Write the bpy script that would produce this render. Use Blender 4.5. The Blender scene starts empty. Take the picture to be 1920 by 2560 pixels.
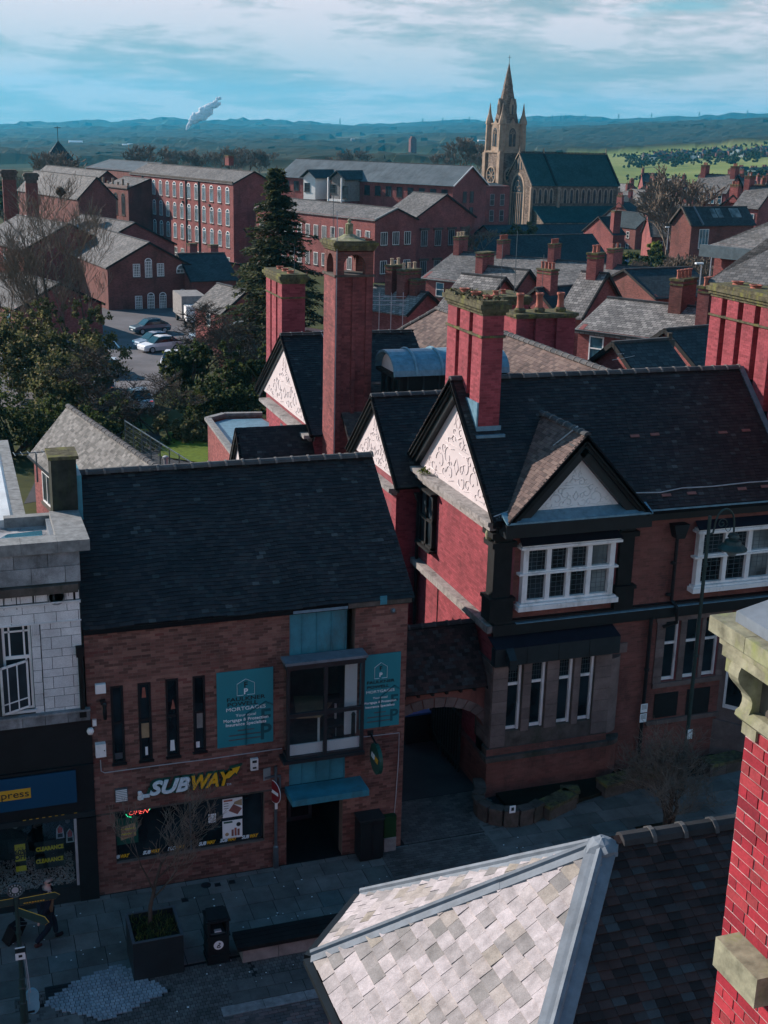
import bpy,math,random
import numpy as np
from mathutils import Matrix,Vector
rnd=random.Random(7)
nrs=np.random.RandomState(5)
S=bpy.context.scene
COL=S.collection
# ------------------------------------------------------------------ camera
FPX,PITCH,ROLL,AZ,HC=3137.0,math.radians(16.77),.0258,.3388,18.5
_c,_s=math.cos(PITCH),math.sin(PITCH)
_R=np.array([[math.cos(ROLL),-math.sin(ROLL),0],[math.sin(ROLL),math.cos(ROLL),0],[0,0,1]])
_UP,_FW,_RT=_R@np.array([0,-_c,-_s]),_R@np.array([0,-_s,_c]),_R@np.array([1.,0,0])
CM=np.array([math.cos(AZ)*_RT+math.sin(AZ)*_FW,-math.sin(AZ)*_RT+math.cos(AZ)*_FW,_UP]).T
CAMP=np.array([0,0,HC])
cd=bpy.data.cameras.new('camera');cam=bpy.data.objects.new('camera',cd);COL.objects.link(cam)
cd.sensor_fit='VERTICAL';cd.sensor_height=24;cd.lens=FPX/2560*24;cd.clip_end=30000;cd.clip_start=.1
cm4=Matrix(((CM[0][0],-CM[1][0],-CM[2][0],0),(CM[0][1],-CM[1][1],-CM[2][1],0),(CM[0][2],-CM[1][2],-CM[2][2],HC),(0,0,0,1)))
cam.matrix_world=cm4;S.camera=cam
# ------------------------------------------------------------------ sun and sky
SUN_E,SUN_PHI=math.radians(26),math.radians(43)
sund=np.array([-math.cos(SUN_E)*math.sin(SUN_PHI),math.cos(SUN_E)*math.cos(SUN_PHI),math.sin(SUN_E)])
sl=bpy.data.lights.new('sun','SUN');sl.energy=5.0;sl.angle=math.radians(.5);sl.color=(1,.87,.80)
so=bpy.data.objects.new('sun',sl);COL.objects.link(so)
so.rotation_euler=Vector(sund).to_track_quat('Z','Y').to_euler();so.location=(0,0,60)
S.view_settings.view_transform='Standard';S.view_settings.look='None'
S.view_settings.exposure=.6;S.view_settings.gamma=1;S.view_settings.use_curve_mapping=False
W=bpy.data.worlds.new('World');S.world=W;W.use_nodes=True
def world():
    nt=W.node_tree;nt.nodes.clear();N=nt.nodes.new;L=nt.links.new
    out=N('ShaderNodeOutputWorld');bg=N('ShaderNodeBackground');bg.inputs[1].default_value=.11
    L(bg.outputs[0],out.inputs[0])
    sky=N('ShaderNodeTexSky');sky.sky_type='NISHITA';sky.sun_disc=False
    sky.sun_elevation=SUN_E;sky.sun_rotation=math.atan2(sund[0],sund[1]);sky.air_density=1.0;sky.dust_density=.6;sky.ozone_density=2.5
    tint=N('ShaderNodeMix');tint.data_type='RGBA';tint.blend_type='MULTIPLY';tint.inputs[0].default_value=1
    L(sky.outputs[0],tint.inputs[6]);tint.inputs[7].default_value=(.30,.88,1.0,1)
    tc=N('ShaderNodeTexCoord');sp=N('ShaderNodeSeparateXYZ');L(tc.outputs['Generated'],sp.inputs[0])
    def math_(op,a,b=None,clamp=False):
        m=N('ShaderNodeMath');m.operation=op;m.use_clamp=clamp
        for i,v in enumerate((a,b)):
            if v is None:continue
            if isinstance(v,(int,float)):m.inputs[i].default_value=v
            else:L(v,m.inputs[i])
        return m.outputs[0]
    z=math_('MAXIMUM',sp.outputs[2],0.0);zz=math_('ADD',z,.13)
    cx=math_('DIVIDE',sp.outputs[0],zz);cy=math_('DIVIDE',sp.outputs[1],zz)
    cb=N('ShaderNodeCombineXYZ');L(cx,cb.inputs[0]);L(cy,cb.inputs[1]);cb.inputs[2].default_value=2.3
    def noise(scale,det,rough,dist,vec=cb.outputs[0]):
        n=N('ShaderNodeTexNoise');L(vec,n.inputs['Vector']);n.inputs['Scale'].default_value=scale
        n.inputs['Detail'].default_value=det;n.inputs['Roughness'].default_value=rough;n.inputs['Distortion'].default_value=dist
        return n.outputs['Fac']
    def ramp(fac,stops):
        r=N('ShaderNodeValToRGB');L(fac,r.inputs[0]);e=r.color_ramp.elements
        while len(e)<len(stops):e.new(.5)
        for el,(p,c)in zip(e,stops):el.position=p;el.color=(*c,1)
        return r.outputs[0]
    n1=noise(.55,12,.55,.15);n2=noise(1.9,10,.6,.2)
    d=math_('ADD',math_('MULTIPLY',n1,.72),math_('MULTIPLY',n2,.28))
    # cover is thick low down and opens to clear blue higher up
    cov=math_('SUBTRACT',d,math_('MULTIPLY',z,.62))
    dens=ramp(cov,[(.20,(0,0,0)),(.33,(1,1,1))])
    ccol=ramp(math_('ADD',math_('MULTIPLY',noise(.95,12,.6,.25),.65),math_('MULTIPLY',noise(3.6,8,.62,.2),.35)),
                [(.38,(1.5,2.2,2.6)),(.45,(2.5,2.9,3.2)),(.49,(3.9,3.7,4.0)),(.54,(6.2,5.3,5.7))])
    # banded haze towards the horizon
    hz=ramp(z,[(.0,(1,1,1)),(.055,(.75,.75,.75)),(.13,(0,0,0))])
    mx=N('ShaderNodeMix');mx.data_type='RGBA';L(dens,mx.inputs[0]);L(tint.outputs[2],mx.inputs[6]);L(ccol,mx.inputs[7])
    mh=N('ShaderNodeMix');mh.data_type='RGBA';L(math_('MULTIPLY',hz,.75),mh.inputs[0]);L(mx.outputs[2],mh.inputs[6]);mh.inputs[7].default_value=(2.5,3.4,3.5,1)
    L(mh.outputs[2],bg.inputs[0])
world()
S.render.engine='CYCLES'
HAZE_D=0.8e-4
# ------------------------------------------------------------------ projection helpers (a pixel of the photograph -> a point on a real plane)
def ray(x,y):
    d=CM.T@np.array([x-960,y-1280,FPX]);return d/np.linalg.norm(d)
def P(p):
    q=CM@(np.array(p,float)-CAMP);return(960+FPX*q[0]/q[2],1280+FPX*q[1]/q[2],q[2])
def onz(x,y,z=0.):d=ray(x,y);return CAMP+d*(z-HC)/d[2]
def onx(x,y,X):d=ray(x,y);return CAMP+d*X/d[0]
def ony(x,y,Y):d=ray(x,y);return CAMP+d*Y/d[1]
def atd(x,y,D):d=ray(x,y);return CAMP+d*D/math.hypot(d[0],d[1])
def RY(x0,y0,x1,y1,Y):
    a,b=ony(x0,y0,Y),ony(x1,y1,Y);return a[0],b[0],b[2],a[2]     # x0,x1,z0,z1
# ------------------------------------------------------------------ materials
MATS={}
def srgb(c):return tuple((v/12.92 if v<=.04045 else((v+.055)/1.055)**2.4)for v in c)
class NT:
    def __init__(s,name,rough=.8,spec=.3,metal=0):
        m=bpy.data.materials.new(name);m.use_nodes=True;s.m=m;s.nt=m.node_tree
        s.b=s.nt.nodes['Principled BSDF'];s.b.inputs['Roughness'].default_value=rough
        s.b.inputs['Specular IOR Level'].default_value=spec;s.b.inputs['Metallic'].default_value=metal
    def n(s,t):return s.nt.nodes.new(t)
    def l(s,a,b):s.nt.links.new(a,b)
    def math(s,op,a,b=None,c=None,clamp=False):
        m=s.n('ShaderNodeMath');m.operation=op;m.use_clamp=clamp
        for i,v in enumerate((a,b,c)):
            if v is None:continue
            if isinstance(v,(int,float)):m.inputs[i].default_value=v
            else:s.l(v,m.inputs[i])
        return m.outputs[0]
    def noise(s,scale,det=5,rough=.6,vec=None,dist=0,size=None):
        n=s.n('ShaderNodeTexNoise');n.inputs['Scale'].default_value=scale;n.inputs['Detail'].default_value=det
        n.inputs['Roughness'].default_value=rough;n.inputs['Distortion'].default_value=dist
        v=vec if vec is not None else s.pos()
        if size is not None:
            mp=s.n('ShaderNodeMapping');mp.inputs['Scale'].default_value=size;s.l(v,mp.inputs[0]);v=mp.outputs[0]
        s.l(v,n.inputs['Vector']);return n.outputs['Fac']
    def pos(s):return s.n('ShaderNodeNewGeometry').outputs['Position']
    def uv(s):return s.n('ShaderNodeTexCoord').outputs['UV']
    def ramp(s,fac,stops,interp='LINEAR'):
        r=s.n('ShaderNodeValToRGB');s.l(fac,r.inputs[0]);e=r.color_ramp.elements;r.color_ramp.interpolation=interp
        while len(e)<len(stops):e.new(.5)
        for el,(p,c)in zip(e,stops):el.position=p;el.color=(*c,1)if len(c)==3 else c
        return r.outputs[0]
    def mix(s,f,a,b,mode='MIX'):
        m=s.n('ShaderNodeMix');m.data_type='RGBA';m.blend_type=mode
        for i,v in((0,f),(6,a),(7,b)):
            if isinstance(v,(int,float)):m.inputs[i].default_value=v
            elif isinstance(v,tuple):m.inputs[i].default_value=(*v,1)
            else:s.l(v,m.inputs[i])
        return m.outputs[2]
    def rand(s):
        g=s.n('ShaderNodeNewGeometry').outputs['Random Per Island'];o=s.n('ShaderNodeObjectInfo').outputs['Random']
        return s.math('FRACT',s.math('ADD',g,s.math('MULTIPLY',o,7.31)))
    def col(s,c):
        if isinstance(c,tuple):s.b.inputs['Base Color'].default_value=(*c,1)
        else:s.l(c,s.b.inputs['Base Color'])
    def bump(s,h,strength=.4,dist=.01):
        b=s.n('ShaderNodeBump');b.inputs['Strength'].default_value=strength;b.inputs['Distance'].default_value=dist
        s.l(h,b.inputs['Height']);s.l(b.outputs[0],s.b.inputs['Normal'])
def plain(name,c,rough=.6,spec=.4,metal=0,var=.25,scale=3.,grime=None):
    t=NT(name,rough,spec,metal);n=t.noise(scale,6,.65)
    lo=tuple(v*(1-var)for v in c);hi=tuple(min(1,v*(1+var))for v in c)
    cc=t.ramp(n,[(.3,lo),(.7,hi)])
    if grime:
        g=t.noise(scale*.5,8,.7,size=(1,1,.35));cc=t.mix(t.ramp(g,[(.5,(0,0,0)),(.68,(1,1,1))]),cc,grime)
    t.col(cc);t.bump(t.noise(scale*8,4,.6),.25,.004);return t.m
def pieces_mat(name,stops,rough=.85,spec=.25,nz=2.5,dark=.55,streak=None,moss=None):
    """bricks, tiles, slates, flags: a colour per piece, mottled, with worn patches"""
    t=NT(name,rough,spec);r=t.rand()
    c=t.ramp(r,stops)
    n=t.noise(nz,8,.65);c=t.mix(1.,c,t.ramp(n,[(.3,(dark,)*3),(.65,(1.1,)*3)]),'MULTIPLY')
    f=t.noise(60,3,.7);c=t.mix(1.,c,t.ramp(f,[(.3,(.78,)*3),(.7,(1.15,)*3)]),'MULTIPLY')
    if streak:
        g=t.noise(.9,9,.75,size=(1,1,.4));c=t.mix(t.ramp(g,[(.54,(0,0,0)),(.7,(.8,)*3)]),c,streak)
    if moss:
        g=t.noise(moss[1],9,.8);c=t.mix(t.ramp(g,[(moss[2],(0,0,0)),(moss[2]+.03,(1,1,1))]),c,moss[0])
    t.col(c);t.bump(t.noise(45,5,.7),.35,.006);return t.m
def texmat(name,stops,mortar,bw,bh,ms=.012,rough=.85,off=.5,dark=.6,nz=.35,bias=0.,bumpd=.01,streak=None):
    """far walls and roofs, where single pieces can no longer be told apart"""
    t=NT(name,rough,.2);b=t.n('ShaderNodeTexBrick');b.offset=off;t.l(t.uv(),b.inputs['Vector'])
    b.inputs['Scale'].default_value=1;b.inputs['Brick Width'].default_value=bw;b.inputs['Row Height'].default_value=bh
    b.inputs['Mortar Size'].default_value=ms;b.inputs['Color1'].default_value=(0,0,0,1);b.inputs['Color2'].default_value=(1,1,1,1);b.inputs['Mortar'].default_value=(.5,.5,.5,1)
    b.inputs['Bias'].default_value=bias
    c=t.ramp(b.outputs['Color'],stops);c=t.mix(b.outputs['Fac'],c,mortar)
    n=t.noise(nz,8,.7);c=t.mix(1.,c,t.ramp(n,[(.3,(dark,)*3),(.68,(1.15,)*3)]),'MULTIPLY')
    if streak:
        g=t.noise(.5,8,.75,size=(1,1,.3));c=t.mix(t.ramp(g,[(.52,(0,0,0)),(.7,(.85,)*3)]),c,streak)
    t.col(c);t.bump(t.math('SUBTRACT',1,b.outputs['Fac']),.6,bumpd);return t.m
def glassmat(name,c=(.010,.016,.020),rough=.06,refl=.5):
    t=NT(name,rough,refl);n=t.noise(.9,3,.5);t.col(t.ramp(n,[(.35,tuple(v*.4 for v in c)),(.65,tuple(v*2.2 for v in c))]));return t.m
def emis(name,c,s):
    t=NT(name);t.col(c);t.b.inputs['Emission Color'].default_value=(*c,1);t.b.inputs['Emission Strength'].default_value=s;return t.m
RED=[(0,(.20,.038,.046)),(.3,(.27,.052,.064)),(.7,(.33,.066,.08)),(1,(.24,.045,.055))]
BRN=[(0,(.11,.055,.045)),(.4,(.20,.095,.078)),(.75,(.28,.145,.115)),(1,(.17,.06,.052))]
M=dict(ridge_collar=plain('mortared_collar',(.16,.145,.135),.9,.2),gift_red=plain('red_ribbon',(.55,.06,.05),.5,.3),
 soot_render=plain('sooty_render',(.03,.033,.028),.95,.1,var=.5,grime=(.05,.06,.03)),brick_shade=pieces_mat('shade_darkened_red_brick',[(0,(.16,.05,.05)),(.5,(.24,.07,.068)),(1,(.30,.09,.085))],nz=.8,dark=.55,streak=(.06,.03,.03)),mortar_shade=plain('shade_darkened_mortar',(.15,.06,.058),.95,.1),  # tower brick and mortar: shade of its camera face put into the colour
 slate_grey=pieces_mat('small_grey_slate',[(0,(.09,.09,.085)),(.5,(.16,.155,.145)),(1,(.24,.23,.215))],nz=1.2,dark=.55,streak=(.09,.09,.08)),
 brick_red=pieces_mat('red_brick',RED,streak=(.12,.03,.035),nz=.8,dark=.72),
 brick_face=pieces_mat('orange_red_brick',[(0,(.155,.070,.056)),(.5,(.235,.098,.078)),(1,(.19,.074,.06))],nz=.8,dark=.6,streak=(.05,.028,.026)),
 brick_brown=pieces_mat('brown_brick',BRN,streak=(.045,.032,.03),nz=.7,dark=.55),
 brick_fg=pieces_mat('crimson_brick',[(0,(.19,.016,.026)),(.4,(.33,.022,.036)),(.8,(.40,.04,.052)),(1,(.22,.035,.038))],nz=3,dark=.72,moss=((.09,.012,.015),9,.66)),
 mortar_red=plain('red_mortar',(.22,.075,.082),.95,.1,var=.2),mortar_brown=plain('brown_mortar',(.17,.125,.105),.95,.1),
 mortar_pale=plain('pale_mortar',(.40,.29,.28),.95,.1,scale=5,var=.5,grime=(.13,.04,.045)),
 tile_dark=pieces_mat('dark_roof_tile',[(0,(.012,.010,.011)),(.5,(.024,.019,.019)),(.85,(.038,.029,.027)),(.97,(.033,.036,.036)),(1,(.085,.085,.08))],rough=.62,spec=.4,nz=.55,dark=.45,moss=((.22,.23,.20),6.5,.65)),
 tile_near=pieces_mat('brown_roof_tile',[(0,(.016,.012,.012)),(.4,(.034,.022,.021)),(.72,(.062,.034,.030)),(.9,(.036,.038,.040)),(1,(.055,.06,.065))],rough=.8,nz=2.5,dark=.5),
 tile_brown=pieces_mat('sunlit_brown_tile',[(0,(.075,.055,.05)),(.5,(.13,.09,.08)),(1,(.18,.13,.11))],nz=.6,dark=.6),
 tile_base=plain('roof_underlay',(.010,.010,.011),.95,.1),
 ridge=pieces_mat('ridge_tile',[(0,(.05,.055,.06)),(1,(.10,.10,.10))],nz=2,dark=.5,moss=((.16,.12,.10),5,.6)),
 ridge_dark=pieces_mat('dark_ridge_tile',[(0,(.018,.02,.022)),(1,(.045,.045,.048))],nz=2,dark=.5),
 slate_stone=pieces_mat('grey_stone_slate',[(0,(.20,.19,.18)),(.3,(.35,.315,.31)),(.75,(.46,.41,.41)),(1,(.28,.245,.20))],rough=.75,nz=5,dark=.62,moss=((.12,.13,.12),3.2,.66)),
 white=plain('white_paint',(.80,.80,.78),.5,.4,var=.08,grime=(.45,.45,.42)),plaster=plain('cream_plaster',(.54,.475,.465),.8,.2,var=.08,scale=2),
 plaster_grey=plain('grey_white_plaster',(.76,.78,.76),.8,.2,var=.06,scale=2),
 relief=plain('plaster_relief',(.66,.585,.575),.85,.2,var=.1),relief_grey=plain('grey_plaster_relief',(.62,.65,.64),.85,.2,var=.1),
 black=plain('black_paint',(.007,.010,.012),.5,.35,var=.4),timber=plain('blackened_timber',(.009,.0095,.0095),.7,.25,var=.5),
 sill=plain('weathered_ledge',(.27,.25,.235),.8,.25,var=.35,scale=5,grime=(.09,.085,.08)),
 lead=plain('sheet_lead',(.14,.165,.19),.7,.25,0,var=.25,scale=4),lead_blue=plain('blue_grey_lead',(.13,.25,.32),.45,.5,.2,var=.3,scale=5),
 stone=pieces_mat('sandstone',[(0,(.15,.115,.105)),(1,(.21,.16,.145))],nz=2,dark=.6),stone_dark=plain('dirty_sandstone',(.09,.075,.065),.9,.2,var=.4,scale=3,grime=(.04,.045,.03)),
 stone_moss=plain('lichen_stone',(.23,.22,.15),.9,.2,var=.5,scale=7,grime=(.22,.24,.09)),cap_moss=plain('mossy_chimney_cap',(.085,.078,.05),.95,.1,var=.6,scale=6,grime=(.17,.17,.05)),
 glass=glassmat('window_glass'),glass_pale=glassmat('curtained_glass',(.10,.12,.12),.3,.4),glass_blue=glassmat('sky_lit_glass',(.03,.08,.11),.12,.6),
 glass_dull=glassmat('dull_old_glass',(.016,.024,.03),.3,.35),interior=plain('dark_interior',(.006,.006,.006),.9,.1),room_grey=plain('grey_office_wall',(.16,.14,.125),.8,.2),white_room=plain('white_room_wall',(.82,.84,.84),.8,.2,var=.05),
 faience=pieces_mat('white_faience',[(0,(.60,.63,.63)),(.5,(.72,.74,.73)),(1,(.66,.68,.68))],rough=.3,spec=.5,nz=1.5,dark=.72),
 faience_dirty=pieces_mat('stained_faience',[(0,(.20,.22,.23)),(1,(.36,.38,.39))],rough=.6,nz=2.2,dark=.35,streak=(.03,.03,.03)),
 coping=plain('stone_coping',(.20,.205,.20),.8,.3,var=.4,scale=5),joint=plain('dark_joint',(.045,.05,.05),.95,.1),
 teal_panel=plain('teal_sheet_cladding',(.03,.20,.26),.5,.45,var=.3,scale=1.6,grime=(.035,.09,.10)),teal_sign=plain('teal_sign_board',(.015,.21,.25),.45,.4,var=.04),
 blue_sign=plain('deep_blue_board',(.005,.055,.115),.4,.4,var=.04),yellow=plain('yellow_print',(.62,.34,.03),.5,.3,var=.05),lime=plain('yellow_green_print',(.60,.52,.03),.5,.3,var=.05),
 print_white=plain('white_print',(.78,.82,.82),.5,.3,var=.03),print_dark=plain('dark_print',(.012,.022,.025),.5,.3,var=.05),ghost=plain('ghost_print',(.008,.085,.105),.5,.3,var=.05),
 sub_green=plain('sign_green',(.008,.07,.05),.4,.4,var=.05),sub_white=plain('faded_white_letter',(.62,.74,.78),.5,.3,var=.2,scale=14),sub_yellow=plain('yellow_letter',(.72,.40,.02),.4,.4,var=.05),
 metal_grey=plain('grey_metal',(.10,.13,.145),.4,.5,.5),metal_dark=plain('dark_metal',(.018,.026,.03),.45,.45,.2),pipe_white=plain('pale_conduit',(.36,.36,.37),.5,.4),
 concrete=plain('concrete',(.22,.21,.20),.9,.2,var=.3),flag=pieces_mat('stone_flag',[(0,(.11,.125,.115)),(.4,(.16,.165,.155)),(.8,(.20,.20,.185)),(1,(.12,.16,.16))],rough=.7,nz=1.3,dark=.55),
 sett=pieces_mat('dark_sett',[(0,(.08,.085,.08)),(1,(.15,.15,.14))],rough=.75,nz=1.2,dark=.5),sett_pale=pieces_mat('pale_blue_sett',[(0,(.24,.30,.33)),(1,(.36,.43,.46))],rough=.7,nz=1.2,dark=.7),
 block=pieces_mat('clay_paver',[(0,(.08,.08,.08)),(.5,(.13,.11,.10)),(.8,(.20,.14,.13)),(1,(.14,.15,.15))],rough=.8,nz=1.2,dark=.5),
 ground=plain('street_bedding',(.022,.024,.024),.95,.1),asphalt=plain('asphalt',(.05,.05,.052),.9,.2,var=.3,scale=.6),asphalt_pale=plain('worn_asphalt',(.12,.115,.12),.9,.2,var=.35,scale=.25),
 soil=plain('planter_soil',(.02,.018,.012),1,.1),wood=plain('pale_wood',(.35,.26,.15),.6,.3),bark=plain('bark',(.075,.062,.05),.95,.1,var=.4),bark_pale=plain('pale_twigs',(.17,.135,.105),.95,.1,var=.4),
 skin=plain('skin',(.50,.30,.25),.6,.3,var=.06),cloth_dark=plain('navy_cloth',(.012,.013,.022),.9,.15),cloth_tan=plain('tan_knit',(.14,.095,.06),.9,.15),jeans=plain('dark_jeans',(.012,.018,.03),.9,.15),shoe=plain('brown_shoe',(.06,.02,.018),.6,.3),black_bag=plain('black_bag',(.008,.008,.01),.8,.25),
 pot=plain('terracotta_pot',(.30,.105,.075),.85,.2,var=.3,scale=6),pot_pale=plain('buff_pot',(.42,.32,.22),.85,.2,var=.3,scale=6),
 bin_blue=plain('blue_bin_lid',(.01,.10,.33),.4,.4),green_algae=plain('green_algae',(.012,.045,.014),.9,.2),rust=plain('bare_terracotta_tile',(.24,.10,.085),.85,.2),
 bt_red=texmat('far_red_brick',[(0,(.20,.052,.050)),(.5,(.28,.078,.072)),(1,(.34,.105,.095))],(.17,.09,.085),.225,.075,.01,streak=(.09,.04,.04)),
 bt_brown=texmat('far_brown_brick',[(0,(.15,.055,.05)),(1,(.25,.09,.075))],(.13,.07,.06),.225,.075,.01,streak=(.06,.035,.03)),
 st_grey=texmat('far_grey_slate',[(0,(.10,.10,.098)),(.5,(.155,.15,.145)),(1,(.21,.20,.19))],(.05,.05,.05),.35,.22,.012,nz=.3,streak=(.075,.07,.06)),
 st_lit=texmat('mottled_stone_slate',[(0,(.13,.125,.12)),(.5,(.20,.19,.18)),(1,(.30,.285,.265))],(.05,.05,.048),.34,.24,.016,nz=.8),
 st_dark=texmat('far_dark_slate',[(0,(.028,.042,.048)),(1,(.05,.068,.075))],(.015,.02,.022),.35,.22,.012),
 st_blue=texmat('grey_blue_metal_roof',[(0,(.085,.11,.125)),(1,(.105,.13,.145))],(.06,.08,.09),.5,3,.01),
 church_slate=texmat('church_green_slate',[(0,(.018,.058,.060)),(1,(.032,.085,.088))],(.012,.03,.032),.4,.3,.02,nz=.2),
 church_stone=texmat('church_rubble_stone',[(0,(.12,.09,.07)),(.5,(.18,.135,.105)),(1,(.25,.19,.15))],(.11,.085,.07),.6,.3,.02,nz=.3,streak=(.07,.055,.045)),
 church_dress=plain('church_dressed_stone',(.30,.225,.165),.9,.2,var=.3,scale=.8),
)
t_=NT('wet_roof_membrane',.5,.8);n_=t_.noise(1.6,6,.65);t_.col(t_.ramp(n_,[(.35,(.06,.07,.08)),(.55,(.30,.29,.29)),(.7,(.50,.46,.45))]));t_.l(t_.ramp(n_,[(.4,(.04,)*3),(.6,(.5,)*3)]),t_.b.inputs['Roughness']);M['wet']=t_.m
# ------------------------------------------------------------------ mesh helpers
def setp(o,label=None,cat=None,group=None,kind=None):
    if label:o['label']=label
    if cat:o['category']=cat
    if group:o['group']=group
    if kind:o['kind']=kind
    return o
def thing(name,loc,label,cat,group=None):
    loc=tuple(float(v)for v in loc)
    o=bpy.data.objects.new(name,None);COL.objects.link(o);o.location=loc;o.empty_display_size=.3
    return setp(o,label,cat,group)
def parent_to(o,root):
    o.parent=root
    if root is not None:
        p=root;T=Vector((0,0,0))
        while p is not None:
            T+=Vector(p.location)if p.type=='EMPTY' or p.parent is None else Vector((0,0,0));p=p.parent
        o.matrix_parent_inverse=Matrix.Translation(-T)if root.type=='EMPTY' else Matrix.Identity(4)
class MB:
    def __init__(s):s.v=[];s.f=[]
    def add(s,vs,fs):
        b=len(s.v);s.v+=[tuple(map(float,v))for v in vs];s.f+=[tuple(i+b for i in f)for f in fs];return s
    def box(s,x0,x1,y0,y1,z0,z1):
        if x0>x1:x0,x1=x1,x0
        if y0>y1:y0,y1=y1,y0
        if z0>z1:z0,z1=z1,z0
        return s.hexa([(x0,y0,z0),(x1,y0,z0),(x1,y1,z0),(x0,y1,z0),(x0,y0,z1),(x1,y0,z1),(x1,y1,z1),(x0,y1,z1)])
    def hexa(s,v):return s.add(v,[(0,3,2,1),(4,5,6,7),(0,1,5,4),(1,2,6,5),(2,3,7,6),(3,0,4,7)])
    def obox(s,o,ux,uy,uz):
        o,ux,uy,uz=(np.array(a,float)for a in(o,ux,uy,uz))
        return s.hexa([o,o+ux,o+ux+uy,o+uy,o+uz,o+ux+uz,o+ux+uy+uz,o+uy+uz])
    def prism(s,pts,ext):
        n=len(pts);e=np.array(ext,float);a=[np.array(p,float)for p in pts]
        return s.add(a+[p+e for p in a],[tuple(range(n))[::-1],tuple(range(n,2*n))]+[(i,(i+1)%n,n+(i+1)%n,n+i)for i in range(n)])
    def quad(s,*p):return s.add(p,[tuple(range(len(p)))])
    def bar(s,a,b,w,h=None,up=(0,0,1)):
        a,b=np.array(a,float),np.array(b,float);d=b-a;L=np.linalg.norm(d);d=d/L;h=h or w
        u=np.cross(d,up);
        if np.linalg.norm(u)<1e-4:u=np.cross(d,(1,0,0))
        u/=np.linalg.norm(u);v=np.cross(u,d)
        return s.obox(a-u*w/2-v*h/2,u*w,d*L,v*h)
    def tube(s,pts,r,n=6,cap=True):
        pts=[np.array(p,float)for p in pts];rs=r if hasattr(r,'__len__')else[r]*len(pts);b=len(s.v);u=None
        for i,p in enumerate(pts):
            d=pts[min(i+1,len(pts)-1)]-pts[max(i-1,0)];d=d/(np.linalg.norm(d)+1e-9)
            if u is None:u=np.cross(d,(.3,.2,1));
            u=u-d*(u@d);u/=(np.linalg.norm(u)+1e-9);w=np.cross(d,u)
            for k in range(n):
                a=2*math.pi*k/n;s.v.append(tuple(p+(u*math.cos(a)+w*math.sin(a))*rs[i]))
        for i in range(len(pts)-1):
            for k in range(n):
                s.f.append((b+i*n+k,b+i*n+(k+1)%n,b+(i+1)*n+(k+1)%n,b+(i+1)*n+k))
        if cap:
            s.f.append(tuple(b+k for k in range(n))[::-1]);e=b+(len(pts)-1)*n;s.f.append(tuple(e+k for k in range(n)))
        return s
    def lathe(s,prof,c,n=12):
        b=len(s.v);c=np.array(c,float)
        for r,z in prof:
            for k in range(n):
                a=2*math.pi*k/n+math.pi/n;s.v.append((c[0]+r*math.cos(a),c[1]+r*math.sin(a),c[2]+z))
        for i in range(len(prof)-1):
            for k in range(n):s.f.append((b+i*n+k,b+i*n+(k+1)%n,b+(i+1)*n+(k+1)%n,b+(i+1)*n+k))
        s.f.append(tuple(b+k for k in range(n))[::-1]);e=b+(len(prof)-1)*n;s.f.append(tuple(e+k for k in range(n)))
        return s
    def xf(s,mat,i0=0):
        for i in range(i0,len(s.v)):s.v[i]=tuple(mat@Vector(s.v[i]))
        return s
    def mesh(s,name,mat,smooth=False):
        me=bpy.data.meshes.new(name);me.from_pydata(s.v,[],s.f);me.polygons.foreach_set('use_smooth',[False]*len(me.polygons));me.materials.append(mat if not isinstance(mat,str)else M[mat])
        uvmap(me)
        if smooth:me.polygons.foreach_set('use_smooth',[True]*len(me.polygons))
        me.update();return me
    def build(s,name,mat,parent=None,label=None,cat=None,group=None,kind=None,smooth=False):
        return obj(name,s.mesh(name,mat,smooth),parent,label,cat,group,kind)
def uvmap(me):
    nf=len(me.polygons)
    if not nf:return
    nv=np.empty(len(me.vertices)*3);me.vertices.foreach_get('co',nv);nv=nv.reshape(-1,3)
    nn=np.empty(nf*3);me.polygons.foreach_get('normal',nn);nn=nn.reshape(-1,3)
    lt=np.empty(nf,int);me.polygons.foreach_get('loop_total',lt)
    lv=np.empty(len(me.loops),int);me.loops.foreach_get('vertex_index',lv)
    t=np.cross([0,0,1.],nn);l=np.linalg.norm(t,axis=1);bad=l<.02;t[bad]=(1,0,0);l[bad]=1;t/=l[:,None];b=np.cross(nn,t)
    fi=np.repeat(np.arange(nf),lt);p=nv[lv]
    uv=np.stack([(p*t[fi]).sum(1),(p*b[fi]).sum(1)],1)
    layer=me.uv_layers.new(name='UVMap');layer.data.foreach_set('uv',uv.ravel())
def obj(name,me,parent=None,label=None,cat=None,group=None,kind=None,mat=None):
    o=bpy.data.objects.new(name,me);COL.objects.link(o)
    if parent is not None:parent_to(o,parent)
    if mat is not None:o.matrix_basis=mat
    return setp(o,label,cat,group,kind)
UNIT={}
def unit_mesh(name,mat):
    if(name,mat)not in UNIT:UNIT[(name,mat)]=MB().box(0,1,0,1,0,1).mesh(name,mat)
    return UNIT[(name,mat)]
FQ=np.array([(0,3,2,1),(4,5,6,7),(0,1,5,4),(1,2,6,5),(2,3,7,6),(3,0,4,7)])
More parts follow.
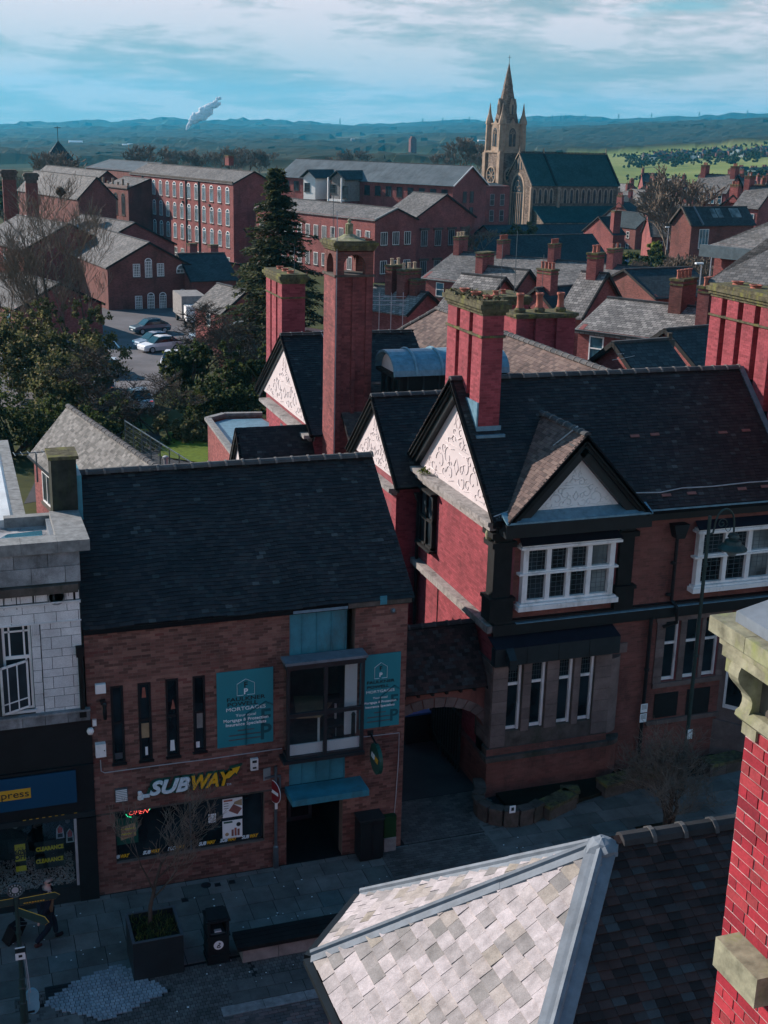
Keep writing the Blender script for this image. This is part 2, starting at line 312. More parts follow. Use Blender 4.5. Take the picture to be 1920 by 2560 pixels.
def pieces(root,name,arr,mat,nind=300,kind_name=None):
    """arr: N orthogonal boxes as (origin, ux, uy, uz). The nearest ones in view become parts of their own, the rest one joined part."""
    arr=np.asarray(arr,float)
    if not len(arr):return
    c=arr[:,0]+.5*(arr[:,1]+arr[:,2]+arr[:,3]);q=(c-CAMP)@CM.T
    px,py=960+FPX*q[:,0]/q[:,2],1280+FPX*q[:,1]/q[:,2]
    vis=(q[:,2]>0)&(px>-10)&(px<1930)&(py>-10)&(py<2570)
    keep=(q[:,2]>0)&(px>-500)&(px<2420)&(py<3400);arr,q,vis=arr[keep],q[keep],vis[keep]
    ordr=np.argsort(np.where(vis,q[:,2],1e9));k=min(nind,int(vis.sum()))
    me=unit_mesh(name,mat)
    for i in ordr[:k]:
        o,x,y,z=arr[i]
        m=Matrix(((x[0],y[0],z[0],o[0]),(x[1],y[1],z[1],o[1]),(x[2],y[2],z[2],o[2]),(0,0,0,1)))
        ob=bpy.data.objects.new(name,me);COL.objects.link(ob);parent_to(ob,root);ob.matrix_basis=m
    rest=arr[ordr[k:]]
    if len(rest):
        o,x,y,z=rest[:,0],rest[:,1],rest[:,2],rest[:,3]
        V=np.stack([o,o+x,o+x+y,o+y,o+z,o+x+z,o+x+y+z,o+y+z],1).reshape(-1,3)
        F=(FQ[None]+(np.arange(len(rest))*8)[:,None,None]).reshape(-1,4)
        me2=bpy.data.meshes.new(name+'_field');n=len(F)
        me2.vertices.add(len(V));me2.vertices.foreach_set('co',V.ravel());me2.loops.add(n*4);me2.loops.foreach_set('vertex_index',F.ravel().astype(np.int32))
        me2.polygons.add(n);me2.polygons.foreach_set('loop_start',(np.arange(n)*4).astype(np.int32));me2.polygons.foreach_set('use_smooth',[False]*n);me2.update(calc_edges=True);me2.validate();me2.materials.append(M[mat])
        ob=bpy.data.objects.new(kind_name or(name+'_field'),me2);COL.objects.link(ob);parent_to(ob,root);ob['kind']='stuff'
def intervals(poly,v,holes):
    xs=[];n=len(poly)
    for i in range(n):
        (u0,v0),(u1,v1)=poly[i],poly[(i+1)%n]
        if(v0<=v)!=(v1<=v):xs.append(u0+(v-v0)*(u1-u0)/(v1-v0))
    xs.sort();iv=[(xs[i],xs[i+1])for i in range(0,len(xs)-1,2)]
    for(a,b,c,d)in holes:
        if c<v<d:
            o=[]
            for(p,q)in iv:
                if b<=p or a>=q:o.append((p,q));continue
                if a>p:o.append((p,a))
                if b<q:o.append((b,q))
            iv=o
    return[(p,q)for p,q in iv if q-p>.03]
def brick_boxes(O,u,v,n,poly,holes=(),bl=.225,bh=.075,j=.0075,proud=.005,jit=.0015,header=False,bond='st'):
    """bricks on a planar wall: O origin, u along, v up, n outward"""
    O,u,v,n=(np.array(a,float)for a in(O,u,v,n));out=[]
    v0=min(p[1]for p in poly);v1=max(p[1]for p in poly);k=0;y=v0
    while y+bh*.6<v1:
        h=min(bh,v1-y)
        for(a,b)in intervals(poly,y+h/2,holes):
            L=bl if(bond=='st' or k%2==0)else bl/2
            x=a-(L*((k%2)*.5 if bond=='st' else(.25*(k%2))))-(rnd.random()*.0)
            while x<b-.02:
                x0,x1=max(x,a),min(x+L,b)
                if x1-x0>.03:
                    pr=proud+rnd.uniform(-jit,jit)
                    out.append((O+u*(x0+j/2)+v*(y+j/2)-n*.02,u*(x1-x0-j),n*(.02+pr),v*(h-j)))
                x+=L
        y+=bh;k+=1
    return out
def tile_boxes(O,u,v,n,poly,holes=(),tw=.17,g=.11,th=.014,gap=.004,tilt=.02,jit=.006,over=1.15):
    O,u,v,n=(np.array(a,float)for a in(O,u,v,n));out=[]
    v0=min(p[1]for p in poly);v1=max(p[1]for p in poly);k=0;y=v0
    while y<v1-.02:
        for(a,b)in intervals(poly,min(y+g/2,v1-.01),holes):
            x=a-tw*(.5*(k%2))
            while x<b-.01:
                x0,x1=max(x,a),min(x+tw,b)
                if x1-x0>.03:
                    dz=rnd.uniform(-jit,jit)*.6;dy=rnd.uniform(-jit,jit);tt=tilt+rnd.uniform(-jit,jit)
                    L=g*over;vv=v*L-n*tt*.9;vl=np.linalg.norm(vv);nn=n*th+v*(tt*.9*th/L)
                    out.append((O+u*(x0+gap/2)+v*(y+dy)+n*(tt+dz*.3),u*(x1-x0-gap),vv,nn))
                x+=tw
        y+=g;k+=1
    return out
def wall_panel(mb,O,u,v,n,poly_rect,holes,t=.25):
    """wall with real openings: front, back, reveals. poly_rect=(u0,u1,v0,v1)"""
    O,u,v,n=(np.array(a,float)for a in(O,u,v,n));u0,u1,v0,v1=poly_rect
    us=sorted({u0,u1,*[h[0]for h in holes],*[h[1]for h in holes]});vs=sorted({v0,v1,*[h[2]for h in holes],*[h[3]for h in holes]})
    us=[x for x in us if u0<=x<=u1];vs=[x for x in vs if v0<=x<=v1]
    pt=lambda a,b,d:O+u*a+v*b-n*d
    for i in range(len(us)-1):
        for k in range(len(vs)-1):
            cu,cv=(us[i]+us[i+1])/2,(vs[k]+vs[k+1])/2
            if any(h[0]<cu<h[1]and h[2]<cv<h[3]for h in holes):continue
            a,b,c,d=us[i],us[i+1],vs[k],vs[k+1]
            mb.quad(pt(a,c,0),pt(b,c,0),pt(b,d,0),pt(a,d,0));mb.quad(pt(a,c,t),pt(a,d,t),pt(b,d,t),pt(b,c,t))
    for(a,b,c,d)in list(holes)+[(u0,u1,v0,v1)]:
        for p,q in(((a,c),(b,c)),((b,c),(b,d)),((b,d),(a,d)),((a,d),(a,c))):
            mb.quad(pt(*p,0),pt(*p,t),pt(*q,t),pt(*q,0))
X_,Y_,Z_=np.array([1.,0,0]),np.array([0,1.,0]),np.array([0,0,1.])
def ridge_tiles(root,a,b,mat='ridge',L=.45,r=.11,name='ridge_tile',nind=60):
    a,b=np.array(a,float),np.array(b,float);d=b-a;T=np.linalg.norm(d);d/=T;n=max(1,int(round(T/L)));l=T/n
    s=np.cross(d,Z_);s/=np.linalg.norm(s);up=np.cross(s,d);key=('rt',mat,round(l,2),r)
    if key not in UNIT:
        mb=MB();K=5
        for(x0,x1,rr)in((0,l-.03,r),(l-.055,l,r+.022)):
            pts=[(x0,math.cos(math.pi*k/K)*rr,math.sin(math.pi*k/K)*rr*.9)for k in range(K+1)]
            mb.prism([(x0,p[1],p[2])for p in pts],(x1-x0,0,0))
        UNIT[key]=mb.mesh(name,mat);UNIT[key].materials.append(M['ridge_collar' if mat=='ridge' else 'ridge'])
        for p_ in list(UNIT[key].polygons)[len(mb.f)//2:]:p_.material_index=1
    for i in range(n):
        o=a+d*l*i+up*rnd.uniform(-.006,.006)
        m=Matrix(((d[0],s[0],up[0],o[0]),(d[1],s[1],up[1],o[1]),(d[2],s[2],up[2],o[2]),(0,0,0,1)))
        obj(name,UNIT[key],root,mat=m)
FONT={}
def text_mesh(key,s,size,mat,extrude=.004,bold=0.,shear=0.,space=1.):
    k=(s,size,mat,bold,shear,space)
    if k in FONT:return FONT[k]
    c=bpy.data.curves.new('t','FONT');c.body=s;c.size=size;c.extrude=extrude;c.offset=bold;c.shear=shear;c.space_character=space;c.resolution_u=3
    c.align_x='CENTER';c.align_y='CENTER'
    o=bpy.data.objects.new('t',c);me=bpy.data.meshes.new_from_object(o);bpy.data.objects.remove(o);me.name=key;me.materials.clear();me.materials.append(M[mat]);FONT[k]=me
    return me
def wallmat(x,y,z,right=(1,0,0),up=(0,0,1),sx=1,sy=1):
    r,u=Vector(right).normalized(),Vector(up).normalized();n=r.cross(u)
    return Matrix(((r[0]*sx,u[0]*sy,n[0],x),(r[1]*sx,u[1]*sy,n[1],y),(r[2]*sx,u[2]*sy,n[2],z),(0,0,0,1)))
def lettering(root,name,s,x,y,z,size,mat,right=(1,0,0),up=(0,0,1),width=None,**kw):
    me=text_mesh(name,s,size,mat,**kw);sx=1
    if width:
        xs=[v.co.x for v in me.vertices];w=max(xs)-min(xs);sx=width/w
    return obj(name,me,root,mat=wallmat(x,y,z,right,up,sx))
# ================================================================== ground near the camera
def structure(name,mb,mat):return mb.build(name,mat,kind='structure')
ST=structure('street',MB().box(-40,60,-10,30.3,-.3,-.012),'ground')
# stone flags of the near pavement (strip in front of the shops)
fl=[]
def flags(x0,x1,y0,y1,du,dv,z0=-.05,h=.05,gap=.008,jx=.0,stag=.5,varw=0.):
    out=[];y=y0;k=0
    while y<y1-.05:
        d=min(dv*(1+rnd.uniform(-varw,varw)),y1-y);x=x0-du*stag*(k%2)
        while x<x1:
            w=du*(1+rnd.uniform(-varw,varw));a,b=max(x,x0),min(x+w,x1)
            if b-a>.08:out.append(((a+gap,y+gap,z0),(b-a-gap*2,0,0),(0,d-2*gap,0),(0,0,h+rnd.uniform(-.003,.003))))
            x+=w
        y+=d;k+=1
    return out
fl+=flags(-3,13.6,24.75,28.08,.62,.62,varw=.12)
fl+=flags(13.1,30,26.0,29.2,.95,.55,stag=.35,varw=.1)
pieces(ST,'paving_flag',fl,'flag',300)
# the opening beside the shop, laid in brick setts, with a row of edging
se=flags(10.75,14.0,28.12,30.3,.22,.105,gap=.006)+flags(9.95,13.05,25.9,28.0,.22,.105,z0=-.035,gap=.006)
se+=flags(5.6,14,23.85,24.7,.11,.11,gap=.006)
pieces(ST,'sett',se,'sett',300)
PV=[tuple(onz(a,b)[:2])for a,b in((181,2456),(300,2408),(425,2478),(268,2552),(100,2513))]
def inpoly(x,y,pv):
    c=False
    for i in range(len(pv)):
        (a,b),(d,e)=pv[i],pv[i-1]
        if(b>y)!=(e>y)and x<(d-a)*(y-b)/(e-b)+a:c=not c
    return c
ps=[p for p in flags(-.5,5.5,21.5,25.2,.105,.10,z0=-.035,gap=.007,stag=.3)if inpoly(p[0][0]+.05,p[0][1]+.05,PV)]
fl3=[p for p in flags(-3,2.9,23.35,24.74,.66,.46,varw=.1)if not inpoly(p[0][0]+.33,p[0][1]+.25,PV)and not inpoly(p[0][0]+.6,p[0][1]+.1,PV)];pieces(ST,'paving_flag',fl3,'flag',60)
ms=[p for p in flags(-2.5,5.6,20.6,24.7,.11,.11,gap=.006,z0=-.037,h=.035)if not inpoly(p[0][0]+.05,p[0][1]+.05,PV)];pieces(ST,'brown_sett',ms,'sett',0,'brown_setts')
pieces(ST,'pale_sett',ps,'sett_pale',280)
kb=flags(4.6,14,22.72,23.05,.95,.33,h=.06,gap=.006,stag=0);pieces(ST,'kerb_stone',kb,'coping',60)
rb=flags(4.6,14,18.0,22.7,.215,.105,gap=.006,z0=-.045);pieces(ST,'road_paver',rb,'block',300)
ch=flags(4.9,14,23.06,23.84,.42,.39,gap=.006,z0=-.045,h=.052);pieces(ST,'ribbed_paver',ch,'sett',60)
MB().box(-40,60,30.3,30.32,-.3,.0).build('kerb_line','ground',ST)
alley=structure('alley',MB().box(10.6,14.4,30.3,60,-.3,-.012),'asphalt')
def cover(name,x,y,sx,sy,label,mat='metal_dark',rd=False):
    mb=MB()
    if rd:mb.lathe([(sx,0),(sx,.008),(sx*.85,.012),(sx*.8,.008)],(x,y,0),18)
    else:
        mb.box(x-sx,x+sx,y-sy,y+sy,0,.007)
        for k in range(4):mb.box(x-sx*.8,x+sx*.8,y-sy*.7+k*sy*.42,y-sy*.6+k*sy*.42,.007,.012)
    mb.build(name,mat,label=label,cat='access cover',group='access covers in the pavement')
p=onz(515,2213);cover('access_cover',p[0],p[1],.13,.13,'round black access cover in the pavement under the sandwich shop window',rd=True)
for(a,b,s,lb)in((544,2212,.075,'small square cover right of the round pavement cover'),(580,2205,.08,'small dark cover farthest right under the shop window'),(462,2250,.085,'square black cover in the pavement right of the planter tree')):
    p=onz(a,b);cover('access_cover',p[0],p[1],s,s,lb)
p=onz(148,2480);cover('access_cover',p[0],p[1],.3,.25,'large rectangular cover beside the pale setts','metal_dark')
p=onz(237,2505);cover('access_cover',p[0],p[1],.14,.14,'round stopcock cover in the middle of the pale blue setts','metal_grey',True)
# scattered litter / gum specks
gm=MB()
for i in range(150):
    x,y=rnd.uniform(.4,14),rnd.uniform(23.2,27.8);gm.lathe([(.014+rnd.random()*.012,0),(.01,.004)],(x,y,.004),5)
gm.build('chewing_gum','print_white',ST,kind='stuff')
# ================================================================== sandwich shop building
FY=28.105;X0,X1=2.50,10.62;HT=7.16
sub=thing('brick_shop',(X0,FY,0),'brown brick sandwich shop with dark tiled roof and glass box window','shop')
slits=[RY(275,1716,314,1904,FY),RY(343.5,1708,382,1896.5,FY),RY(413,1698,449.5,1887,FY),RY(481,1690.7,515,1874.7,FY)]
bay=RY(712,1655,893,1858,FY);clu=RY(721,1512,866,1655,FY);cll=RY(723,1868,862,1946,FY)
win=RY(286.6,2033,661,2104,FY);win=(win[0],win[1],ony(478,2128,FY)[2]-.02,ony(286.6,2033,FY)[2]+.0)
doorx=(ony(716,2050,FY)[0],ony(856,2050,FY)[0],0.0,cll[2]-.12)
holes=[(a,b,c,d)for a,b,c,d in slits]+[(bay[0]+.12,bay[1]-.12,bay[2],clu[3]-.02),win,doorx,(cll[0],cll[1],doorx[3],bay[2]+.02)]
mb=MB();wall_panel(mb,(0,FY,0),X_,Z_,-Y_,(X0,X1,0,HT),holes,.3)
mb.box(X1-.3,X1,FY+.3,36.5,0,HT-.4).box(X0,X0+.3,FY+.3,36.5,0,HT-.4).box(X0,X1,36.5,36.8,0,HT-.4)
RG,RZ=31.6,10.02;ES=(FY-.12,7.22)
pitch=math.atan2(RZ-ES[1],RG-ES[0])
mb.prism([(X1-.3,FY+.02,HT-.45),(X1-.3,RG,RZ-.1),(X1-.3,2*RG-FY,HT-.45)],(.29,0,0)).prism([(X0,FY+.02,HT-.45),(X0,RG,RZ-.1),(X0,2*RG-FY,HT-.45)],(.29,0,0))
mb.build('wall','mortar_brown',sub)
br=brick_boxes((0,FY,0),X_,Z_,-Y_,[(X0,0),(X1,0),(X1,HT),(X0,HT)],[(a-.0,b+.0,c,d)for a,b,c,d in holes],bh=.0735,bl=.222)
br+=brick_boxes((X1,FY,0),Y_,Z_,X_,[(0,0),(3.4,0),(3.4,HT),(0,HT)],bh=.0735)
pieces(sub,'brick',br,'brick_brown',300)
# projecting lintel course above shop window
lt=ony(228,2040,FY)[2];MB().box(X0+.01,doorx[0]-.02,FY-.03,FY-.009,lt-.02,lt+.02).build('string_course','stone_dark',sub)
fl_=MB().box(X0,X1,FY+.3,36.5,2.95,3.05).build('floor','interior',sub)
MB().box(X0+.31,X1-.31,FY+3.4,FY+3.5,0,7).build('partition','interior',sub)
# roof
us=np.array([0,math.cos(pitch),math.sin(pitch)]);rn=np.array([0,-math.sin(pitch),math.cos(pitch)]);SLN=(RG-ES[0])/math.cos(pitch)
O=np.array([0,ES[0],ES[1]])
mb=MB().prism([(X0-.02,ES[0],ES[1]-.03),(X0-.02,RG,RZ-.03),(X0-.02,2*RG-ES[0],ES[1]-.03),(X0-.02,2*RG-ES[0],ES[1]-.14),(X0-.02,RG,RZ-.14),(X0-.02,ES[0],ES[1]-.14)],(X1-X0+.14,0,0));mb.build('roof_deck','tile_base',sub)
def sagz(arr,fx):
    for i,(o,a,b,c)in enumerate(arr):arr[i]=(o+np.array([0,0,fx(o[0],o[1])]),a,b,c)
    return arr
ti=tile_boxes(O,X_,us,rn,[(X0-.03,0),(X1+.14,0),(X1+.14,SLN),(X0-.03,SLN)],tw=.172,g=.112,jit=.007)
ti=sagz(ti,lambda x,y:.018*math.sin(x*1.7)+.012*math.sin(x*4.1+y*2.2))
pieces(sub,'roof_tile',ti,'tile_dark',300)
ridge_tiles(sub,(X0+.15,RG,RZ+.01),(X1+.13,RG,RZ+.03),'ridge',.46,.125)
# eaves ledge + patches
e1=ony(728,1512,FY)[0];e2=ony(868,1500,FY)[0]
MB().box(X0,e1,FY-.11,FY-.005,7.08,7.2).box(e2,X1+.05,FY-.13,FY-.005,7.1,7.22).build('eaves_course','stone_dark',sub)
MB().box(e1+.02,e2-.02,FY-.13,FY+.1,7.10,7.17).build('gutter_flashing','lead_blue',sub)
p1=ony(959,1468,FY-.1);MB().box(p1[0]-.09,p1[0]+.09,FY-.14,FY-.1,7.12,7.34).build('flashing_patch','teal_panel',sub)
# slit windows
for(a,b,c,d)in slits:
    w=MB();f=.05
    w.box(a,a+f,FY-.02,FY+.08,c,d).box(b-f,b,FY-.02,FY+.08,c,d).box(a+f,b-f,FY-.02,FY+.08,c,c+f).box(a+f,b-f,FY-.02,FY+.08,d-f,d)
    m_=c+(d-c)*.52;w.box(a+f,b-f,FY-.01,FY+.07,m_-.03,m_+.03);w.box(a-.03,b+.03,FY-.06,FY+.06,c-.06,c)
    wo=w.build('slit_window','black',sub)
    MB().box(a+f,b-f,FY+.03,FY+.035,c+f,d-f).build('pane','glass',wo)
def inwin(i,z0,z1,x0,x1,mat,tiltx=0):
    a,b,c,d=slits[i];o=MB().prism([(a+(b-a)*x0,FY+.028,c+(d-c)*z0),(a+(b-a)*x1,FY+.028,c+(d-c)*z0),(a+(b-a)*(x1-tiltx),FY+.028,c+(d-c)*z1),(a+(b-a)*(x0+tiltx),FY+.028,c+(d-c)*z1)],(0,.002,0));o.build('window_paper',mat,sub)
inwin(1,.8,.93,.3,.65,'pot',.08);inwin(1,.28,.47,.2,.8,'wood');inwin(2,.6,.72,.4,.75,'pot',.15);inwin(2,.06,.2,.25,.65,'print_white',.05);inwin(3,.3,.5,.3,.8,'concrete');inwin(0,.04,.12,.15,.8,'metal_grey');inwin(3,.04,.12,.2,.5,'print_white');inwin(1,.05,.16,.45,.65,'print_white')
# teal sheet cladding above and below the box window
for k,(q,yy)in enumerate(((clu,FY+.05),(cll,FY+.05))):
    a,b,c,d=q;n=4
    for i in range(n):
        xa,xb=a+(b-a)*i/n,a+(b-a)*(i+1)/n
        MB().box(xa+.004,xb-.006,yy,yy+.03,c-(.05 if k==0 else 0),d).box(xb-.018,xb-.001,yy-.03,yy+.0,c,d).build('cladding_sheet','teal_panel',sub)
# box window
a,b,c,d=bay;fy=FY-.42;fr=.075
a-=.05;b+=.03;zt=d;zb=c
w=MB();
w.box(a,a+fr,fy,fy+.09,zb,zt).box(b-fr,b,fy,fy+.09,zb,zt).box(a+fr,b-fr,fy,fy+.09,zb,zb+fr).box(a+fr,b-fr,fy,fy+.09,zt-fr,zt)
mx_=(a+b)/2-.01;mz_=zb+(zt-zb)*.48;w.box(mx_-.045,mx_+.045,fy-.01,fy+.08,zb+fr,zt-fr).box(a+fr,b-fr,fy-.005,fy+.075,mz_-.05,mz_+.05)
w.box(a,a+.06,fy+.09,FY+.02,zb,zb+.1).box(a,a+.06,fy+.09,FY+.02,zt-.1,zt).box(b-.06,b,fy+.09,FY+.02,zb,zb+.1).box(b-.06,b,fy+.09,FY+.02,zt-.1,zt)
w.box(a-.1,b+.02,fy-.06,FY+.1,zb-.09,zb).box(a-.02,b+.02,fy-.03,FY+.1,zt,zt+.09)
bw=w.build('box_window','metal_dark',sub)
MB().box(a-.06,b+.05,fy-.08,FY-.01,zt+.09,zt+.16).build('window_hood','lead',bw)
for(p,q,r,s)in((a+fr,mx_-.045,zb+fr,mz_-.05),(mx_+.045,b-fr,zb+fr,mz_-.05),(a+fr,mx_-.045,mz_+.05,zt-fr),(mx_+.045,b-fr,mz_+.05,zt-fr)):
    pass
gm_=bpy.data.materials.new('clear_glazing');gm_.use_nodes=True;nt_=gm_.node_tree;nt_.nodes.clear()
_o=nt_.nodes.new('ShaderNodeOutputMaterial');_g=nt_.nodes.new('ShaderNodeBsdfGlossy');_t=nt_.nodes.new('ShaderNodeBsdfTransparent');_m=nt_.nodes.new('ShaderNodeMixShader')
_g.inputs['Roughness'].default_value=.03;_t.inputs[0].default_value=(.92,.95,.95,1);_m.inputs[0].default_value=.12
nt_.links.new(_t.outputs[0],_m.inputs[1]);nt_.links.new(_g.outputs[0],_m.inputs[2]);nt_.links.new(_m.outputs[0],_o.inputs[0]);M['clear_glass']=gm_
for(p,q,r,s)in((a+fr,mx_-.045,zb+fr,mz_-.05),(mx_+.045,b-fr,zb+fr,mz_-.05),(a+fr,mx_-.045,mz_+.05,zt-fr),(mx_+.045,b-fr,mz_+.05,zt-fr)):
    MB().box(p,q,fy+.04,fy+.045,r,s).build('pane','clear_glass',bw)
MB().box(a+.005,a+.02,fy+.09,FY,zb+.1,zt-.1).box(b-.02,b-.005,fy+.09,FY,zb+.1,zt-.1).build('side_pane','clear_glass',bw)
# room seen through the box window
rm=MB();rm.box(a+.1,b-.1,fy+.1,FY+2.9,zb,zb+.03).box(a-.6,b+.6,FY+2.9,FY+2.95,zb-.2,zt+.3).box(b+.32,b+.38,FY+.31,FY+2.9,zb-.2,zt+.3)
rm.build('room_shell','room_grey',sub)
MB().box(a+.08,b-.08,fy+.1,fy+.14,zb+.03,zb+.36).box(b-.42,b-.1,FY-.1,FY-.05,zb+.35,zt-.2).build('white_lining','white_room',sub)
wd=thing('office_desk',(a+.5,FY+.2,zb),'white office desk with papers seen through the glass box window','desk')
MB().prism([(a+.35,FY-.05,zb+.95),(a+.95,FY-.15,zb+.95),(b-.3,FY+.9,zb+.95),(a+.6,FY+1.2,zb+.95)],(0,0,.04)).build('desk_top','wood',wd)
MB().box(a+.9,a+.95,FY-.1,FY-.05,zb+.03,zb+.95).box(b-.5,b-.45,FY+.5,FY+.55,zb+.03,zb+.95).build('leg','white',wd)
ocx,ocy=b-.55,FY+.35
oc=thing('office_chair',(ocx,ocy,zb),'black office chair behind the desk in the glass box window','chair')
MB().box(ocx-.22,ocx+.22,ocy-.2,ocy+.22,zb+.45,zb+.53).build('seat','black_bag',oc)
MB().box(ocx-.2,ocx+.2,ocy+.2,ocy+.27,zb+.6,zb+1.2).build('backrest','black_bag',oc)
MB().tube([(ocx,ocy,zb+.03),(ocx,ocy,zb+.45)],.03).box(ocx-.25,ocx+.25,ocy-.03,ocy+.03,zb+.03,zb+.07).box(ocx-.03,ocx+.03,ocy-.25,ocy+.25,zb+.03,zb+.07).build('base','metal_dark',oc)
sp_=MB().lathe([(.05,.0),(.055,.06),(.05,.62),(.058,.66),(.03,.72)],(b-.22,fy+.2,zb+.3),10);sp_.build('desk_fan','black',label='black tower fan in the corner of the glass box window',cat='fan')
# canopy over the door
cn=RY(713,1991.6,894.6,1964.6,FY-.75);ct=cll[2]+.02
MB().box(cll[0]-.12,cll[1]+.42,FY-.78,FY-.01,ct-.17,ct).build('door_canopy','teal_panel',sub)
# door recess
dx0,dx1,_,dz=doorx;dy=FY+2.05
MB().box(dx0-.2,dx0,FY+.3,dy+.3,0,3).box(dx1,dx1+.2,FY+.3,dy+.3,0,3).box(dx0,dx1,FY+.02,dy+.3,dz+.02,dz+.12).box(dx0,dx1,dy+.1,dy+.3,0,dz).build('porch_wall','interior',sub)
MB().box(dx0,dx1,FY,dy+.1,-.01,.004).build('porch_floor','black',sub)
dr=MB()
for x in(dx0+.1,dx0+.62,dx1-.3):dr.box(x-.045,x+.045,dy,dy+.07,0,dz)
dr.box(dx0,dx1-.25,dy,dy+.06,0,.12).box(dx0,dx1-.25,dy,dy+.06,dz-.1,dz)
do=dr.build('door','metal_grey',sub);MB().box(dx0+.1,dx1-.3,dy+.03,dy+.035,.12,dz-.1).build('pane','glass',do)
MB().tube([(dx0+.42,dy-.06,.9),(dx0+.42,dy-.06,1.7)],.02).build('handle','pipe_white',do)
# shop window
a,b,c,d=win;w=MB();ry=FY+.12
w.box(a,b,ry,ry+.06,c,c+.05).box(a,b,ry,ry+.06,d-.05,d).box(a,a+.05,ry,ry+.06,c,d).box(b-.05,b,ry,ry+.06,c,d)
mxx=ony(478,2080,FY)[0];w.box(mxx-.02,mxx+.02,ry-.02,ry+.05,c,d)
so_=w.build('shop_window','metal_dark',sub);MB().box(a,mxx-.02,ry+.02,ry+.025,c+.05,d-.05).build('pane','glass',so_);MB().box(mxx+.02,b,ry+.02,ry+.025,c+.05,d-.05).build('pane','glass',so_)
MB().box(mxx-.02,mxx+.025,ry-.035,ry-.02,c,d).build('mullion','metal_grey',so_)
def facept(px,py,yy=FY):q=ony(px,py,yy);return q[0],q[2]
wy=ry-.002
for(px,py)in((301,2152),(378,2137),(440,2127),(517,2114),(570,2106),(624,2098)):
    x,z=facept(px,py,wy);z=c+.11+(0)
    o=lettering(so_,'window_lettering','SUB',x-.115,wy,z,.13,'sub_white',shear=.3,bold=.006,width=.2);lettering(so_,'window_lettering','WAY',x+.1,wy,z,.13,'sub_yellow',shear=.3,bold=.006,width=.23)
def poster(nm,px0,py0,px1,py1,lab,yy=wy):
    xa,za=facept(px0,py0,yy);xb,zb_=facept(px1,py1,yy)
    t=thing(nm,(xa,yy,zb_),lab,'poster','posters in the sandwich shop window');return t,xa,xb,zb_,za
t,xa,xb,za,zb_=poster('window_poster',556,1999,606,2038,'pale window poster with a toasted sandwich, upper of the two')
MB().box(xa,xb,wy-.004,wy,za,zb_).build('sheet','print_white',t);H=zb_-za;Wd=xb-xa
MB().box(xa+.03,xa+Wd*.5,wy-.006,wy-.005,zb_-.08,zb_-.03).build('heading','pot',t)
MB().prism([(xa+Wd*.3,wy-.006,za+H*.35),(xa+Wd*.75,wy-.006,za+H*.1),(xa+Wd*.98,wy-.006,za+H*.4),(xa+Wd*.55,wy-.006,za+H*.68)],(0,.001,0)).build('sandwich_picture','rust',t)
MB().prism([(xa+Wd*.55,wy-.007,za+H*.68),(xa+Wd*.98,wy-.007,za+H*.55),(xa+Wd*.98,wy-.007,za+H*.9),(xa+Wd*.6,wy-.007,za+H*.8)],(0,.001,0)).build('bread_picture','wood',t)
for k in range(3):MB().box(xa+.03,xa+Wd*.3,wy-.006,wy-.005,zb_-.14-k*.07,zb_-.125-k*.07).build('print_line','print_dark',t)
t,xa,xb,za,zb_=poster('window_poster',556,2054,606,2091,'pale window poster with drinks and cookies, lower of the two')
MB().box(xa,xb,wy-.004,wy,za,zb_).build('sheet','print_white',t);H=zb_-za;Wd=xb-xa
MB().box(xa+.03,xa+Wd*.5,wy-.006,wy-.005,zb_-.07,zb_-.02).build('heading','sub_green',t)
MB().lathe([(.06,0),(.06,.001)],(0,0,0),14).xf(wallmat(xb-.1,wy-.006,zb_-.14)).build('badge','print_dark',t)
for k,x in enumerate((.45,.6,.75)):MB().box(xa+Wd*x,xa+Wd*(x+.11),wy-.007,wy-.005,za+.06,za+.25+.04*(k%2)).build('cup_picture','pot' if k%2 else 'rust',t)
MB().lathe([(.05,0),(.05,.001)],(0,0,0),12).xf(wallmat(xa+Wd*.22,wy-.006,za+.13)).build('cookie_picture','wood',t)
t,xa,xb,za,zb_=poster('window_notice',521,2036,540,2055,'small pale blue notice taped in the middle of the shop window')
MB().box(xa,xb,wy-.004,wy,za,zb_).build('sheet','print_white',t)
for k in range(4):MB().box(xa+.03,xb-.03,wy-.006,wy-.005,zb_-.06-k*.04,zb_-.05-k*.04).build('print_line','print_dark',t)
t,xa,xb,za,zb_=poster('window_poster',290,2052,346,2105,'dark green poster with a stacked sandwich at the left of the window')
MB().box(xa,xb,wy-.004,wy,za,zb_+.05).build('sheet','sub_green',t)
MB().prism([(xa+.1,wy-.006,za+.12),(xb-.05,wy-.006,za+.2),(xb-.06,wy-.006,zb_-.12),(xa+.12,wy-.006,zb_-.2)],(0,.001,0)).build('sandwich_picture','wood',t)
for k in range(4):MB().box(xa+.12,xb-.07,wy-.008,wy-.0065,za+.2+k*.07,za+.225+k*.07).build('filling_picture','lime' if k%2 else 'pot',t)
M['neon_red']=emis('neon_red',(1,.12,.10),1.1);M['neon_green']=emis('neon_green',(.05,.9,.4),.8)
x,z=facept(345,2031,wy);t=thing('open_sign',(x,wy,z),'red neon OPEN sign with a green underline in the shop window','neon sign')
lettering(t,'neon_lettering','OPEN',x,wy-.01,z+.01,.17,'neon_red',shear=.35,width=.5,bold=-.004)
MB().tube([(x-.3,wy-.01,z-.0),(x-.26,wy-.01,z-.07),(x-.17,wy-.01,z-.1)],.008).tube([(x+.27,wy-.01,z+.02),(x+.31,wy-.01,z+.07)],.008).build('neon_stroke','neon_green',t)
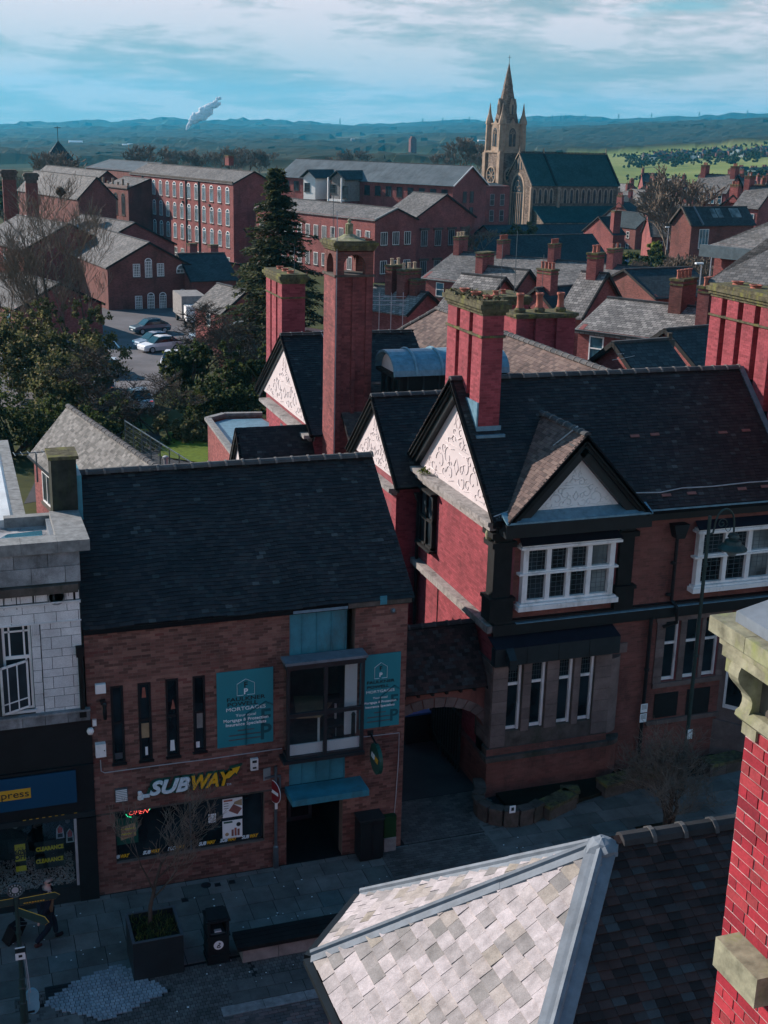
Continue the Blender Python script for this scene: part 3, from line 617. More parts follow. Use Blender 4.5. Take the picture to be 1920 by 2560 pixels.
# main shop sign
sx0,sz0=facept(368,1985,FY-.06);sx1,sz1=facept(575,1935,FY-.06);cx_,cz_=(sx0+sx1)/2,(sz0+sz1)/2
t=thing('shop_sign',(cx_,FY,cz_),'large white and yellow SUBWAY letters with an arrow over the shop window','shop sign')
def ltr(s,x,z,size,mat,dy,width,bold,nm):lettering(t,nm,s,x,FY-dy,z,size,mat,shear=.32,bold=bold,width=width,extrude=.02)
hs=.50
ax,az_=facept(415,1965,FY);bx,bz=facept(530,1946,FY)
for(s,x,mt,wd)in(('SUB',cx_-.52,'sub_white',1.02),('WAY',cx_+.49,'sub_yellow',1.05)):
    ltr(s,x,cz_,hs,'sub_green',.03,wd+.14,.055,'letter_backing');ltr(s,x,cz_,hs,mt,.075,wd,.018,'sign_letter')
ex=cx_+1.0;mbk=MB();y_=FY-.09
mbk.prism([(ex-.12,y_,cz_+.02),(ex+.02,y_,cz_+.02),(ex+.17,y_,cz_+.16),(ex+.21,y_,cz_+.11),(ex+.30,y_,cz_+.30),(ex+.09,y_,cz_+.27),(ex+.12,y_,cz_+.22),(ex+.0,y_,cz_+.12)],(0,.03,0));mbk.build('arrow','sub_yellow',t)
mbk=MB();y_=FY-.05;mbk.prism([(ex-.15,y_,cz_-.03),(ex+.05,y_,cz_-.03),(ex+.17,y_,cz_+.09),(ex+.21,y_,cz_+.03),(ex+.37,y_,cz_+.36),(ex+.03,y_,cz_+.32),(ex+.05,y_,cz_+.22),(ex-.08,y_,cz_+.18)],(0,.03,0));mbk.build('arrow_backing','sub_green',t)
ax_=cx_-1.05;y_=FY-.09;MB().prism([(ax_-.24,y_,cz_-.17),(ax_-.1,y_,cz_-.06),(ax_-.09,y_,cz_-.11),(ax_+.06,y_,cz_-.11),(ax_+.06,y_,cz_-.2),(ax_-.09,y_,cz_-.2),(ax_-.1,y_,cz_-.25)],(0,.03,0)).build('tail_arrow','sub_white',t)
lettering(t,'trademark','TM',cx_+1.02,FY-.02,cz_-.2,.09,'sub_white')
# projecting oval sign
x,z=facept(938,1892,FY-.45);x=facept(938,1892,FY-.45)[0];z=ony(938,1892,FY-.45)[2]
t=thing('blade_sign',(x,FY,z),'green oval SUBWAY sign projecting from the wall on a bracket','hanging sign')
ov=[(0,.47*math.cos(k*math.pi/12),.30*math.sin(k*math.pi/12))for k in range(24)]
MB().prism([(x-.05,FY-.55+q[1]*.85,z+q[2]*1.35)for q in ov],(.1,0,0)).build('board','sub_green',t)
lettering(t,'sign_letter','SUB',x-.055,FY-.41,z+.02,.2,'print_white',right=(0,-1,0),shear=.3,width=.27,bold=.01);lettering(t,'sign_letter','WAY',x-.055,FY-.69,z+.02,.2,'yellow',right=(0,-1,0),shear=.3,width=.27,bold=.01)
MB().bar((x,FY-.5,z+.38),(x,FY-.02,z+.45),.04).box(x-.08,x+.08,FY-.03,FY-.009,z+.35,z+.55).build('bracket','black',t)
# teal mortgage boards
def board(px0,py0,px1,py1,lab):
    xa,za=facept(px0,py0,FY-.03);xb,zb_=facept(px1,py1,FY-.03);y=FY-.035
    t=thing('sign_board',(xa,FY,zb_),lab,'sign board','teal mortgage sign boards on the brick shop')
    MB().box(xa,xb,y,FY-.01,zb_,za).build('board','teal_sign',t);w,h=xb-xa,za-zb_;cx=xa+w*.51;y-=.003
    q=MB();hx,hz,hw,hh=cx,za-h*.325,w*.155,h*.21
    for p0,p1 in(((-1,0),(-1,.72)),((-1,.72),(0,1)),((0,1),(1,.72)),((1,.72),(1,0)),((1,0),(.15,0)),((-1,0),(-.25,0))):
        q.bar((hx+p0[0]*hw,y,hz+p0[1]*hh),(hx+p1[0]*hw,y,hz+p1[1]*hh),.004,.035,up=(0,1,0))
    q.build('house_logo','print_white',t)
    lettering(t,'letter','F',hx,y,hz+hh*.62,w*.15,'print_dark',bold=.004);lettering(t,'letter','P',hx,y,hz+hh*.2,w*.15,'print_white',bold=.004)
    lettering(t,'lettering','FAULKNER',cx,y,za-h*.375,w*.10,'print_dark',bold=.002,width=w*.68);lettering(t,'lettering','POWELL',cx-w*.06,y,za-h*.44,w*.10,'print_dark',bold=.002,width=w*.54)
    lettering(t,'lettering','MORTGAGES',cx,y,za-h*.505,w*.095,'print_white',width=w*.70)
    lettering(t,'lettering','Your local',cx,y,za-h*.59,w*.075,'print_white',width=w*.36)
    lettering(t,'lettering','Mortgage & Protection',cx,y,za-h*.65,w*.08,'print_white',bold=.0015,width=w*.80);lettering(t,'lettering','Insurance Specialists',cx,y,za-h*.708,w*.08,'print_white',bold=.0015,width=w*.72)
    for k,ww in enumerate((.3,.62,.62)):
        MB().box(cx-w*ww/2,cx+w*ww/2,y,y+.001,za-h*(.80+k*.06),za-h*(.785+k*.06)).build('print_line','metal_grey',t)
    g=MB();gx,gz=xa+w*.86,zb_+h*.0;y2=FY-.0365
    for p0,p1 in(((-.35,0),(-.35,.42)),((-.35,.42),(0,.56)),((0,.56),(.14,.5))):g.bar((gx+p0[0]*w,y2,gz+p0[1]*h),(gx+p1[0]*w,y2,gz+p1[1]*h),.002,w*.07,up=(0,1,0))
    g.build('ghost_house','ghost',t)
    lettering(t,'ghost_letter','F',gx,y2,zb_+h*.34,w*.42,'ghost',bold=.012);lettering(t,'ghost_letter','P',gx,y2,zb_+h*.14,w*.42,'ghost',bold=.012)
board(541,1683,683,1853,'teal FAULKNER POWELL MORTGAGES board between the slit windows and the box window')
board(901,1640.5,997,1811,'teal FAULKNER POWELL MORTGAGES board right of the glass box window')
# small fittings
def fitting(nm,px0,py0,px1,py1,dep,mat,lab,cat):
    xa,za=facept(px0,py0,FY-dep);xb,zb_=facept(px1,py1,FY-dep)
    t=thing(nm,(xa,FY,zb_),lab,cat);m=MB().box(xa,xb,FY-dep,FY-.009,zb_,za);m.build('casing',mat,t);return t,xa,xb,zb_,za
t,xa,xb,za,zb_=fitting('alarm_box',238,1713,265,1733,.1,'print_white','white alarm box left above the first slit window','alarm box');MB().box(xa+.02,xb-.02,FY-.104,FY-.1,za+.03,zb_-.02).build('cover','white',t)
t,xa,xb,za,zb_=fitting('meter_box',239,1863,266,1892,.16,'white','white meter cabinet with a keyhole left of the slit windows','meter box');MB().lathe([(.015,0),(.015,.006)],(0,0,0),8).xf(wallmat(xb-.04,FY-.16,(za+zb_)/2)).build('lock','print_dark',t)
t,xa,xb,za,zb_=fitting('junction_box',231,1800,242,1815,.06,'white','small white junction box at the left edge of the brick wall','junction box');MB().box(xa+.02,xb-.02,FY-.064,FY-.06,za+.02,zb_-.02).build('cover','print_white',t)
x,z=facept(226,1828,FY-.15);t=thing('floodlight',(x,FY,z),'white globe floodlight at the left edge of the brick wall','floodlight');MB().lathe([(.0,-.09),(.06,-.08),(.09,0),(.06,.07),(.0,.08)],(x,FY-.14,z),10).build('lamp_head','white',t,smooth=True);MB().bar((x+.03,FY-.1,z),(x+.1,FY-.01,z),.04).build('bracket','metal_grey',t)
x,z=facept(259,1760,FY-.12);t=thing('wall_lamp',(x,FY,z),'black wall lamp left of the first slit window','wall lamp');MB().lathe([(.0,-.42),(.04,-.4),(.055,-.2),(.04,-.1),(.06,-.02),(.05,.05)],(x+.02,FY-.14,z),10).build('lamp_head','black',t,smooth=True);MB().bar((x-.08,FY-.13,z+.05),(x+.05,FY-.13,z+.07),.09,.1).bar((x,FY-.1,z+.03),(x,FY-.01,z+.03),.05).build('bracket','black',t)
t,xa,xb,za,zb_=fitting('air_vent',287,1973,320,2003,.04,'metal_grey','white louvred air vent left of the SUBWAY letters','air vent')
for k in range(7):MB().box(xa+.015,xb-.015,FY-.058,FY-.041,za+.03+k*(zb_-za-.05)/7,za+.055+k*(zb_-za-.05)/7).build('slat','white',t)
t,xa,xb,za,zb_=fitting('alarm_box',627,1899,646,1925,.09,'white','white alarm box with a black mark right of the SUBWAY arrow','alarm box');MB().box(xa+.04,xb-.04,FY-.094,FY-.09,zb_-.11,zb_-.04).box(xa+.05,xb-.05,FY-.094,FY-.09,za+.05,za+.1).build('mark','print_dark',t)
x,z=facept(350,1990,FY-.12);t=thing('security_camera',(x,FY,z),'small white security camera left of the SUBWAY letters','camera');MB().lathe([(.03,-.12),(.06,-.1),(.06,-.02),(.03,0),(.05,.02),(.055,.1),(.02,.12)],(x,FY-.1,z),10).build('housing','white',t);MB().bar((x,FY-.08,z+.02),(x,FY-.01,z+.02),.04).build('bracket','white',t)
x,z=facept(1746/2+0,1527,FY);x,z=facept(982,1526,FY);t=thing('wall_plate',(x,FY,z),'round metal wall vent high on the right of the brick shop','wall vent');MB().lathe([(.07,0),(.07,.02),(.05,.03)],(0,0,0),14).xf(wallmat(x,FY-.009,z)).build('disc','metal_grey',t);MB().lathe([(.035,0),(.03,.02)],(0,0,0),10).xf(wallmat(x+.01,FY-.035,z+.01)).build('hub','lead_blue',t)
pp=[(251,1900),(253,1928),(262,1932),(400,1913),(520,1898),(705,1871)];pts=[(*[ony(a,b,FY-.03)[0]],FY-.03,ony(a,b,FY-.03)[2])for a,b in pp]
t=thing('conduit',pts[0],'pale conduit pipe running along the brick wall under the slit windows','pipe');MB().tube(pts,.013).build('pipe_run','pipe_white',t)
pp=[(903,1843),(998,1832),(996,1900),(989,2000),(985,2040),(955,2045)];pts=[(ony(a,b,FY-.03)[0],FY-.03,ony(a,b,FY-.03)[2])for a,b in pp]
t=thing('conduit',pts[0],'pale conduit pipe running down the right end of the brick shop to the cabinet','pipe');MB().tube(pts,.013).build('pipe_run','pipe_white',t)
# cabinet and corner guard
a_,b_=onz(905,2147),onz(962,2150);t=thing('utility_cabinet',(9.35,27.6,0),'black metal street cabinet against the brick shop wall','cabinet')
MB().box(9.3,9.95,27.62,28.08,.06,1.2).box(9.33,9.92,27.66,28.06,0,.06).build('body','black',t);MB().box(9.27,9.98,27.59,28.09,1.2,1.25).build('lid','metal_dark',t)
for x in(9.33,9.645):MB().box(x,x+.28,27.605,27.62,.1,1.15).build('door','black',t)
t=thing('corner_guard',(10.3,27.95,0),'pale stone corner guard with green algae at the foot of the brick wall','wall guard');MB().box(10.08,10.42,27.9,28.09,0,.42).build('footing','coping',t);MB().box(10.08,10.42,27.92,28.09,.42,1.05).build('upper_block','green_algae',t)
# things standing behind the parapet: chimney stack at the left end of the roof
t=thing('chimney_stack',(2.2,30.2,9.),'dark rendered chimney stack between the white building and the tiled roof','chimney')
pa=onz(125,1295,9.2);pb=onz(180,1290,9.2)
MB().box(2.12,2.72,30.35,31.25,8.4,10.75).build('stack','soot_render',t);MB().box(2.06,2.78,30.3,31.3,10.75,10.83).build('cap','cap_moss',t)
MB().box(2.722,2.84,30.45,31.6,9.1,10.3).build('flashing','teal_panel',t)
t=thing('chimney_pot',(3.0,31.9,9.7),'metal flue pot with a dark cowl behind the tiled roof ridge','flue');q=ony(178,1172,32.4)
MB().lathe([(.07,-.5),(.07,.0),(.09,.02),(.09,.08)],(q[0],q[1],q[2]),12).build('flue_pipe','pipe_white',t);MB().lathe([(.3,-1.2),(.3,-.25),(.22,-.12),(.05,-.08)],(q[0]+.15,q[1]+.1,q[2]),12).build('cowl','black_bag',t)
# ================================================================== white faience building at the left
WY=28.02;WX0,WX1=-1.6,2.46
wb=thing('white_building',(WX0,WY,0),'white glazed stone building with flat wet roof and blue shop fascia','building')
wq=RY(4,1558,88,1773,WY);wz=lambda y,x=150:ony(x,y,WY)[2]
win_w=(wq[0]-.02,wq[1],wz(1772,80),wz(1557,40));shop=(.0,ony(195,2130,WY)[0],ony(190,2212,WY)[2],ony(185,2045,WY)[2])
mb=MB();wall_panel(mb,(0,WY,0),X_,Z_,-Y_,(WX0,WX1,4.9,9.2),[win_w],.3)
mb.box(WX1-.3,WX1,WY+.3,30.2,0,9.1).box(-18,WX0-.01,WY,40,0,9.3);mb.build('wall','joint',wb)  # last box: unseen block added far left to keep the street in shade
def blocks(rect,hs,bl,holes=(),mat='faience',proud=.012,j=.012,n=200):
    x0,x1,z0,z1=rect;out=[];z=z0;k=0
    while z<z1-.03:
        h=min(hs[k%len(hs)],z1-z)
        for(a,b)in intervals([(x0,z0),(x1,z0),(x1,z1),(x0,z1)],z+h/2,holes):
            x=a-bl*(.5 if k%2 else 0)
            while x<b:
                p,q=max(x,a),min(x+bl,b)
                if q-p>.04:out.append(((p+j/2,WY-proud,z+j/2),(q-p-j,0,0),(0,proud+.02,0),(0,0,h-j)))
                x+=bl
        z+=h;k+=1
    pieces(wb,'faience_block',out,mat,n)
zs,zm,zl,zc=5.12,wz(1555),wz(1478),wz(1458)
blocks((WX0,WX1-.02,zs,zm),(.2,.30),.46,[(win_w[0]-.22,win_w[1]+.22,zs,zm)])
blocks((win_w[1]+.005,win_w[1]+.21,zs,zm),(.3,),.4);blocks((WX0,WX1-.02,zm+.02,zl-.25),(.25,),.5);blocks((WX0,WX1-.02,zl-.22,zl),(.35,),.34)
blocks((WX0,WX1+.03,zc+.02,9.2),(.4,.36),.75,mat='faience_dirty',proud=.03)
mo=MB()
for k,(z,p,h)in enumerate(((zl-.27,.05,.03),(zl-.31,.03,.025),(zm,.035,.025))):mo.box(WX0,WX1,WY-p,WY+.02,z,z+h)
mo.build('moulding','faience',wb);MB().box(WX0,WX1-.05,WY-.16,WY+.02,zl,zc).build('cornice','stone_dark',wb)
q=facept(141,1492,WY-.02);MB().lathe([(.20,0),(.20,.03),(.17,.03),(.17,0)],(0,0,0),20).xf(wallmat(q[0],WY-.012,q[1]+.0)).build('roundel','faience_dirty',wb)
st=MB()
for i in range(16):
    x=rnd.uniform(WX0+1.8,WX1-.1);st.box(x,x+rnd.uniform(.01,.05),WY-.0135,WY-.011,zl-rnd.uniform(.1,.36),zl)
st.build('soot_streak','joint',wb,kind='stuff')
# sill band and coping
for k in range(8):
    x=WX0+k*.52;MB().box(x,min(x+.51,WX1+.1),WY-.12,WY-.0,wz(1803),wz(1803)+.24).build('sill_block','faience_dirty',wb)
MB().box(WX0,WX1+.1,WY-.16,WY,wz(1803)+.245,wz(1803)+.29).build('sill_course','faience_dirty',wb)
for x0,x1 in((-.5,.35),(.355,1.2),(1.205,2.0),(2.005,2.72)):MB().box(x0,x1,WY-.12,WY+(.42 if x1<2.3 else 1.0),9.2,9.47).build('coping_stone','coping',wb)
for y0,y1 in((29.03,29.75),(29.755,30.38)):MB().box(2.02,2.72,y0,y1,9.2,9.46).build('coping_stone','coping',wb)
t_=NT('rain_water',.02,.9);t_.col(t_.ramp(t_.noise(1.2,6,.6),[(.35,(.02,.09,.13)),(.62,(.045,.16,.22))]));M['water']=t_.m  # blue of the reflected sky put into the water's colour
MB().box(-1.5,2.02,WY+.4,30.6,9.0,9.1).build('roof','wet',wb)
MB().prism([(.9,28.75,9.103),(1.75,28.75,9.103),(1.8,30.0,9.103),(1.0,29.9,9.103),(.6,29.3,9.103)],(0,0,.003)).build('puddle','water',wb)
MB().prism([(.3,28.6,9.103),(.7,28.6,9.103),(.65,30.0,9.103),(.2,30.0,9.103)],(0,0,.003)).build('puddle','water',wb)
MB().box(.95,2.1,30.4,30.65,8.8,9.35).build('rear_kerb','coping',wb);MB().box(1.92,2.015,WY+.45,30.3,9.1,9.3).build('upstand','lead',wb)
a1,a2=onz(22,1300,9.3),onz(12,1125,9.3)
MB().prism([(a1[0]+.30,a1[1],9.12),(a1[0]+.05,a1[1],9.32),(a1[0]-.3,a1[1],9.3),(a1[0]-.3,a1[1],8.6),(a1[0]+.3,a1[1],8.6)],(0,a2[1]-a1[1],0)).build('parapet','faience',wb)
for k in range(9):
    y=a1[1]+k*.95;MB().box(a1[0]+.06,a1[0]+.42,y,y+.93,9.2,9.27).build('coping_stone','coping',wb)
MB().box(-1.6,a1[0]-.3,a1[1],a2[1]+2,8.9,9.0).build('rear_roof','wet',wb)
# upper window with an open casement
a,b,c,d=win_w;w=MB();y=WY+.06;t1=c+(d-c)*.58
w.box(a,a+.06,y,y+.06,c,d).box(b-.06,b,y,y+.06,c,d).box(a+.06,b-.06,y,y+.06,d-.05,d).box(a+.06,b-.06,y,y+.06,c,c+.05).box(a+.06,b-.06,y,y+.06,t1,t1+.08).box(a+.06,b-.06,y+.01,y+.04,d-.26,d-.22)
for f in(.25,.76):w.box(a+(b-a)*f-.02,a+(b-a)*f+.02,y+.01,y+.04,t1+.08,d-.05)
w.box(a+(b-a)*.8-.02,a+(b-a)*.8+.02,y+.01,y+.04,c+.05,t1)
ww=w.build('window','white',wb);MB().box(a+.06,b-.06,y+.03,y+.035,c+.05,d-.05).build('pane','glass',ww)
MB().box(a-.04,b+.05,WY-.06,WY+.06,c-.06,c).build('sill','faience',ww)
ow=MB();hx=b-.1;L=.72;ang=math.radians(28);ux=np.array([-math.cos(ang),-math.sin(ang),0]);o=np.array([hx,WY-.01,c+.06]);hh=t1-c-.08
for s0,s1 in((0,.05),(L-.05,L),(L*.38,L*.38+.03),(L*.72,L*.72+.03)):ow.obox(o+ux*s0,ux*(s1-s0),(ux[1]*.03,-ux[0]*.03,0),(0,0,hh))
for z0,z1 in((0,.05),(hh-.05,hh),(hh*.2,hh*.2+.03)):ow.obox(o+np.array([0,0,z0]),ux*L,(ux[1]*.032,-ux[0]*.032,0),(0,0,z1-z0))
wo=ow.build('open_casement','white',ww);MB().obox(o+(0,.01,.05),ux*L,(ux[1]*.004,-ux[0]*.004,0),(0,0,hh-.1)).build('casement_pane','glass_dull',ww)
pl=MB();
for k in range(4):pl.box(b+.01+k*.045,b+.035+k*.045,WY-.03,WY,d-.35,d-.03)
pl.build('fluted_panel','faience',wb)
# fascia, sign and shopfront
MB().box(WX0,WX1+.12,WY+.02,WY+.3,2.3,4.9).box(shop[1],WX1+.12,WY-.05,WY+.3,0,2.3).box(WX0,WX1+.12,WY-.06,WY+.02,ony(100,1935,WY)[2]+.05,ony(100,1935,WY)[2]+.11).build('fascia','black',wb)
bs=(WX0+.3,ony(190,1960,WY)[0],ony(192,2005,WY-.08)[2],ony(190,1925,WY-.08)[2]);t=thing('fascia_sign',(bs[0],WY,bs[2]),'deep blue fascia sign with the yellow Express panel','shop sign')
MB().box(bs[0],bs[1],WY-.09,WY-.061,bs[2],bs[3]).build('board','blue_sign',t)
q0,q1=ony(0,1990,WY-.09),ony(77,1982,WY-.09);zc_=(q1[2]+ony(77,1982,WY)[2])/2
zt_,zb2=ony(77,1969,WY-.09)[2],ony(78,1994,WY-.09)[2]
MB().box(q0[0]-.45,q1[0],WY-.094,WY-.09,zb2,zt_).build('panel','yellow',t);lettering(t,'lettering','Express',q1[0]-.52,WY-.097,(zt_+zb2)/2,.26,'print_dark',width=.94)
MB().box(WX0,shop[1],WY-.02,WY+.3,0,shop[2]).build('stall_riser','metal_dark',wb);MB().box(shop[1]-.06,shop[1],WY-.03,WY+.05,shop[2],shop[3]).build('shopfront_frame','pipe_white',wb)
MB().box(WX0,WX1+.1,WY-.04,WY+.3,shop[3],shop[3]+.14).build('shopfront_head','metal_dark',wb)
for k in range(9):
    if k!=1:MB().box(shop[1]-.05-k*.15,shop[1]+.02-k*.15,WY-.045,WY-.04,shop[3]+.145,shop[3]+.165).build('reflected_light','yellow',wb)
a=shop[0];MB().box(a-.05,a,WY-.02,WY+.05,shop[2],shop[3]).build('mullion','metal_dark',wb)
MB().box(a,shop[1]-.06,WY+.01,WY+.015,shop[2],shop[3]).build('shop_pane','clear_glass',wb);MB().box(WX0,a-.05,WY+.01,WY+.015,.05,shop[3]).build('door_pane','glass',wb)
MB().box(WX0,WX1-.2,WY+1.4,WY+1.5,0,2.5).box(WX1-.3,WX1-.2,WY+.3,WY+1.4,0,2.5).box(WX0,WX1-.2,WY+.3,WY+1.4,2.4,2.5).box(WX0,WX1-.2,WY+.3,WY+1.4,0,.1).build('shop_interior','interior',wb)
peb=[]
for i in range(2600):
    x,y=rnd.uniform(a,shop[1]-.08),rnd.uniform(WY+.04,WY+1.1);s=rnd.uniform(.018,.034)
    an=rnd.random()*3;ux=np.array([math.cos(an),math.sin(an),.2])*s;uy=np.array([-math.sin(an),math.cos(an),.1])*s*.8
    peb.append((np.array([x,y,shop[2]+.02+(y-WY)*.22+rnd.random()*.03]),ux,uy,np.array([-.1,-.1,1])*s*.7))
M['pebble']=pieces_mat('display_pebble',[(0,(.4,.37,.33)),(.6,(.8,.76,.70)),(1,(.6,.38,.3))],nz=4)
pieces(wb,'display_pebble',peb,'pebble',0,'display_pebbles')
def shopposter(px0,py0,px1,py1,lab,y=WY+.06):
    xa,za=facept(px0,py0,y);xb,zb_=facept(px1,py1,y);t=thing('window_poster',(xa,y,zb_),lab,'poster');return t,xa,xb,zb_,za,y
t,xa,xb,za,zb_,y=shopposter(36,2113,67,2176,'yellow poster reading 60% OFF in the blue shop window');H=zb_-za
MB().box(xa,xb,y,y+.006,za+H*.38,zb_).box(xa,xb,y,y+.006,za,za+H*.2).build('yellow_sheet','lime',t);MB().box(xa,xb,y,y+.006,za+H*.2,za+H*.38).build('black_band','print_dark',t)
cx=(xa+xb)/2;lettering(t,'lettering','UP TO',cx,y-.004,zb_-H*.15,.07,'print_dark',width=.15);lettering(t,'lettering','60%',cx,y-.004,zb_-H*.30,.19,'print_dark',width=.29,bold=.006);lettering(t,'lettering','OFF',cx,y-.004,zb_-H*.47,.19,'print_dark',width=.29,bold=.006)
for i,(py0,py1)in enumerate(((2107,2133),(2137,2163))):
    t,xa,xb,za,zb_,y=shopposter(86,py0,162,py1,('upper' if i==0 else 'lower')+' black banner reading CLEARANCE in the shop window')
    MB().box(xa,xb,y,y+.006,za,zb_).build('sheet','print_dark',t);lettering(t,'lettering','CLEARANCE',(xa+xb)/2,y-.004,(za+zb_)/2,.15,'lime',width=(xb-xa)*.93,bold=.008)
for i,(px,py)in enumerate(((150,2080),(175,2090))):
    x,z=facept(px,py,WY+.4);t=thing('gift_set',(x,WY+.4,z-.2),('left' if i==0 else 'right')+' red and white gift set hanging at the top of the shop window','gift set')
    MB().prism([(x-.1,WY+.4,z-.18),(x+.1,WY+.4,z-.18),(x+.08,WY+.4,z+.08),(x,WY+.4,z+.18),(x-.08,WY+.4,z+.08)],(0,.06,0)).build('card','print_white',t)
    MB().prism([(x-.05,WY+.39,z-.02),(x+.05,WY+.39,z-.02),(x+.06,WY+.39,z+.1),(x,WY+.39,z+.18),(x-.06,WY+.39,z+.1)],(0,.008,0)).build('bow','gift_red',t);MB().box(x-.06,x+.06,WY+.39,WY+.398,z-.14,z-.04).build('label_print','print_dark',t)
    M['neon_red']=M['neon_red']
for(px,py)in((38,2067),(169,2053)):
    x,z=facept(px,py,WY+.3);t=thing('ceiling_spot',(x,WY+.3,z),('left' if px<100 else 'right')+' pale round spotlight at the top of the shop window','spotlight');MB().lathe([(.03,-.04),(.055,-.02),(.055,.03),(.02,.05)],(x,WY+.3,z),12).build('lamp_head','glass_pale',t)
t=thing('drainpipe',(2.5,WY-.1,5.5),'sooty iron drainpipe with a hopper between the white and the brick buildings','drainpipe');q=ony(203,1700,WY-.06)
MB().tube([(q[0],WY-.08,5.15),(q[0],WY-.08,6.7)],.055,8).box(q[0]-.09,q[0]+.09,WY-.16,WY,6.6,6.85).box(q[0]-.08,q[0]+.08,WY-.15,WY,5.05,5.2).build('downpipe','timber',t)
def antenna(base,h,yaw,n,label,L=1.1,group='television aerials'):
    b=np.array(base,float);t=thing('tv_aerial',base,label,'aerial',group);MB().tube([b,b+(0,0,h)],.022,5).build('mast','metal_grey',t)
    d=np.array([math.cos(yaw),math.sin(yaw),0]);e=np.array([-d[1],d[0],0]);m=MB().tube([b+(0,0,h)-d*L/2,b+(0,0,h)+d*L/2],.014,4)
    for k in range(n):c_=b+(0,0,h)+d*(k/(n-1)-.5)*L;m.tube([c_-e*.2,c_+e*.2],.009,4)
    m.build('yagi','metal_grey',t);return t
q=ony(94,1205,33.0);antenna((q[0],33.,q[2]),.8,.1,7,'grey television aerial behind the wet white roof')
def chimney_pots(root,pts,mat='pot',r=.11,h=.42,nm='chimney_pot',nn=10):
    key=('pot',mat,r,h)
    if key not in UNIT:UNIT[key]=MB().lathe([(r*1.15,0),(r*1.1,h*.12),(r*.9,h*.2),(r*.85,h*.8),(r*1.1,h*.86),(r*1.1,h),(r*.8,h),(r*.78,h*.6)],(0,0,0),nn).mesh(nm,mat,True)
    for p in pts:obj(nm,UNIT[key],root,mat=Matrix.Translation(Vector(p)))
def brick_stack(root,x0,x1,y0,y1,z0,z1,mat='brick_red',nind=120,recess_w=(),recess_s=(),mort='mortar_red',bl=.225,bh=.075,allsides=True,rd=.12):
    """rectangular stack with real bricks on its left (-X) and camera (-Y) faces; recess_* are (a,b) intervals set back"""
    mb=MB();xr=x0+rd if recess_w else x0;yr=y0+rd if recess_s else y0
    mb.box(xr,x1,yr,y1,z0,z1)
    def gaps(a,b,rec):
        segs=[];p=a
        for r0,r1 in rec:segs.append((p,r0));p=r1
        segs.append((p,b));return segs
    out=[]
    if recess_w:
        for a,b in gaps(y0,y1,recess_w):mb.box(x0,xr+.01,a,b,z0,z1);out+=brick_boxes((x0,a,z0),-Y_,Z_,-X_,[(-(b-a),0),(0,0),(0,z1-z0),(-(b-a),z1-z0)],bl=bl,bh=bh)
        for a,b in recess_w:out+=brick_boxes((xr,a,z0),-Y_,Z_,-X_,[(-(b-a),0),(0,0),(0,z1-z0),(-(b-a),z1-z0)],bl=bl,bh=bh)
        for a,b in recess_w:out+=brick_boxes((x0,b,z0),X_,Z_,-Y_,[(0,0),(rd,0),(rd,z1-z0),(0,z1-z0)],bl=bl,bh=bh)
    else:out+=brick_boxes((x0,y0,z0),-Y_,Z_,-X_,[(-(y1-y0),0),(0,0),(0,z1-z0),(-(y1-y0),z1-z0)],bl=bl,bh=bh)
    if recess_s:
        for a,b in gaps(x0,x1,recess_s):mb.box(a,b,y0,yr+.01,z0,z1);out+=brick_boxes((a,y0,z0),X_,Z_,-Y_,[(0,0),(b-a,0),(b-a,z1-z0),(0,z1-z0)],bl=bl,bh=bh)
        for a,b in recess_s:out+=brick_boxes((a,yr,z0),X_,Z_,-Y_,[(0,0),(b-a,0),(b-a,z1-z0),(0,z1-z0)],bl=bl,bh=bh)
        for a,b in recess_s:out+=brick_boxes((b,y0,z0),-Y_,Z_,-X_,[(-rd,0),(0,0),(0,z1-z0),(-rd,z1-z0)],bl=bl,bh=bh)
    else:out+=brick_boxes((x0,y0,z0),X_,Z_,-Y_,[(0,0),(x1-x0,0),(x1-x0,z1-z0),(0,z1-z0)],bl=bl,bh=bh)
    mb.build('stack_core',mort,root);pieces(root,'brick',out,mat,nind)
def capped(root,x0,x1,y0,y1,z,mat='cap_moss',steps=((.03,.09),(.09,.10),(.15,.13),(.08,.09)),name='cap_course'):
    for e,h in steps:
        MB().box(x0-e,x1+e,y0-e,y1+e,z,z+h).build(name,mat,root);z+=h
    return z
# ================================================================== main red brick building
MY,MX=30.2,14.0
mn=thing('red_brick_building',(MX,MY,0),'large red brick building with black timber bands, plaster gables and dark tiled roofs','building')
w1=RY(1305,1367,1520,1480,MY);w2=(ony(1743,1326,MY)[0],ony(1743,1326,MY)[0]+(w1[1]-w1[0])*.95,w1[2],w1[3]+.02)
zS0,zS1=4.95,5.4
stx=[RY(1272,1672,1312,1822,MY-.3),RY(1332,1657,1368,1813,MY-.3),RY(1401,1649,1432,1804,MY-.3),RY(1455,1641,1487,1798,MY-.3)]
zw0=np.mean([q[2]for q in stx]);zw1=np.mean([q[3]for q in stx]);stx=[(q[0],q[0]+.44,zw0,zw1)for q in stx]
gx=[(ony(px,1640,MY)[0],ony(px,1640,MY)[0]+.5,ony(1689,1700,MY)[2],ony(1660,1555,MY)[2])for px in(1657,1710,1757)]
dk=[RY(1637,1735,1689,1787,MY),RY(1718,1723,1768,1779,MY)]
XE=27.
mb=MB();wall_panel(mb,(0,MY,0),X_,Z_,-Y_,(MX,XE,0,8.35),[(w1[0]+.05,w1[1]-.05,w1[2]+.02,w1[3]-.02),(w2[0]+.05,w2[1]-.05,w2[2]+.02,w2[3]-.02)]+gx,.35)
SW=(onx(1043,1235,MX)[1],onx(1074,1368,MX)[1]);
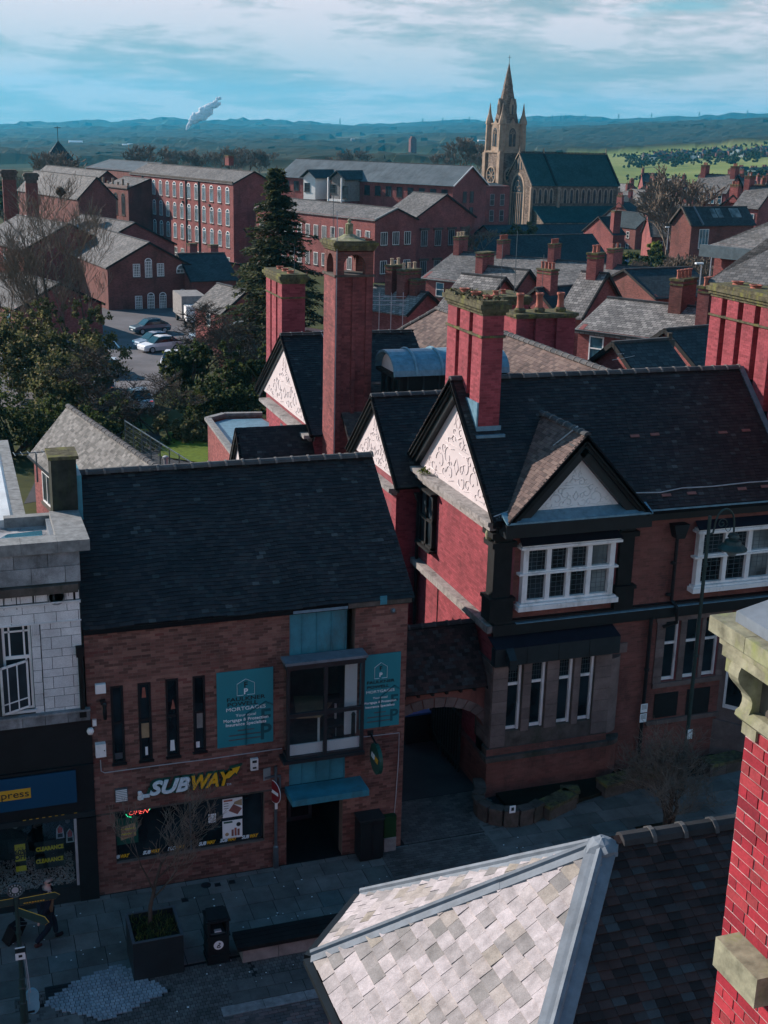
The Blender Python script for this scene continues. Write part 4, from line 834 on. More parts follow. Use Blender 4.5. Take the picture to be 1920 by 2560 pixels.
# left (sunlit) flank
mb.box(MX+.001,MX+.35,MY+.35,36.6,0,8.35);mb.prism([(MX+.001,MY,8.3),(MX+.001,36.5,8.3),(MX+.001,33.3,11.45)],(.3,0,0));mb.build('wall','mortar_red',mn)
fb=brick_boxes((0,MY,0),X_,Z_,-Y_,[(MX,0),(XE,0),(XE,8.3),(MX,8.3)],[(w1[0]-.05,w1[1]+.05,w1[2]-.15,w1[3]+.3),(w2[0]-.05,w2[1]+.05,w2[2]-.15,w2[3]+.3),(MX,MX+.55,zS1,8.3),(17.75,18.35,zS1,8.3),(MX,50,zS0,zS1),(MX,18.0,.9,4.0)]+gx,bl=.225,bh=.072)
pieces(mn,'brick',fb,'brick_face',200)
sb=brick_boxes((MX,MY,0),-Y_,Z_,-X_,[(-6.4,0),(0,0),(0,8.35),(-6.4,8.35)],[(-.45,0,zS1,8.3),(-6.4,0,zS0+.1,zS1-.05)],bl=.225,bh=.072)
pieces(mn,'side_brick',sb,'brick_red',100)
# string course front and side
MB().box(MX-.1,XE,MY-.24,MY-.0,zS0+.12,zS1-.08).box(MX-.04,XE,MY-.16,MY-.0,zS0,zS0+.12).box(MX-.06,XE,MY-.18,MY-.0,zS1-.08,zS1).build('string_course','black',mn)
MB().box(MX+.6,XE,MY-.28,MY-.06,zS1-.085,zS1-.06).build('lead_flashing','lead_blue',mn)
MB().box(MX-.26,MX-.0,MY-.2,36.35,zS0+.16,zS1-.1).box(MX-.16,MX-.0,MY+.0,36.35,zS0+.04,zS0+.16).build('side_string_course','sill',mn)
# eaves cornice
zE=8.36
MB().box(MX-.2,XE,MY-.36,MY,zE-.12,zE+.06).box(MX-.1,XE,MY-.22,MY,zE-.32,zE-.12).build('cornice','black',mn)
MB().box(18.5,XE,MY-.44,MY-.34,zE+.04,zE+.09).build('gutter','lead_blue',mn)
MB().box(MX-.4,MX,MY-.2,36.6,zE-.1,zE+.02).box(MX-.3,MX,MY-.1,36.5,zE-.26,zE-.1).box(MX-.2,MX,MY,36.5,zE-.38,zE-.26).build('gable_ledge','sill',mn)
# pilasters
for nm,x0,x1 in(('corner_pilaster',MX-.13,MX+.42),('pilaster',17.82,18.28)):
    MB().box(x0,x1,MY-.13,MY+(.32 if x0<15 else 0),zS1,zE-.3).box(x0-.08,x1+.08,MY-.2,MY+(.4 if x0<15 else 0),zS1,zS1+.62).box(x0-.12,x1+.12,MY-.25,MY+(.44 if x0<15 else 0),zS1+.62,zS1+.72).box(x0-.1,x1+.1,MY-.22,MY+(.42 if x0<15 else 0),zE-.75,zE-.6).box(x0-.14,x1+.14,MY-.27,MY+(.45 if x0<15 else 0),zE-.45,zE-.3).build(nm,'timber',mn)
# carved figure under the corner
cf=MB().lathe([(.03,0),(.1,.05),(.13,.2),(.09,.32),(.12,.42),(.05,.5)],(MX-.18,MY+.15,zE-.62),8);cf.build('carved_bracket','stone_moss',mn,smooth=True)
def mull_window(q,nx,nz,lights_lead=True,tr=.53,nm='window'):
    a,b,c,d=q;w=MB();y0,y1=MY-.2,MY+.02;m=.07
    w.box(a-.02,a+.14,y0,y1,c,d).box(b-.14,b+.02,y0,y1,c,d);xs=[a+.14+(b-a-.28)*k/nx for k in range(nx+1)]
    for x in xs[1:-1]:w.box(x-m,x+m,y0+.02,y1,c,d)
    zt=c+(d-c)*tr
    for k in range(nx):w.box(xs[k]+(m if k else 0),xs[k+1]-(m if k<nx-1 else 0),y0+.02,y1,zt-.05,zt+.06).box(xs[k]+(m if k else 0),xs[k+1]-(m if k<nx-1 else 0),y0+.02,y1,c,c+.07).box(xs[k]+(m if k else 0),xs[k+1]-(m if k<nx-1 else 0),y0+.02,y1,d-.08,d)
    wo=w.build(nm,'white',mn)
    MB().box(a-.16,b+.16,y0-.14,y1-.02,d,d+.07).box(a-.1,b+.1,y0-.08,y1-.02,d+.07,d+.12).box(a-.06,b+.06,y0-.04,y1-.02,d-.03,d-.0).build('window_head','white',wo)
    MB().prism([(a-.16,y0-.14,d+.122),(b+.16,y0-.14,d+.122),(b+.1,MY-.01,d+.30),(a-.1,MY-.01,d+.30)],(0,0,.02)).build('lead_hood','cloth_dark',wo)
    MB().box(a-.1,b+.1,y0-.08,y1-.03,c-.06,c-.002).box(a-.16,b+.16,y0-.14,y1-.03,c-.2,c-.06).build('sill','white',wo)
    MB().box(a-.14,b+.14,y0-.04,y1-.02,zt-.03,zt+.03).build('transom','white',wo)
    for k in range(nx):
        for(z0,z1)in((c+.07,zt-.05),(zt+.06,d-.08)):
            MB().box(xs[k]+.03,xs[k+1]-.03,MY-.06,MY-.055,z0,z1).build('pane','glass' if k<nx-1 else 'glass_pale',wo)
            l=MB();wd=xs[k+1]-xs[k];nn=4
            for i in range(1,4):x=xs[k]+wd*i/4;l.box(x-.006,x+.006,MY-.068,MY-.062,z0,z1)
            for i in range(1,nn+1):z=z0+(z1-z0)*i/(nn+1);l.box(xs[k]+.05,xs[k+1]-.05,MY-.069,MY-.0625,z-.006,z+.006)
            l.build('leading','metal_grey',wo)
mull_window(w1,4,2);mull_window(w2,3,2)
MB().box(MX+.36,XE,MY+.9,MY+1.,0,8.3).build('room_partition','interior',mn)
# roofs -------------------------------------------------------------
RZm,RYm=11.72,33.3;ezm,eym=zE+.1,MY-.42
pit=math.atan2(RZm-ezm,RYm-eym);us=np.array([0,math.cos(pit),math.sin(pit)]);rn=np.array([0,-math.sin(pit),math.cos(pit)]);SL=(RYm-eym)/math.cos(pit)
VX=MX-.35;XR=23.45
AP=ony(1460,1085,MY-.5);GX,GZ=AP[0],AP[2];gl,gr=ony(1273,1279,MY-.5)[0]-.05,ony(1611,1276,MY-.5)[0]+.05
GY=eym+(GZ-ezm)/math.tan(pit)
gs=GY-(MY-.75)
MB().prism([(VX,eym,ezm-.02),(VX,RYm,RZm-.02),(VX,36.9,ezm-.02),(VX,36.9,ezm-.16),(VX,RYm,RZm-.18),(VX,eym,ezm-.16)],(XE-VX,0,0)).build('roof_deck','tile_base',mn)
def pl(u,v):return(u,v)
# triangular area hidden under the front gable is left out
ti=tile_boxes((0,eym,ezm),X_,us,rn,[(VX,0),(gl,0),(GX,SL*(GZ-ezm)/(RZm-ezm)),(gr,0),(XR,0),(XR,SL),(VX,SL)],tw=.172,g=.108,jit=.006)
rt=[p for k,p in enumerate(ti)]
pieces(mn,'roof_tile',rt,'tile_dark',200)
tb=tile_boxes((0,36.9,ezm),-X_,np.array([0,-us[1],us[2]]),np.array([0,-rn[1],rn[2]]),[(-XR,0),(-VX,0),(-VX,SL),(-XR,SL)],tw=.3,g=.2)
pieces(mn,'rear_tile',tb,'tile_brown',0,'rear_tiles')
ridge_tiles(mn,(VX,RYm,RZm),(XR,RYm,RZm),'ridge',.46,.125)
# replacement terracotta tiles
for(px,py)in((1589,1093),(1639,1089),(1809,1084),(1867,1079),(1668,1241),(1731,1236),(1857,1225),(1915,1219)):
    q=ray(px,py);p0=np.array([0,eym,ezm])+rn*.05;tt=(rn@(p0-CAMP))/(rn@q);pt=CAMP+q*tt
    MB().obox(pt-X_*.16,X_*.3,us*.09,rn*.012).build('bare_tile','rust',mn)
q0,q1=onz(1597,1232,8.9),None
def onroof(px,py,off=.06):q=ray(px,py);p0=np.array([0,eym,ezm])+rn*off;return CAMP+q*((rn@(p0-CAMP))/(rn@q))
t=thing('roof_cable',onroof(1600,1233),'pale cable clipped along the lower edge of the dark tiled roof','cable');MB().tube([onroof(*p)for p in((1590,1232),(1650,1231),(1705,1220),(1780,1216),(1870,1206),(1930,1202))],.018,5).build('cable_run','pipe_white',t)
# front gable
fyg=MY-.72;hz=GZ;el=ezm-.05
def slope_tiles(A,B,C,D,mat,nind,tw=.172,g=.108,name='gable_tile',root=mn,**kw):
    """A,B eave ends (A->B is along), D above A, C above B"""
    A,B,C,D=(np.array(p,float)for p in(A,B,C,D));u=B-A;L=np.linalg.norm(u);u/=L;v=(D-A)-u*((D-A)@u);v/=np.linalg.norm(v);n=np.cross(u,v)
    if n[2]<0:n=-n
    poly=[(0,0),(L,0),((C-A)@u,(C-A)@v),((D-A)@u,(D-A)@v)]
    tl_=tile_boxes(A,u,v,n,poly,tw=tw,g=g,**kw)
    pieces(root,name,tl_,mat,nind);
    return MB().prism([A-n*.01,B-n*.01,C-n*.01,D-n*.01],-n*.08).build('roof_deck','tile_base',root)
slope_tiles((gl-.05,eym+.03,ezm),(gl-.05,fyg,ezm),(GX,fyg,GZ),(GX,GY,GZ),'tile_brown',120)  # left slope takes the paler tile: sunlight put into its colour
slope_tiles((gr+.05,fyg,ezm),(gr+.05,eym,ezm),(GX,GY,GZ),(GX,fyg,GZ),'tile_dark',60)
ridge_tiles(mn,(GX,fyg,GZ+.01),(GX,GY+.15,GZ+.01),'ridge',.4,.11)
MB().lathe([(.09,0),(.09,.04),(.03,.1)],(GX,GY+.2,GZ),8).build('ridge_cap','lead',mn)
MB().tube([(gl+.9,fyg+1.9,ezm+.95),(gl+1.45,fyg+1.25,ezm+1.55),(GX,fyg+.6,GZ+.13)],.02,5).tube([(gl+.9,fyg+1.9,ezm+.95),(gl+.55,fyg+2.1,ezm+1.0),(gl+.15,fyg+2.6,ezm+2.0)],.02,5).build('lead_cable','pipe_white',mn)
# bargeboards and plaster triangle (front)
def gable_face(apex,fl,fr,n,plmat,relmat,bw=.34,inset=.5,lowz=.12,vergemat='timber',root=mn,pattern=True,rot=1,outer=None):
    """apex, feet: world points on the verge plane; n outward; pediment is set back by inset"""
    apex,fl,fr,n=(np.array(p,float)for p in(apex,fl,fr,n));u=fr-fl;L=np.linalg.norm(u);u/=L;up=Z_
    def board(p,q,w0,w1,dn,th,mat,nm):
        d=q-p;d/=np.linalg.norm(d);s=np.cross(n,d);s=s if s[2]<0 else-s
        MB().prism([p+s*w0-n*dn,q+s*w0-n*dn,q+s*w1-n*dn,p+s*w1-n*dn],-n*th).build(nm,mat,root)
    for f in(fl,fr):
        board(f,apex,.02,.13,0,.07,vergemat,'bargeboard');board(f,apex,.10,.22,.06,.08,vergemat,'barge_moulding');board(f,apex,.20,bw,.14,inset-.14,'black','soffit')
        board(f,apex,-.03,.01,-.02,.1,'tile_base','verge_tile')
    slope=(apex[2]-fl[2])/(L/2);k=bw/math.cos(math.atan(slope));a2=apex-Z_*k*1.0-n*inset;hw=(a2[2]-(fl[2]+lowz))/slope
    c0=(fl+fr)/2;c0=np.array([c0[0],c0[1],fl[2]+lowz])-n*inset;a2=np.array([c0[0],c0[1],a2[2]])
    P0,P1=c0-u*hw,c0+u*hw;MB().prism([P0,P1,a2],-n*.05).build('plaster_panel',plmat,root)
    if pattern:
        h=a2[2]-P0[2];m=MB();r=.0045*h/2+.0045;q=lambda x,z:c0+u*(x*hw)+Z_*(z*h)+n*.01
        def curl(cx,cz,R,a0,turns,flip):
            pts=[]
            for i in range(18):
                s=i/17;a=a0+flip*turns*2*math.pi*s;rr=R*(1-.8*s);pts.append(q(cx+rr*math.cos(a)/hw*h,cz+rr*math.sin(a)))
            m.tube(pts,r,5)
        for sg in(-1,1):
            for cx_,cz_,R_,tu in((.30,.12,.07,.9),(.52,.06,.045,.8),(.33,.38,.07,.9),(.14,.24,.06,.9),(.45,.33,.05,.8),(.07,.62,.05,.8),(.70,.16,.05,.8),(.2,.50,.05,.8)):curl(sg*cx_,cz_,R_,1.1*sg,tu,sg)
            curl(sg*.42,.20,.13,math.pi/2*(1-sg),.9,sg);curl(sg*.22,.30,.11,math.pi/2,1.0,-sg);curl(sg*.60,.12,.08,0,.9,sg);curl(sg*.16,.13,.10,math.pi,.9,sg);curl(sg*.10,.52,.07,0,.8,-sg)
            m.tube([q(sg*.05,.08),q(sg*.2,.04),q(sg*.36,.08),q(sg*.5,.05),q(sg*.72,.06)],r*.8,5);m.tube([q(sg*.06,.42),q(sg*.16,.40),q(sg*.3,.42)],r*.8,5)
            m.tube([q(sg*.84,.04),q(sg*.76,.13),q(sg*.70,.04),q(sg*.84,.04)],r*.6,4);m.tube([q(sg*.02,.66),q(sg*.07,.74),q(sg*.03,.83)],r*.7,4)
        m.tube([q(-.3,.46),q(.28,.46)],r*.6,4);m.tube([q(-.16,.52),q(-.08,.58),q(.02,.55),q(.12,.6),(q(.18,.53))],r*1.3,5);m.tube([q(-.06,.24),q(0,.16),q(.06,.24),q(0,.34),q(-.06,.24)],r,5);m.tube([q(-.1,.68),q(0,.78),q(.08,.68)],r*.6,4)
        m.build('plaster_relief',relmat,root,smooth=True)
    return c0,hw
gable_face((GX,fyg,GZ),(gl-.05,fyg,ezm-.02),(gr+.05,fyg,ezm-.02),(0,-1,0),'plaster_grey','relief_grey',bw=.46,inset=.42,lowz=.18)
MB().prism([(gl-.1,fyg-.02,ezm+.02),(gr+.1,fyg-.02,ezm+.02),(gr+.1,fyg+.42,ezm+.2),(gl-.1,fyg+.42,ezm+.2)],(0,0,-.05)).build('gable_lead','lead_blue',mn)
MB().box(gl-.1,gr+.1,fyg-.0,MY-.1,ezm-.42,ezm-.05).build('gable_cornice','black',mn)
# side gable
gable_face((VX,RYm,RZm+.02),(VX,36.85,ezm),(VX,eym-.0,ezm),(-1,0,0),'plaster','relief',bw=.40,inset=.33,lowz=-.07)
MB().tube([(VX+.05,eym+.1,ezm+.12),(VX+.9,eym+.25,ezm+.3),(VX+1.4,eym+.7,ezm+.75)],.02,5).build('lead_cable','pipe_white',mn)
ct=MB()
for k in range(60):x,y,z=MX+rnd.uniform(-.25,.15),MY-rnd.uniform(.1,.4),zE+rnd.uniform(.1,.2);s=rnd.uniform(.02,.05);ct.box(x,x+s,y,y+s,z,z+s)
ct.build('broken_glass_litter','lead',mn,kind='stuff')
q=onx(1060,1178,MX-.3);t=thing('moss_tuft',q,'small green moss tuft on the ledge of the sunlit side gable','moss');
m=MB()
for k in range(80):
    p=np.array(q)+nrs.normal(0,.07,3)*(1,1.4,.6);m.quad(p,p+nrs.normal(0,.04,3),p+nrs.normal(0,.04,3)+(0,0,.05))
M['moss']=plain('green_moss',(.10,.14,.02),.95,.1);m.build('moss_clump','moss',t)
# side window (dark casement on the sunlit wall)
def side_window(X,ya,yb,z0,z1,mat='timber',root=mn,recess=False,mull=1,hood=True):
    w=MB();p=.16 if not recess else-.1
    w.box(X-p,X+.02,ya,ya+.08,z0,z1).box(X-p,X+.02,yb-.08,yb,z0,z1).box(X-p,X+.02,ya,yb,z0,z0+.07).box(X-p,X+.02,ya,yb,z1-.07,z1).box(X-p-.01,X+.02,ya,yb,(z0+z1)/2-.05,(z0+z1)/2+.05)
    for k in range(1,mull+1):yy=ya+(yb-ya)*k/(mull+1);w.box(X-p,X+.02,yy-.05,yy+.05,z0,z1)
    wo=w.build('window',mat,root)
    MB().box(X-p+.07,X-p+.075,ya+.05,yb-.05,z0+.05,z1-.05).build('pane','glass_dull',wo)
    if hood:MB().box(X-p-.12,X,ya-.1,yb+.1,z1,z1+.07).box(X-p-.1,X,ya-.08,yb+.08,z0-.08,z0).build('hood_and_sill',mat if mat!='white' else 'sill',wo)
    return wo
side_window(MX,34.75,35.9,6.0,7.8)
# stone bay of the ground floor
bx0,bx1,by=MX-.05,17.75,MY-.3
mb=MB();wall_panel(mb,(0,by,0),X_,Z_,-Y_,(bx0,bx1,1.5,4.15),[(a,b,zw0,zw1)for a,b,_,_ in stx],.3);mb.box(bx0,bx0+.3,by+.3,MY+.8,1.5,4.15);mb.build('stone_bay','stone_dark',mn)
qb=[]
for(x0,x1)in((bx0,stx[0][0]-.01),(stx[3][1]+.02,bx1)):
    z=1.55;k=0
    while z<4.1:
        h=.36;s=.1 if k%2 else 0;qb.append(((x0+.004,by-.02,z),(x1-x0-.008,0,0),(0,.03,0),(0,0,min(h,4.13-z)-.012)));z+=h;k+=1
for i in range(3):
    a,b=stx[i][1]+.03,stx[i+1][0]-.03
    z=zw0-.05
    while z<zw1:qb.append(((a,by-.03,z),(b-a,0,0),(0,.035,0),(0,0,.36)));z+=.37
x=bx0
while x<bx1:qb.append(((x,by-.04,zw1+.02),(.7,0,0),(0,.045,0),(0,0,.3)));x+=.712
for k in range(8):qb.append(((bx0-.02,by+.02+.4*(k%2)*0,1.55+k*.32),(.03,0,0),(0,.9,0),(0,0,.31)))
pieces(mn,'stone_block',qb,'stone',120)
for(a,b,c,d)in stx:
    w=MB();y=by+.12;w.box(a,a+.05,y,y+.06,c,d).box(b-.07,b,y-.06,y+.06,c,d).box(a+.05,b-.07,y,y+.06,c,c+.09).box(a+.05,b-.07,y,y+.06,d-.05,d).box(a+.05,b-.07,y-.01,y+.05,c+(d-c)*.68,c+(d-c)*.72)
    wo=w.build('sash_window','white',mn);MB().box(a+.05,b-.07,y+.03,y+.035,c+.09,d-.05).build('pane','glass',wo)
    l=MB();zt=c+(d-c)*.72
    for i in range(1,4):l.box(a+.05+(b-a-.12)*i/4-.004,a+.05+(b-a-.12)*i/4+.004,y+.022,y+.028,zt,d-.05);l.box(a+.05,b-.07,y+.021,y+.027,zt+(d-zt)*i/4-.004,zt+(d-zt)*i/4+.004)
    l.build('leading','metal_grey',wo)
pln=MB();pln.box(bx0-.1,bx1,by-.1,MY+.0,0,1.15).box(bx0-.1,bx0+.2,MY,MY+6,0,1.15);arc=[(bx1+.55*math.sin(k*math.pi/16),by-.1+.55*(1-math.cos(k*math.pi/16)))for k in range(9)]
pln.prism([(x,y,0)for x,y in arc]+[(bx1,by+.5,0)],(0,0,1.15));pln.build('plinth','brick_face',mn)
pb=brick_boxes((0,by-.1,0),X_,Z_,-Y_,[(bx0-.1,0),(bx1,0),(bx1,1.15),(bx0-.1,1.15)],bh=.072);pb+=brick_boxes((0,by-.03,1.3),X_,Z_,-Y_,[(bx0-.1,0),(bx1,0),(bx1,.22),(bx0-.1,.22)],bh=.072)
pb+=brick_boxes((bx0-.1,MY,0),-Y_,Z_,-X_,[(-3,0),(.4,0),(.4,1.15),(-3,1.15)],bh=.072);pieces(mn,'plinth_brick',pb,'brick_face',80)
MB().box(bx0-.16,bx1,by-.16,MY,1.15,1.3).box(bx0-.1,bx1,by-.03,MY,1.3,1.52).prism([(x+.03,y-.05,1.15)for x,y in arc]+[(bx1,by+.5,1.15)],(0,0,.14)).build('plinth_band','stone_dark',mn)
rp=MB();arc2=[(bx1+.5*math.sin(k*math.pi/16),by+.5*(1-math.cos(k*math.pi/16)))for k in range(9)];rp.prism([(x,y,1.5)for x,y in arc2]+[(bx1,by+.5,1.5)],(0,0,2.4));rp.build('curved_corner','stone',mn,smooth=False)
# dark fascia board over the bay
f0,f1=ony(1240,1632,by-.3)[0],ony(1553,1590,by-.3)[0]
MB().box(f0,f1,by-.28,by-.02,4.2,4.72).build('fascia_box','metal_dark',mn);MB().prism([(f0,by-.28,4.722),(f1,by-.28,4.722),(f1,MY-.005,4.9),(f0,MY-.005,4.9)],(0,0,.02)).build('fascia_lead','cloth_dark',mn)
for k in range(1,4):x=f0+(f1-f0)*k/4;MB().box(x-.01,x+.01,by-.29,by-.28,4.22,4.7).build('fascia_joint','black',mn)
x,z=ony(1278,1637,by-.4)[0],ony(1278,1637,by-.4)[2];t=thing('wall_lantern',(x,by-.3,z),'dark green wall lantern hanging at the left end of the black fascia','lantern')
MB().prism([(x-.12,by-.6,z-.1),(x+.1,by-.6,z-.1),(x+.1,by-.3,z+.15),(x-.12,by-.3,z+.15)],(0,0,-.3)).build('lantern_body','metal_dark',t);MB().bar((x,by-.35,z+.1),(x,by-.25,z+.1),.05).build('bracket','black',t)
# second ground floor window group
for(a,b,c,d)in gx:
    w=MB();y=MY+.12;w.box(a,a+.05,y,y+.06,c,d).box(b-.06,b,y-.04,y+.06,c,d).box(a+.05,b-.06,y,y+.06,c,c+.1).box(a+.05,b-.06,y,y+.06,d-.05,d).box(a+.05,b-.06,y-.01,y+.05,c+(d-c)*.6,c+(d-c)*.64)
    wo=w.build('sash_window','white',mn);MB().box(a+.05,b-.06,y+.03,y+.035,c+.1,d-.05).build('pane','glass',wo)
a,c,d=gx[0][0],gx[0][2],gx[0][3];e=gx[2][1];q=[]
for i in range(2):
    p,r=gx[i][1]+.02,gx[i+1][0]-.02
    z=c
    while z<d:q.append(((p,MY-.04,z),(r-p,0,0),(0,.05,0),(0,0,.37)));z+=.38
for(xa,xb)in((a-.3,a-.01),(e+.01,e+.3)):
    z=c-.1;k=0
    while z<d:q.append(((xa-(.0 if k%2 else .0),MY-.04,z),(xb-xa,0,0),(0,.05,0),(0,0,.3)));z+=.31;k+=1
q.append(((a-.35,MY-.06,d+.02),(e-a+.7,0,0),(0,.07,0),(0,0,.32)));q.append(((a-.3,MY-.08,c-.16),(e-a+.6,0,0),(0,.1,0),(0,0,.15)))
q.append(((a-.4,MY-.08,dk[0][2]-.2),(e-a+1.6,0,0),(0,.1,0),(0,0,.14)))
pieces(mn,'stone_block',q,'stone',60)
for(a,b,c,d)in dk:MB().box(a,b,MY-.03,MY-.009,c,d).build('cellar_hatch','black',mn)
# canted bay at the right edge
cx0=ony(1800,1700,MY-.02)[0]
MB().prism([(cx0,MY-.005,.9),(cx0+.75,MY-.9,.9),(cx0+2.6,MY-.9,.9),(cx0+2.6,MY-.005,.9)],(0,0,3.2)).prism([(cx0-.1,MY-.006,0),(cx0+.7,MY-1,0),(cx0+2.6,MY-1,0),(cx0+2.6,MY-.006,0)],(0,0,1.3)).build('canted_bay','stone',mn)
dd=np.array([.75,-.895,0]);dd/=np.linalg.norm(dd);nn_=np.array([-.77,-.64,0]);o_=np.array([cx0+.12,MY-.15,1.75])+nn_*.02
MB().obox(o_,dd*.75,nn_*.05,Z_*1.6).build('sash_window','white',mn);MB().obox(o_+dd*.08+Z_*.14,dd*.6,nn_*.06,Z_*1.4).build('bay_pane','glass',mn)
# pipes
def downpipe(pts,r,lab,mat='black',hopper=None):
    t=thing('downpipe',pts[0],lab,'drainpipe');m=MB().tube(pts,r,8)
    for i in range(3):
        f=np.array(pts[0],float)*(1-i/3)+np.array(pts[-1],float)*i/3;m.lathe([(r*1.4,0),(r*1.4,.07)],f,8)
    m.build('pipe',mat,t)
    if hopper:x,y,z,s=hopper;MB().prism([(x-s*.5,y,z),(x+s*.5,y,z),(x+s,y,z+s*1.6),(x-s,y,z+s*1.6)],(0,-s*1.2,0)).build('hopper',mat,t)
    return t
hx=ony(1697,1300,MY-.1)[0];downpipe([(hx+.0,MY-.12,7.6),(hx+.0,MY-.12,zS1+.1),(hx+.08,MY-.35,zS1-.1),(hx+.1,MY-.35,zS0-.1),(hx-.2,MY-.12,zS0-.3)],.055,'black rainwater pipe with a hopper between the two white first floor windows',hopper=(hx,MY-.01,7.45,.26))
gx_=ony(1613,1700,MY-.1)[0];dp=downpipe([(gx_,MY-.13,zS0-.0),(gx_,MY-.13,.0)],.06,'black rainwater pipe right of the curved stone bay');
for i,(py0,py1)in enumerate(((1760,1781),(1784,1805))):
    za,zb_=ony(1608,py0,MY-.2)[2],ony(1608,py1,MY-.2)[2];t=thing('notice',(gx_,MY-.2,zb_),('upper' if i==0 else 'lower')+' pale notice sheet tied to the black rainwater pipe','notice');MB().box(gx_-.13,gx_+.1,MY-.21,MY-.2,zb_,za).build('sheet','print_white',t)
    m=MB();
    for k in range(4):m.box(gx_-.1,gx_+.07,MY-.2125,MY-.211,za-.05-k*.04,za-.035-k*.04)
    m.build('print_line','metal_grey',t)
downpipe([(MX-.12,36.1,7.3),(MX-.12,36.1,.3)],.055,'black drainpipe in the corner between the sunlit side wall and the set-back wing',hopper=(MX-.15,36.05,7.3,.16))
downpipe([(MX-.1,36.35-1.2*0-.0,5.0),(MX-.1,36.35,1)],.03,'thin drainpipe beside the corner drainpipe of the side wall')
ya=onx(1172,1600,MX-.1)[1];downpipe([(MX-.1,ya,4.3),(MX-.1,ya,2.5)],.05,'short pair pipe above the arch roof on the sunlit wall, farther one',hopper=(MX-.1,ya+.05,4.2,.1));downpipe([(MX-.1,ya-.38,4.25),(MX-.1,ya-.38,2.5)],.05,'short pair pipe above the arch roof on the sunlit wall, nearer one')
yc=onx(1095,1500,MX)[1];t=thing('wall_cable',(MX,yc,4),'thin black cable down the sunlit side wall','cable');MB().tube([(MX-.02,yc,zS0),(MX-.02,yc,.5)],.014,5).build('cable_run','black',t)
# ---- second gabled wing
X2=13.2;y2a,y2b=36.3,41.9;AY2,AZ2=38.35,10.25;V2=12.95;e2=7.75
g2=thing('gabled_wing',(X2,y2a,0),'red brick wing with plaster gable behind the tall three shaft chimney','building wing')
MB().box(X2,20,y2a,41.0,0,e2-.1).prism([(X2+.01,y2a,e2-.15),(X2+.01,41.,e2-.15),(X2+.01,AY2,AZ2-.2)],(.3,0,0)).build('wall','mortar_red',g2)
wq=onx(973,1237,X2),onx(1008,1335,X2);wy0,wy1=36.75,38.1;wz0,wz1=6.0,7.05
sb=brick_boxes((X2,y2a,0),-Y_,Z_,-X_,[(-4.7,0),(0,0),(0,e2-.3),(-4.7,e2-.3)],[(-(wy1-y2a),-(wy0-y2a),wz0,wz1)],bh=.072)+brick_boxes((X2,y2a,0),X_,Z_,-Y_,[(0,0),(.8,0),(.8,e2),(0,e2)],bh=.072)
pieces(g2,'brick',sb,'brick_red',60)
side_window(X2,wy0,wy1,wz0,wz1,'timber',g2,True,1,False);MB().box(X2-.12,X2,wy0-.1,wy1+.1,wz0-.08,wz0).build('sill','sill',g2)
side_window(X2,39.2,40.1,6.3,7.4,'white',g2,True,1,False)
MB().box(X2-.3,X2,y2a-.1,41.0,e2-.2,e2-.06).box(X2-.18,X2,y2a-.05,41.0,e2-.3,e2-.2).build('gable_ledge','sill',g2)
gable_face((V2,AY2,AZ2),(V2,2*AY2-35.7,e2+.1),(V2,35.7,e2+.1),(-1,0,0),'plaster','relief',bw=.32,inset=.19,lowz=.1,root=g2)
XB2=16.2
slope_tiles((V2,35.7,e2+.08),(XB2+1,35.7,e2+.08),(XB2+1,AY2,AZ2),(V2,AY2,AZ2),'tile_dark',60,root=g2,name='roof_tile');slope_tiles((XB2+1,2*AY2-35.7,e2+.08),(V2,2*AY2-35.7,e2+.08),(V2,AY2,AZ2),(XB2+1,AY2,AZ2),'tile_dark',0,tw=.3,g=.2,root=g2,name='rear_tile')
ridge_tiles(g2,(V2,AY2,AZ2),(XB2,AY2,AZ2),'ridge',.46,.12)
# ---- third gabled wing
X3=12.85;V3=12.6;AY3,AZ3=48.85,10.65;y3a,e3=44.7,7.55
g3=thing('gabled_wing',(X3,y3a,0),'far red brick wing with plaster gable left of the tall brick tower chimney','building wing')
yb3=2*AY3-y3a-1.3
MB().box(X3,20,y3a,yb3,0,e3-.1).prism([(X3+.01,y3a,e3-.15),(X3+.01,yb3,e3-.15),(X3+.01,AY3,AZ3-.3)],(.3,0,0)).build('wall','mortar_red',g3)
sb=brick_boxes((X3,y3a,0),-Y_,Z_,-X_,[(-(yb3-y3a),0),(0,0),(0,e3-.3),(-(yb3-y3a),e3-.3)],bh=.075);sb+=brick_boxes((X3,y3a,0),X_,Z_,-Y_,[(0,0),(3,0),(3,e3),(0,e3)],bh=.075);pieces(g3,'brick',sb,'brick_red',40)
q=onx(706,1078,X3);MB().box(X3-.03,X3-.009,q[1]-.25,q[1]+.25,q[2]-.35,q[2]+.3).build('vent_window','metal_grey',g3)
MB().box(X3-.45,X3,y3a-.2,yb3,e3-.15,e3-.02).box(X3-.2,X3,y3a-.1,yb3,e3-.28,e3-.15).build('gable_ledge','sill',g3)
gable_face((V3,AY3,AZ3),(V3,2*AY3-44.35,e3+.05),(V3,44.35,e3+.05),(-1,0,0),'plaster','relief',bw=.42,inset=.19,lowz=.1,root=g3)
slope_tiles((V3,44.35,e3),(18.3,44.35,e3),(18.3,AY3,AZ3),(V3,AY3,AZ3),'tile_dark',40,root=g3,name='roof_tile');slope_tiles((18.3,2*AY3-44.35,e3),(V3,2*AY3-44.35,e3),(V3,AY3,AZ3),(18.3,AY3,AZ3),'tile_dark',0,tw=.3,g=.2,root=g3,name='rear_tile')
ridge_tiles(g3,(V3,AY3,AZ3),(18.2,AY3,AZ3),'ridge',.46,.12)
